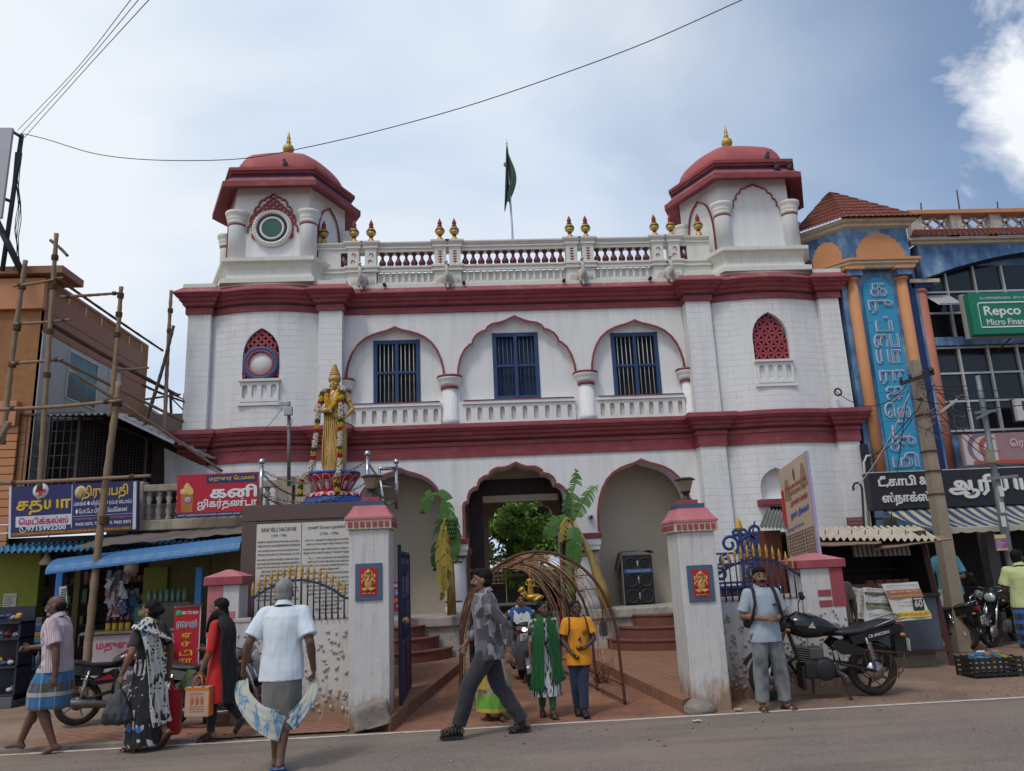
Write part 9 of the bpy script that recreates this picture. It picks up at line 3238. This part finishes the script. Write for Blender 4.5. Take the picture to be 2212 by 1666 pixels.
def motorcycle(label,loc,rz,paint,accent=None,s=.90,lean=0,rim=None,spokes=6,steer=0,mirrors=True,fairing=True,rack=False,tall=0,plate=None,name='motorcycle',group='motorcycles parked along the street',stand=1,letters=None):
 root=thing(name,label,'motorcycle',loc,rz,group)
 root.scale=(s,s,s)
 root.rotation_euler=(lean,0,rz)
 rim=rim or M_alloyb
 wheel(root,0,.30,rim,spokes)
 wheel(root,1.27,.295,rim,spokes,.04,steer)
 B=lambda n,m=None:m.build(n,None,root,local=True)
 T=MB().use(M_engb)
 for y in(-.09,.09):
  T.tube([(0,y,.30),(.42,y,.40),(.45,y*.7,.62),(-.1,y*.9,.70)],.02,7)
 T.tube([(1.02,0,.86),(.92,0,.55),(.85,0,.30),(.45,0,.26),(.42,0,.42)],.024,8)
 T.tube([(1.02,0,.84),(.5,0,.74),(-.2,0,.72)],.026,8)
 B('frame',T)
 F=MB().use(M_chrome if not tall else M_engb)
 for y in(-.085,.085):
  F.tube([(1.27,y,.30),(1.03,y,.90)],[.024,.02],8)
 F.bx(.99,1.07,-.11,.11,.86,.90)
 B('fork',F)
 G=MB().use(M_plast if fairing else paint)
 for x0,r_,a0,a1,dx in((1.27,.325,25,150,0),(0,.345,60,175,0)):
  rows=[[(x0+r_*math.cos(R(a)),y,.30+r_*math.sin(R(a))-abs(y)*.35)for y in(-.075,-.05,0,.05,.075)]for a in range(a0,a1+1,9)]
  if x0==0:
   rows=rows[:10]
  G.grid(rows)
 B('mudguard',G)
 E=MB().use(M_eng if not tall else M_engb)
 E.bbx(.50,.86,-.12,.12,.24,.46,.04)
 E.lathe([(.10,-.14),(.13,-.12),(.13,.12),(.10,.14)],(.62,0,.35),20,axis=(0,1,0))
 E.use(M_eng).lathe([(.0,-.155),(.08,-.15),(.09,-.13)],(.70,0,.35),20,axis=(0,1,0))
 for k in range(7):
  E.obx((.83+k*.006,0,.44+k*.028),(.085,.095,.006),((1,0,.2),(0,1,0),(-.2,0,1)))
 E.bbx(.60,.78,-.07,.07,.46,.60,.02)
 B('engine',E)
 X=MB().use(M_chrome if not tall else M_engb).tube([(.88,-.06,.48),(.97,-.12,.40),(.86,-.13,.22),(.5,-.15,.21)],.022,8)
 X.use(M_engb if tall else M_eng).tube([(.5,-.15,.21),(.38,-.16,.23),(.1,-.17,.27),(-.25,-.18,.33)],[.024,.045,.055,.05],12)
 X.use(M_chrome).tube([(-.25,-.18,.33),(-.29,-.18,.335)],[.034,.034],10)
 B('exhaust',X)
 K=MB().use(paint)
 sec=[]
 for x,w_,zb,zt in((.40,.06,.75,.83),(.50,.10,.72,.90),(.64,.135,.70,.97),(.80,.145,.70,1.0),(.93,.12,.74,.99),(1.02,.05,.80,.93)):
  sec.append([(x,w_*math.cos(a)*(1-.25*max(0,-math.sin(a))),(zb+zt)/2+(zt-zb)/2*math.sin(a))for a in[2*PI*j/16 for j in range(16)]])
 K.loft(sec)
 tk=B('fuel_tank',K)
 if accent:
  A=MB().use(accent)
  for y in(-1,1):
   for z0,z1 in((.80,.84),(.88,.91)):
    A.grid([[(x,y*(w_+.006),z)for x,w_ in((.52,.097),(.64,.129),(.80,.141),(.92,.112))]for z in((z0,z1)if y<0 else(z1,z0))])
  A.build('stripe',None,tk,local=True)
  L_=MB().use(M_wt)
  for y in(-1,1):
   L_.grid([[(x,y*(w_+.007),z)for x,w_ in((.55,.106),(.66,.131),(.80,.142),(.9,.118))]for z in((.845,.872)if y<0 else(.872,.845))])
  L_.build('stripe',None,tk,local=True)
 Z=MB().use(M_seat)
 sec=[]
 for x,w_,zb,zt in((.46,.08,.74,.79),(.36,.12,.72,.80),(.15,.13,.73,.81),(.0,.135,.75,.86),(-.2,.12,.80,.89),(-.30,.07,.82,.88)):
  sec.append([(x,w_*math.cos(a),(zb+zt)/2+(zt-zb)/2*(abs(math.sin(a))**.6*(1 if math.sin(a)>0 else-1)))for a in[2*PI*j/16 for j in range(16)]])
 Z.loft(sec)
 B('seat',Z)
 S_=MB().use(paint)
 for y in(-1,1):
  S_.plate([(.44,.70),(.10,.56),(.16,.50),(.42,.52),(.52,.62)][::1],[],y*.125-.012,y*.125+.012)
  S_.plate([(.30,.72),(-.34,.84),(-.38,.78),(-.05,.66),(.25,.62)],[],y*.11-.015,y*.11+.015)
 if accent:
  S_.use(accent)
  for y in(-1,1):
   S_.plate([(.36,.63),(.16,.565),(.42,.56)],[],y*.14-.003,y*.14+.003)
 sp_=B('side_panel',S_)
 if letters:
  for y in(-1,1):
   MB().use(M_wt).text(letters,(-.06,y*.127,.735),.26,.035,(-y*-1,0,-.22*-y*-1)if False else((1,0,-.19)if y<0 else(-1,0,.19)),(0,0,1),.004,.02).build('lettering',None,sp_,local=True)
 if tall and not rack:
  for y in(-1,1):
   m_=MB().use(M_wt)
   for i in range(4):
    m_.plate([(.70+i*.008,.84+i*.014),(.79-i*.014,.85+i*.017),(.79-i*.02,.861+i*.017),(.71+i*.008,.849+i*.014)],[],y*.146-.003,y*.146+.003)
   m_.build('wing_emblem',None,tk,local=True)
 Hb=MB().use(M_chrome if not tall else M_engb)
 Hb.tube([(.86,.36,1.02),(.95,.22,1.05),(1.0,.08,.98),(1.0,-.08,.98),(.95,-.22,1.05),(.86,-.36,1.02)],.012,8)
 Hb.use(M_plast)
 for y in(-1,1):
  Hb.tube([(.84,y*.40,1.015),(.895,y*.28,1.035)],.019,8)
  Hb.tube([(.95,y*.26,1.03),(.93,y*.40,1.02)],.007,5)
 B('handlebar',Hb)
 if mirrors:
  for y in(-1,1):
   Mi=MB().use(M_plast).tube([(.93,y*.24,1.04),(.95,y*.30,1.16),(.93,y*.36,1.24)],.007,6)
   Mi.ell((.935,y*.39,1.26),(.022,.075,.05),14,8)
   Mi.use(M_mir).ell((.917,y*.39,1.26),(.008,.066,.042),14,8)
   B('mirror',Mi)
 Hl=MB().use(paint if fairing else M_plast)
 Hl.ell((1.10,0,.90),(.10,.13,.12),16,10)
 if fairing:
  Hl.ell((1.07,0,1.0),(.07,.10,.07),12,8)
 Hl.use(M_lens).ell((1.165,0,.89),(.04,.10,.085),16,10)
 Hl.use(M_amber)
 for y in(-1,1):
  Hl.ell((1.06,y*.19,.84),(.035,.03,.022),10,6)
  Hl.ell((-.34,y*.15,.72),(.035,.03,.022),10,6)
 B('headlamp',Hl)
 Tl=MB().use(M_tail).bbx(-.40,-.33,-.07,.07,.76,.83,.015)
 Tl.use(M_plast).bbx(-.42,-.28,-.06,.06,.44,.74,.01)
 B('tail_lamp',Tl)
 Pl=MB().use(mat('plate_white',(.5,.49,.45),.5)).bx(-.432,-.424,-.12,.12,.52,.66)
 if plate:
  for i,p_ in enumerate(plate):
   Pl.use(M_black).text(p_,(-.432,0,.62-i*.065),.18,.05,(0,-1,0),(0,0,1),.003,.02)
 B('number_plate',Pl)
 R_=MB().use(M_chrome if not tall else M_alloy)
 R_.tube([(-.02,.13,.82),(-.25,.14,.90),(-.36,.08,.93),(-.36,-.08,.93),(-.25,-.14,.90),(-.02,-.13,.82)],.011,7)
 for y in(-.13,.13):
  R_.tube([(.02,y,.34),(.10,y,.70)],.016,8)
  for k in range(9):
   R_.torus((.035+k*.005,y,.46+k*.022),.028,.006,12,5,axis=(.2,0,1))
 R_.bar((.45,-.28,.30),(.45,.28,.30),.03)
 if rack:
  R_.tube([(-.30,.13,.9),(-.33,.13,1.02),(-.33,-.13,1.02),(-.30,-.13,.9)],.012,6)
 B('grab_rail',R_)
 W_=MB().use(M_iron)
 W_.tube([(.42,stand*.08,.26),(.38,stand*.22,-.005)],.015,6)
 W_.bx(.33,.43,stand*.22-.04,stand*.22+.04,-.004,.01)
 B('side_stand',W_)
 if tall:
  for y in(.14,-.14):
   Gd=MB().use(M_iron)
   Gd.tube([(-.34,y,.50),(-.30,y,.30),(-.05,y,.12),(.2,y,.34),(.12,y,.56),(-.34,y,.50)],.009,6)
   for k in range(4):
    Gd.tube([(-.28+k*.1,y,.52),(-.24+k*.1,y,.22)],.005,4)
   B('leg_guard',Gd)
  B('mud_flap',MB().use(M_plast).bbx(.86,.90,-.10,.10,.12,.40,.01))
 return root
def place(rear,front):
 a,b=gp(*rear),gp(*front)
 d=b-a
 return(a.x,a.y,0),math.atan2(d.y,d.x)
M_pblk=mat('black_gloss_paint',(.012,.012,.014),.25,coat=.4,var=.1)
M_pgrey=mat('grey_gloss_paint',(.11,.12,.135),.3,coat=.4,var=.1)
M_pred=mat('red_gloss_paint',(.33,.012,.018),.3,coat=.3)
motorcycle('black motorcycle with red and white stripes parked behind the saree woman',(-5.95,10.55,0),R(30),M_pblk,M_pred,rim=M_alloy,spokes=5,fairing=False,lean=R(-5))
motorcycle('grey motorcycle behind the woman in red with its front wheel by the wall',(-4.62,10.0,0),R(-8),M_pgrey,None,spokes=5,lean=R(3),steer=R(12))
motorcycle('big black motorcycle parked behind the man in the grey polo shirt',(3.80,9.62,0),R(178),M_pblk,None,s=.99,tall=1,spokes=5,lean=R(-5),steer=R(-22),letters='CB UNICORN')
p=fp(2072,1330,13.0)
motorcycle('dark moped with a tall rear rack and white number plate seen from behind',(p.x,13.0,0),R(128),M_plast,None,s=.88,rack=True,spokes=20,fairing=False,rim=M_alloy,plate=('TN 63','L 8097'),lean=R(-6))
p=fp(2125,1330,13.3)
motorcycle('dark dusty motorcycle at the tea shop with its front wheel turned to the street',(p.x+.95,14.0,0),R(218),M_plast,None,s=.92,spokes=5,lean=R(-5),steer=R(15))
p=fp(2175,1330,13.9)
motorcycle('black motorcycle behind the dusty one deep under the tea shop awning',(p.x+.8,14.9,0),R(205),M_pblk,None,s=.92,spokes=5,lean=R(-5),rim=M_alloy)
p=fp(2035,1290,13.3)
mb=MB().use(mat('white_sack',(.40,.38,.37),.7,var=.25,vs=10))
mb.loft([[p+Vector((r_*math.cos(2*PI*j/14),r_*.7*math.sin(2*PI*j/14),z))for j in range(14)]for z,r_ in((-.28,.12),(-.15,.16),(.0,.12),(.06,.03),(.12,.08))])
tag(mb.build('tied_sack',loc=p),'white tied cloth sack on the front of the moped','sack')
sc=thing('scooter','grey scooter with lit white headlamp coming through the reed arch','scooter',(-.27,12.60,0),R(-86))
sc.scale=(.78,)*3
B=lambda n,m:m.build(n,None,sc,local=True)
wheel(sc,0,.235,M_alloyb,5,.05)
wheel(sc,1.2,.235,M_alloyb,5,.045)
G=MB().use(M_pgrey)
G.loft([[(x,w_*math.cos(a),zc+h_*math.sin(a))for a in[2*PI*j/16 for j in range(16)]]for x,w_,zc,h_ in((-.42,.08,.68,.09),(-.25,.17,.62,.16),(.0,.20,.56,.20),(.25,.19,.52,.20),(.42,.14,.46,.14))])
G.bbx(.38,.86,-.17,.17,.26,.31,.02)
B('body',G)
G=MB().use(M_pgrey)
rows=[]
for z,w_,x in((.28,.17,.86),(.42,.20,.90),(.60,.22,.97),(.76,.21,1.0),(.90,.16,.97),(.98,.11,.93)):
 rows.append([(x+.07*math.cos(PI*(j/10-.5)),w_*(j/5-1),z)for j in range(11)])
G.grid(rows)
G.grid([[(p_[0]-.03,p_[1],p_[2])for p_ in r_[::-1]]for r_ in rows])
G.use(M_plast).plate([(-.06,.40),(.06,.40),(.03,.62),(-.03,.62)],[],0,.02,lambda x,y,z:(1.075-y,x,z))
B('leg_shield',G)
G=MB().use(M_pgrey)
G.grid([[(1.2+.29*math.cos(R(a)),y,.235+.29*math.sin(R(a))-abs(y)*.4)for y in(-.08,-.04,0,.04,.08)]for a in range(10,150,10)])
B('front_mudguard',G)
F=MB().use(M_engb)
for y in(-.075,.075):
 F.tube([(1.2,y,.235),(1.03,y*.6,.62)],.018,7)
F.bbx(.0,.3,-.12,.10,.22,.42,.03)
F.tube([(.2,-.16,.25),(-.3,-.18,.30)],[.05,.045],10)
B('chassis',F)
G=MB().use(M_pgrey).ell((.98,0,1.02),(.10,.20,.085),18,10)
G.use(M_plast).ell((1.0,0,1.08),(.08,.17,.06),16,8)
G.use(M_plast).tube([(.90,-.33,1.02),(.95,-.15,1.04),(.95,.15,1.04),(.90,.33,1.02)],.017,8)
for y in(-1,1):
 G.use(M_tail if y<0 else M_amber).ell((1.04,y*.15,1.0),(.04,.05,.03),10,6)
B('handlebar',G)
M_glow=mat('headlamp_glow',(.85,.92,1.0),.2,var=0,emit=2.2)
B('headlamp',MB().use(M_glow).ell((1.065,.045,1.005),(.025,.045,.04),12,8).ell((1.065,-.045,1.005),(.025,.045,.04),12,8))
Pl=MB().use(mat('plate_white')).bbx(1.065,1.075,-.13,.13,.80,.93,.004)
Pl.use(M_black).text('TN 63 B',(1.076,0,.892),.19,.045,(0,1,0),(0,0,1),.003,.02).text('5380',(1.076,0,.835),.17,.05,(0,1,0),(0,0,1),.003,.02)
B('number_plate',Pl)
B('seat',MB().use(M_seat).loft([[(x,w_*math.cos(a),zc+h_*math.sin(a))for a in[2*PI*j/14 for j in range(14)]]for x,w_,zc,h_ in((-.40,.06,.78,.03),(-.2,.13,.77,.05),(.15,.14,.74,.05),(.34,.09,.71,.03))]))
for y in(-1,1):
 B('mirror',MB().use(M_plast).tube([(.94,y*.22,1.05),(.93,y*.30,1.2)],.007,6).ell((.93,y*.33,1.22),(.02,.06,.045),12,8))
cr=thing('plastic_crate','black slatted plastic crate lying on the verge at the right picture edge','crate',gp(2180,1472))
a_=gp(2108,1466)
x0,x1,y0,y1=a_.x,a_.x+.66,a_.y,a_.y+.38
mb=MB().use(M_plast)
mb.bx(x0+.03,x1-.03,y0+.03,y1-.03,.005,.02)
for k in range(4):
 z=.02+k*.062
 for a,b in(((x0,y0),(x1,y0)),((x0,y1),(x1,y1)),((x0,y0),(x0,y1)),((x1,y0),(x1,y1))):
  mb.bar((a[0],a[1],z+.018),(b[0],b[1],z+.018),.022,.03)
for k in range(9):
 x=x0+(x1-x0)*k/8
 for y in(y0-.002,y1+.002):
  mb.bar((x,y,0),(x,y,.25),.022,.02)
for y in(y0,(y0+y1)/2,y1):
 for x in(x0-.002,x1+.002):
  mb.bar((x,y,0),(x,y,.25),.022,.02)
mb.build('slats',None,cr)
mb=MB()
for k in range(14):
 mb.use([mat('pack_yellow'),mat('pack_blue'),M_paper,mat('snack_orange')][k%4])
 mb.obx((x0+random.uniform(.12,.54),(y0+y1)/2+random.uniform(-.12,.12),.20+random.uniform(0,.07)),(.07,.05,.02),(Vector((random.uniform(-1,1),random.uniform(-1,1),.3)),Vector((random.uniform(-1,1),.5,.2)).cross(Vector((0,0,1))),(0,0,1)))
tag(mb.build('parcels',loc=((x0+x1)/2,(y0+y1)/2,.2)),'yellow and blue packets heaped in the black crate on the verge','packets',kind='stuff')
p=gp(2105,1402)
tag(MB().use(mat('brick_dusty',(.17,.11,.085),.9,var=.2,bump=.3)).bbx(p.x-.14,p.x+.14,p.y-.06,p.y+.06,0,.08,.008).build('brick',loc=p),'dusty brick lying by the moped rear wheel','brick')
# ---------------------------------------------------------------- overhead cables
M_cab=mat('cable_black',(.02,.02,.022),.6)
def cable(pts,r,lab,grp='overhead cables',n=8):
 P=spline(pts,n)
 mb=MB().use(M_cab).tube(P,r,5)
 return tag(mb.build('cable',loc=P[0]),lab,'cable',grp)
cable([fp(45,288,13.4),fp(100,301,13.2),fp(200,331,12.9),fp(300,344,12.6),fp(420,347,12.2),fp(530,342,11.9),fp(640,323,11.6),fp(800,287,11.1),fp(1000,232,10.4),fp(1200,165,9.8),fp(1400,90,9.2),fp(1620,-8,8.6)],.0075,'long sagging twisted cable crossing the sky in front of the left tower finial')
for i,(x,y,r)in enumerate(((287,-6,.005),(304,-6,.005),(327,-6,.0055))):
 cable([fp(38+7*i,282+8*i,13.4),fp((38+x)/2+4,(285+y)/2+8,10.5),fp(x,y,7.8)],r,['uppermost of the three thin cables rising at the top left','middle of the three thin cables rising at the top left','lowest of the three thin cables rising at the top left'][i])
hub=fp(1990,830,12.8)
ends=[((1805,845),14.9,.35,'service cable drooping from the palace corner to the concrete pole'),((2230,838),13.0,.05,'highest cable running right from the concrete pole'),((2230,850),13.0,.1,'second cable running right from the concrete pole'),((2230,872),13.0,.12,'third cable running right from the concrete pole'),((2112,830),13.0,.05,'cable joining the concrete pole top to the metal pole'),((2112,880),13.0,.2,'slack cable joining the concrete pole to the metal pole clamp'),((1845,1058),13.1,.15,'pale thin cable from the concrete pole to the bent pipe'),((1880,985),14.2,.2,'cable fanning down from the crossarm to the blue complex corner'),((1868,1000),14.6,.1,'lower cable fanning down from the crossarm to the palace corner box'),((1925,1120),13.3,.0,'black cable dropping steeply from the crossarm past the dark sign'),((2165,1010),13.05,.15,'cable from the concrete pole down to the junction box'),((2160,975),13.05,.25,'slack cable looping from the crossarm to the junction box')]
for i,(q,Y,s_,lab)in enumerate(ends):
 st_=hub+Vector((.25*(i%3-1),0,-.08*(i%4)))
 P=sag(st_,fp(*q,Y),s_,12)
 tag(MB().use(M_cab if i!=6 else mat('cable_pale',(.35,.3,.25),.7)).tube(P,.008,5).build('cable',loc=P[0]),lab,'cable','cables at the concrete pole')
mb=MB().use(mat('cable_tan',(.20,.15,.11),.7))
rr=random.Random(11)
for k in range(16):
 c=fp(rr.uniform(1985,2075),rr.uniform(835,925),12.75)
 r_=rr.uniform(.06,.2)
 a0=rr.uniform(0,6)
 mb.use(mat('cable_tan')if k%2 else M_cab).tube([c+Vector((r_*math.cos(a0+q*.5),rr.uniform(-.02,.02),r_*.7*math.sin(a0+q*.5)-.02*q))for q in range(rr.choice((6,9,12)))],.006,4)
tag(mb.build('wire_tangle',loc=hub),'tangle of loose looped service wires at the concrete pole crossarm','wires',kind='stuff')
mb=MB().use(mat('white_conduit',(.50,.50,.49),.5)).tube([fp(1878,1150,14.85),fp(1866,1000,14.85),fp(1872,985,14.85),fp(1885,985,14.85)],.025,7)
tag(mb.build('conduit',loc=fp(1878,1150,14.85)),'white conduit pipe running up the palace corner beside the dark sign','pipe')
mb=MB().use(M_black).bbx(*[v for p_ in((fp(1858,960,14.9).x,fp(1872,960,14.9).x),(14.85,14.95),(fp(1865,1020,14.9).z,fp(1865,960,14.9).z))for v in p_],.01)
tag(mb.build('meter_box',loc=fp(1865,1020,14.9)),'black service box fixed at the palace corner under the lower cornice','box')
b_=MB().use(M_wall)
q=fp(1805,862,14.9)
b_.bbx(q.x-.05,q.x+.08,14.92,15.0,q.z-.3,q.z,.01)
b_.use(M_black).torus(q+Vector((.02,-.1,.12)),.07,.018,16,6)
tag(b_.build('service_bracket',loc=q),'white service duct with black insulator on the palace corner pilaster','bracket')
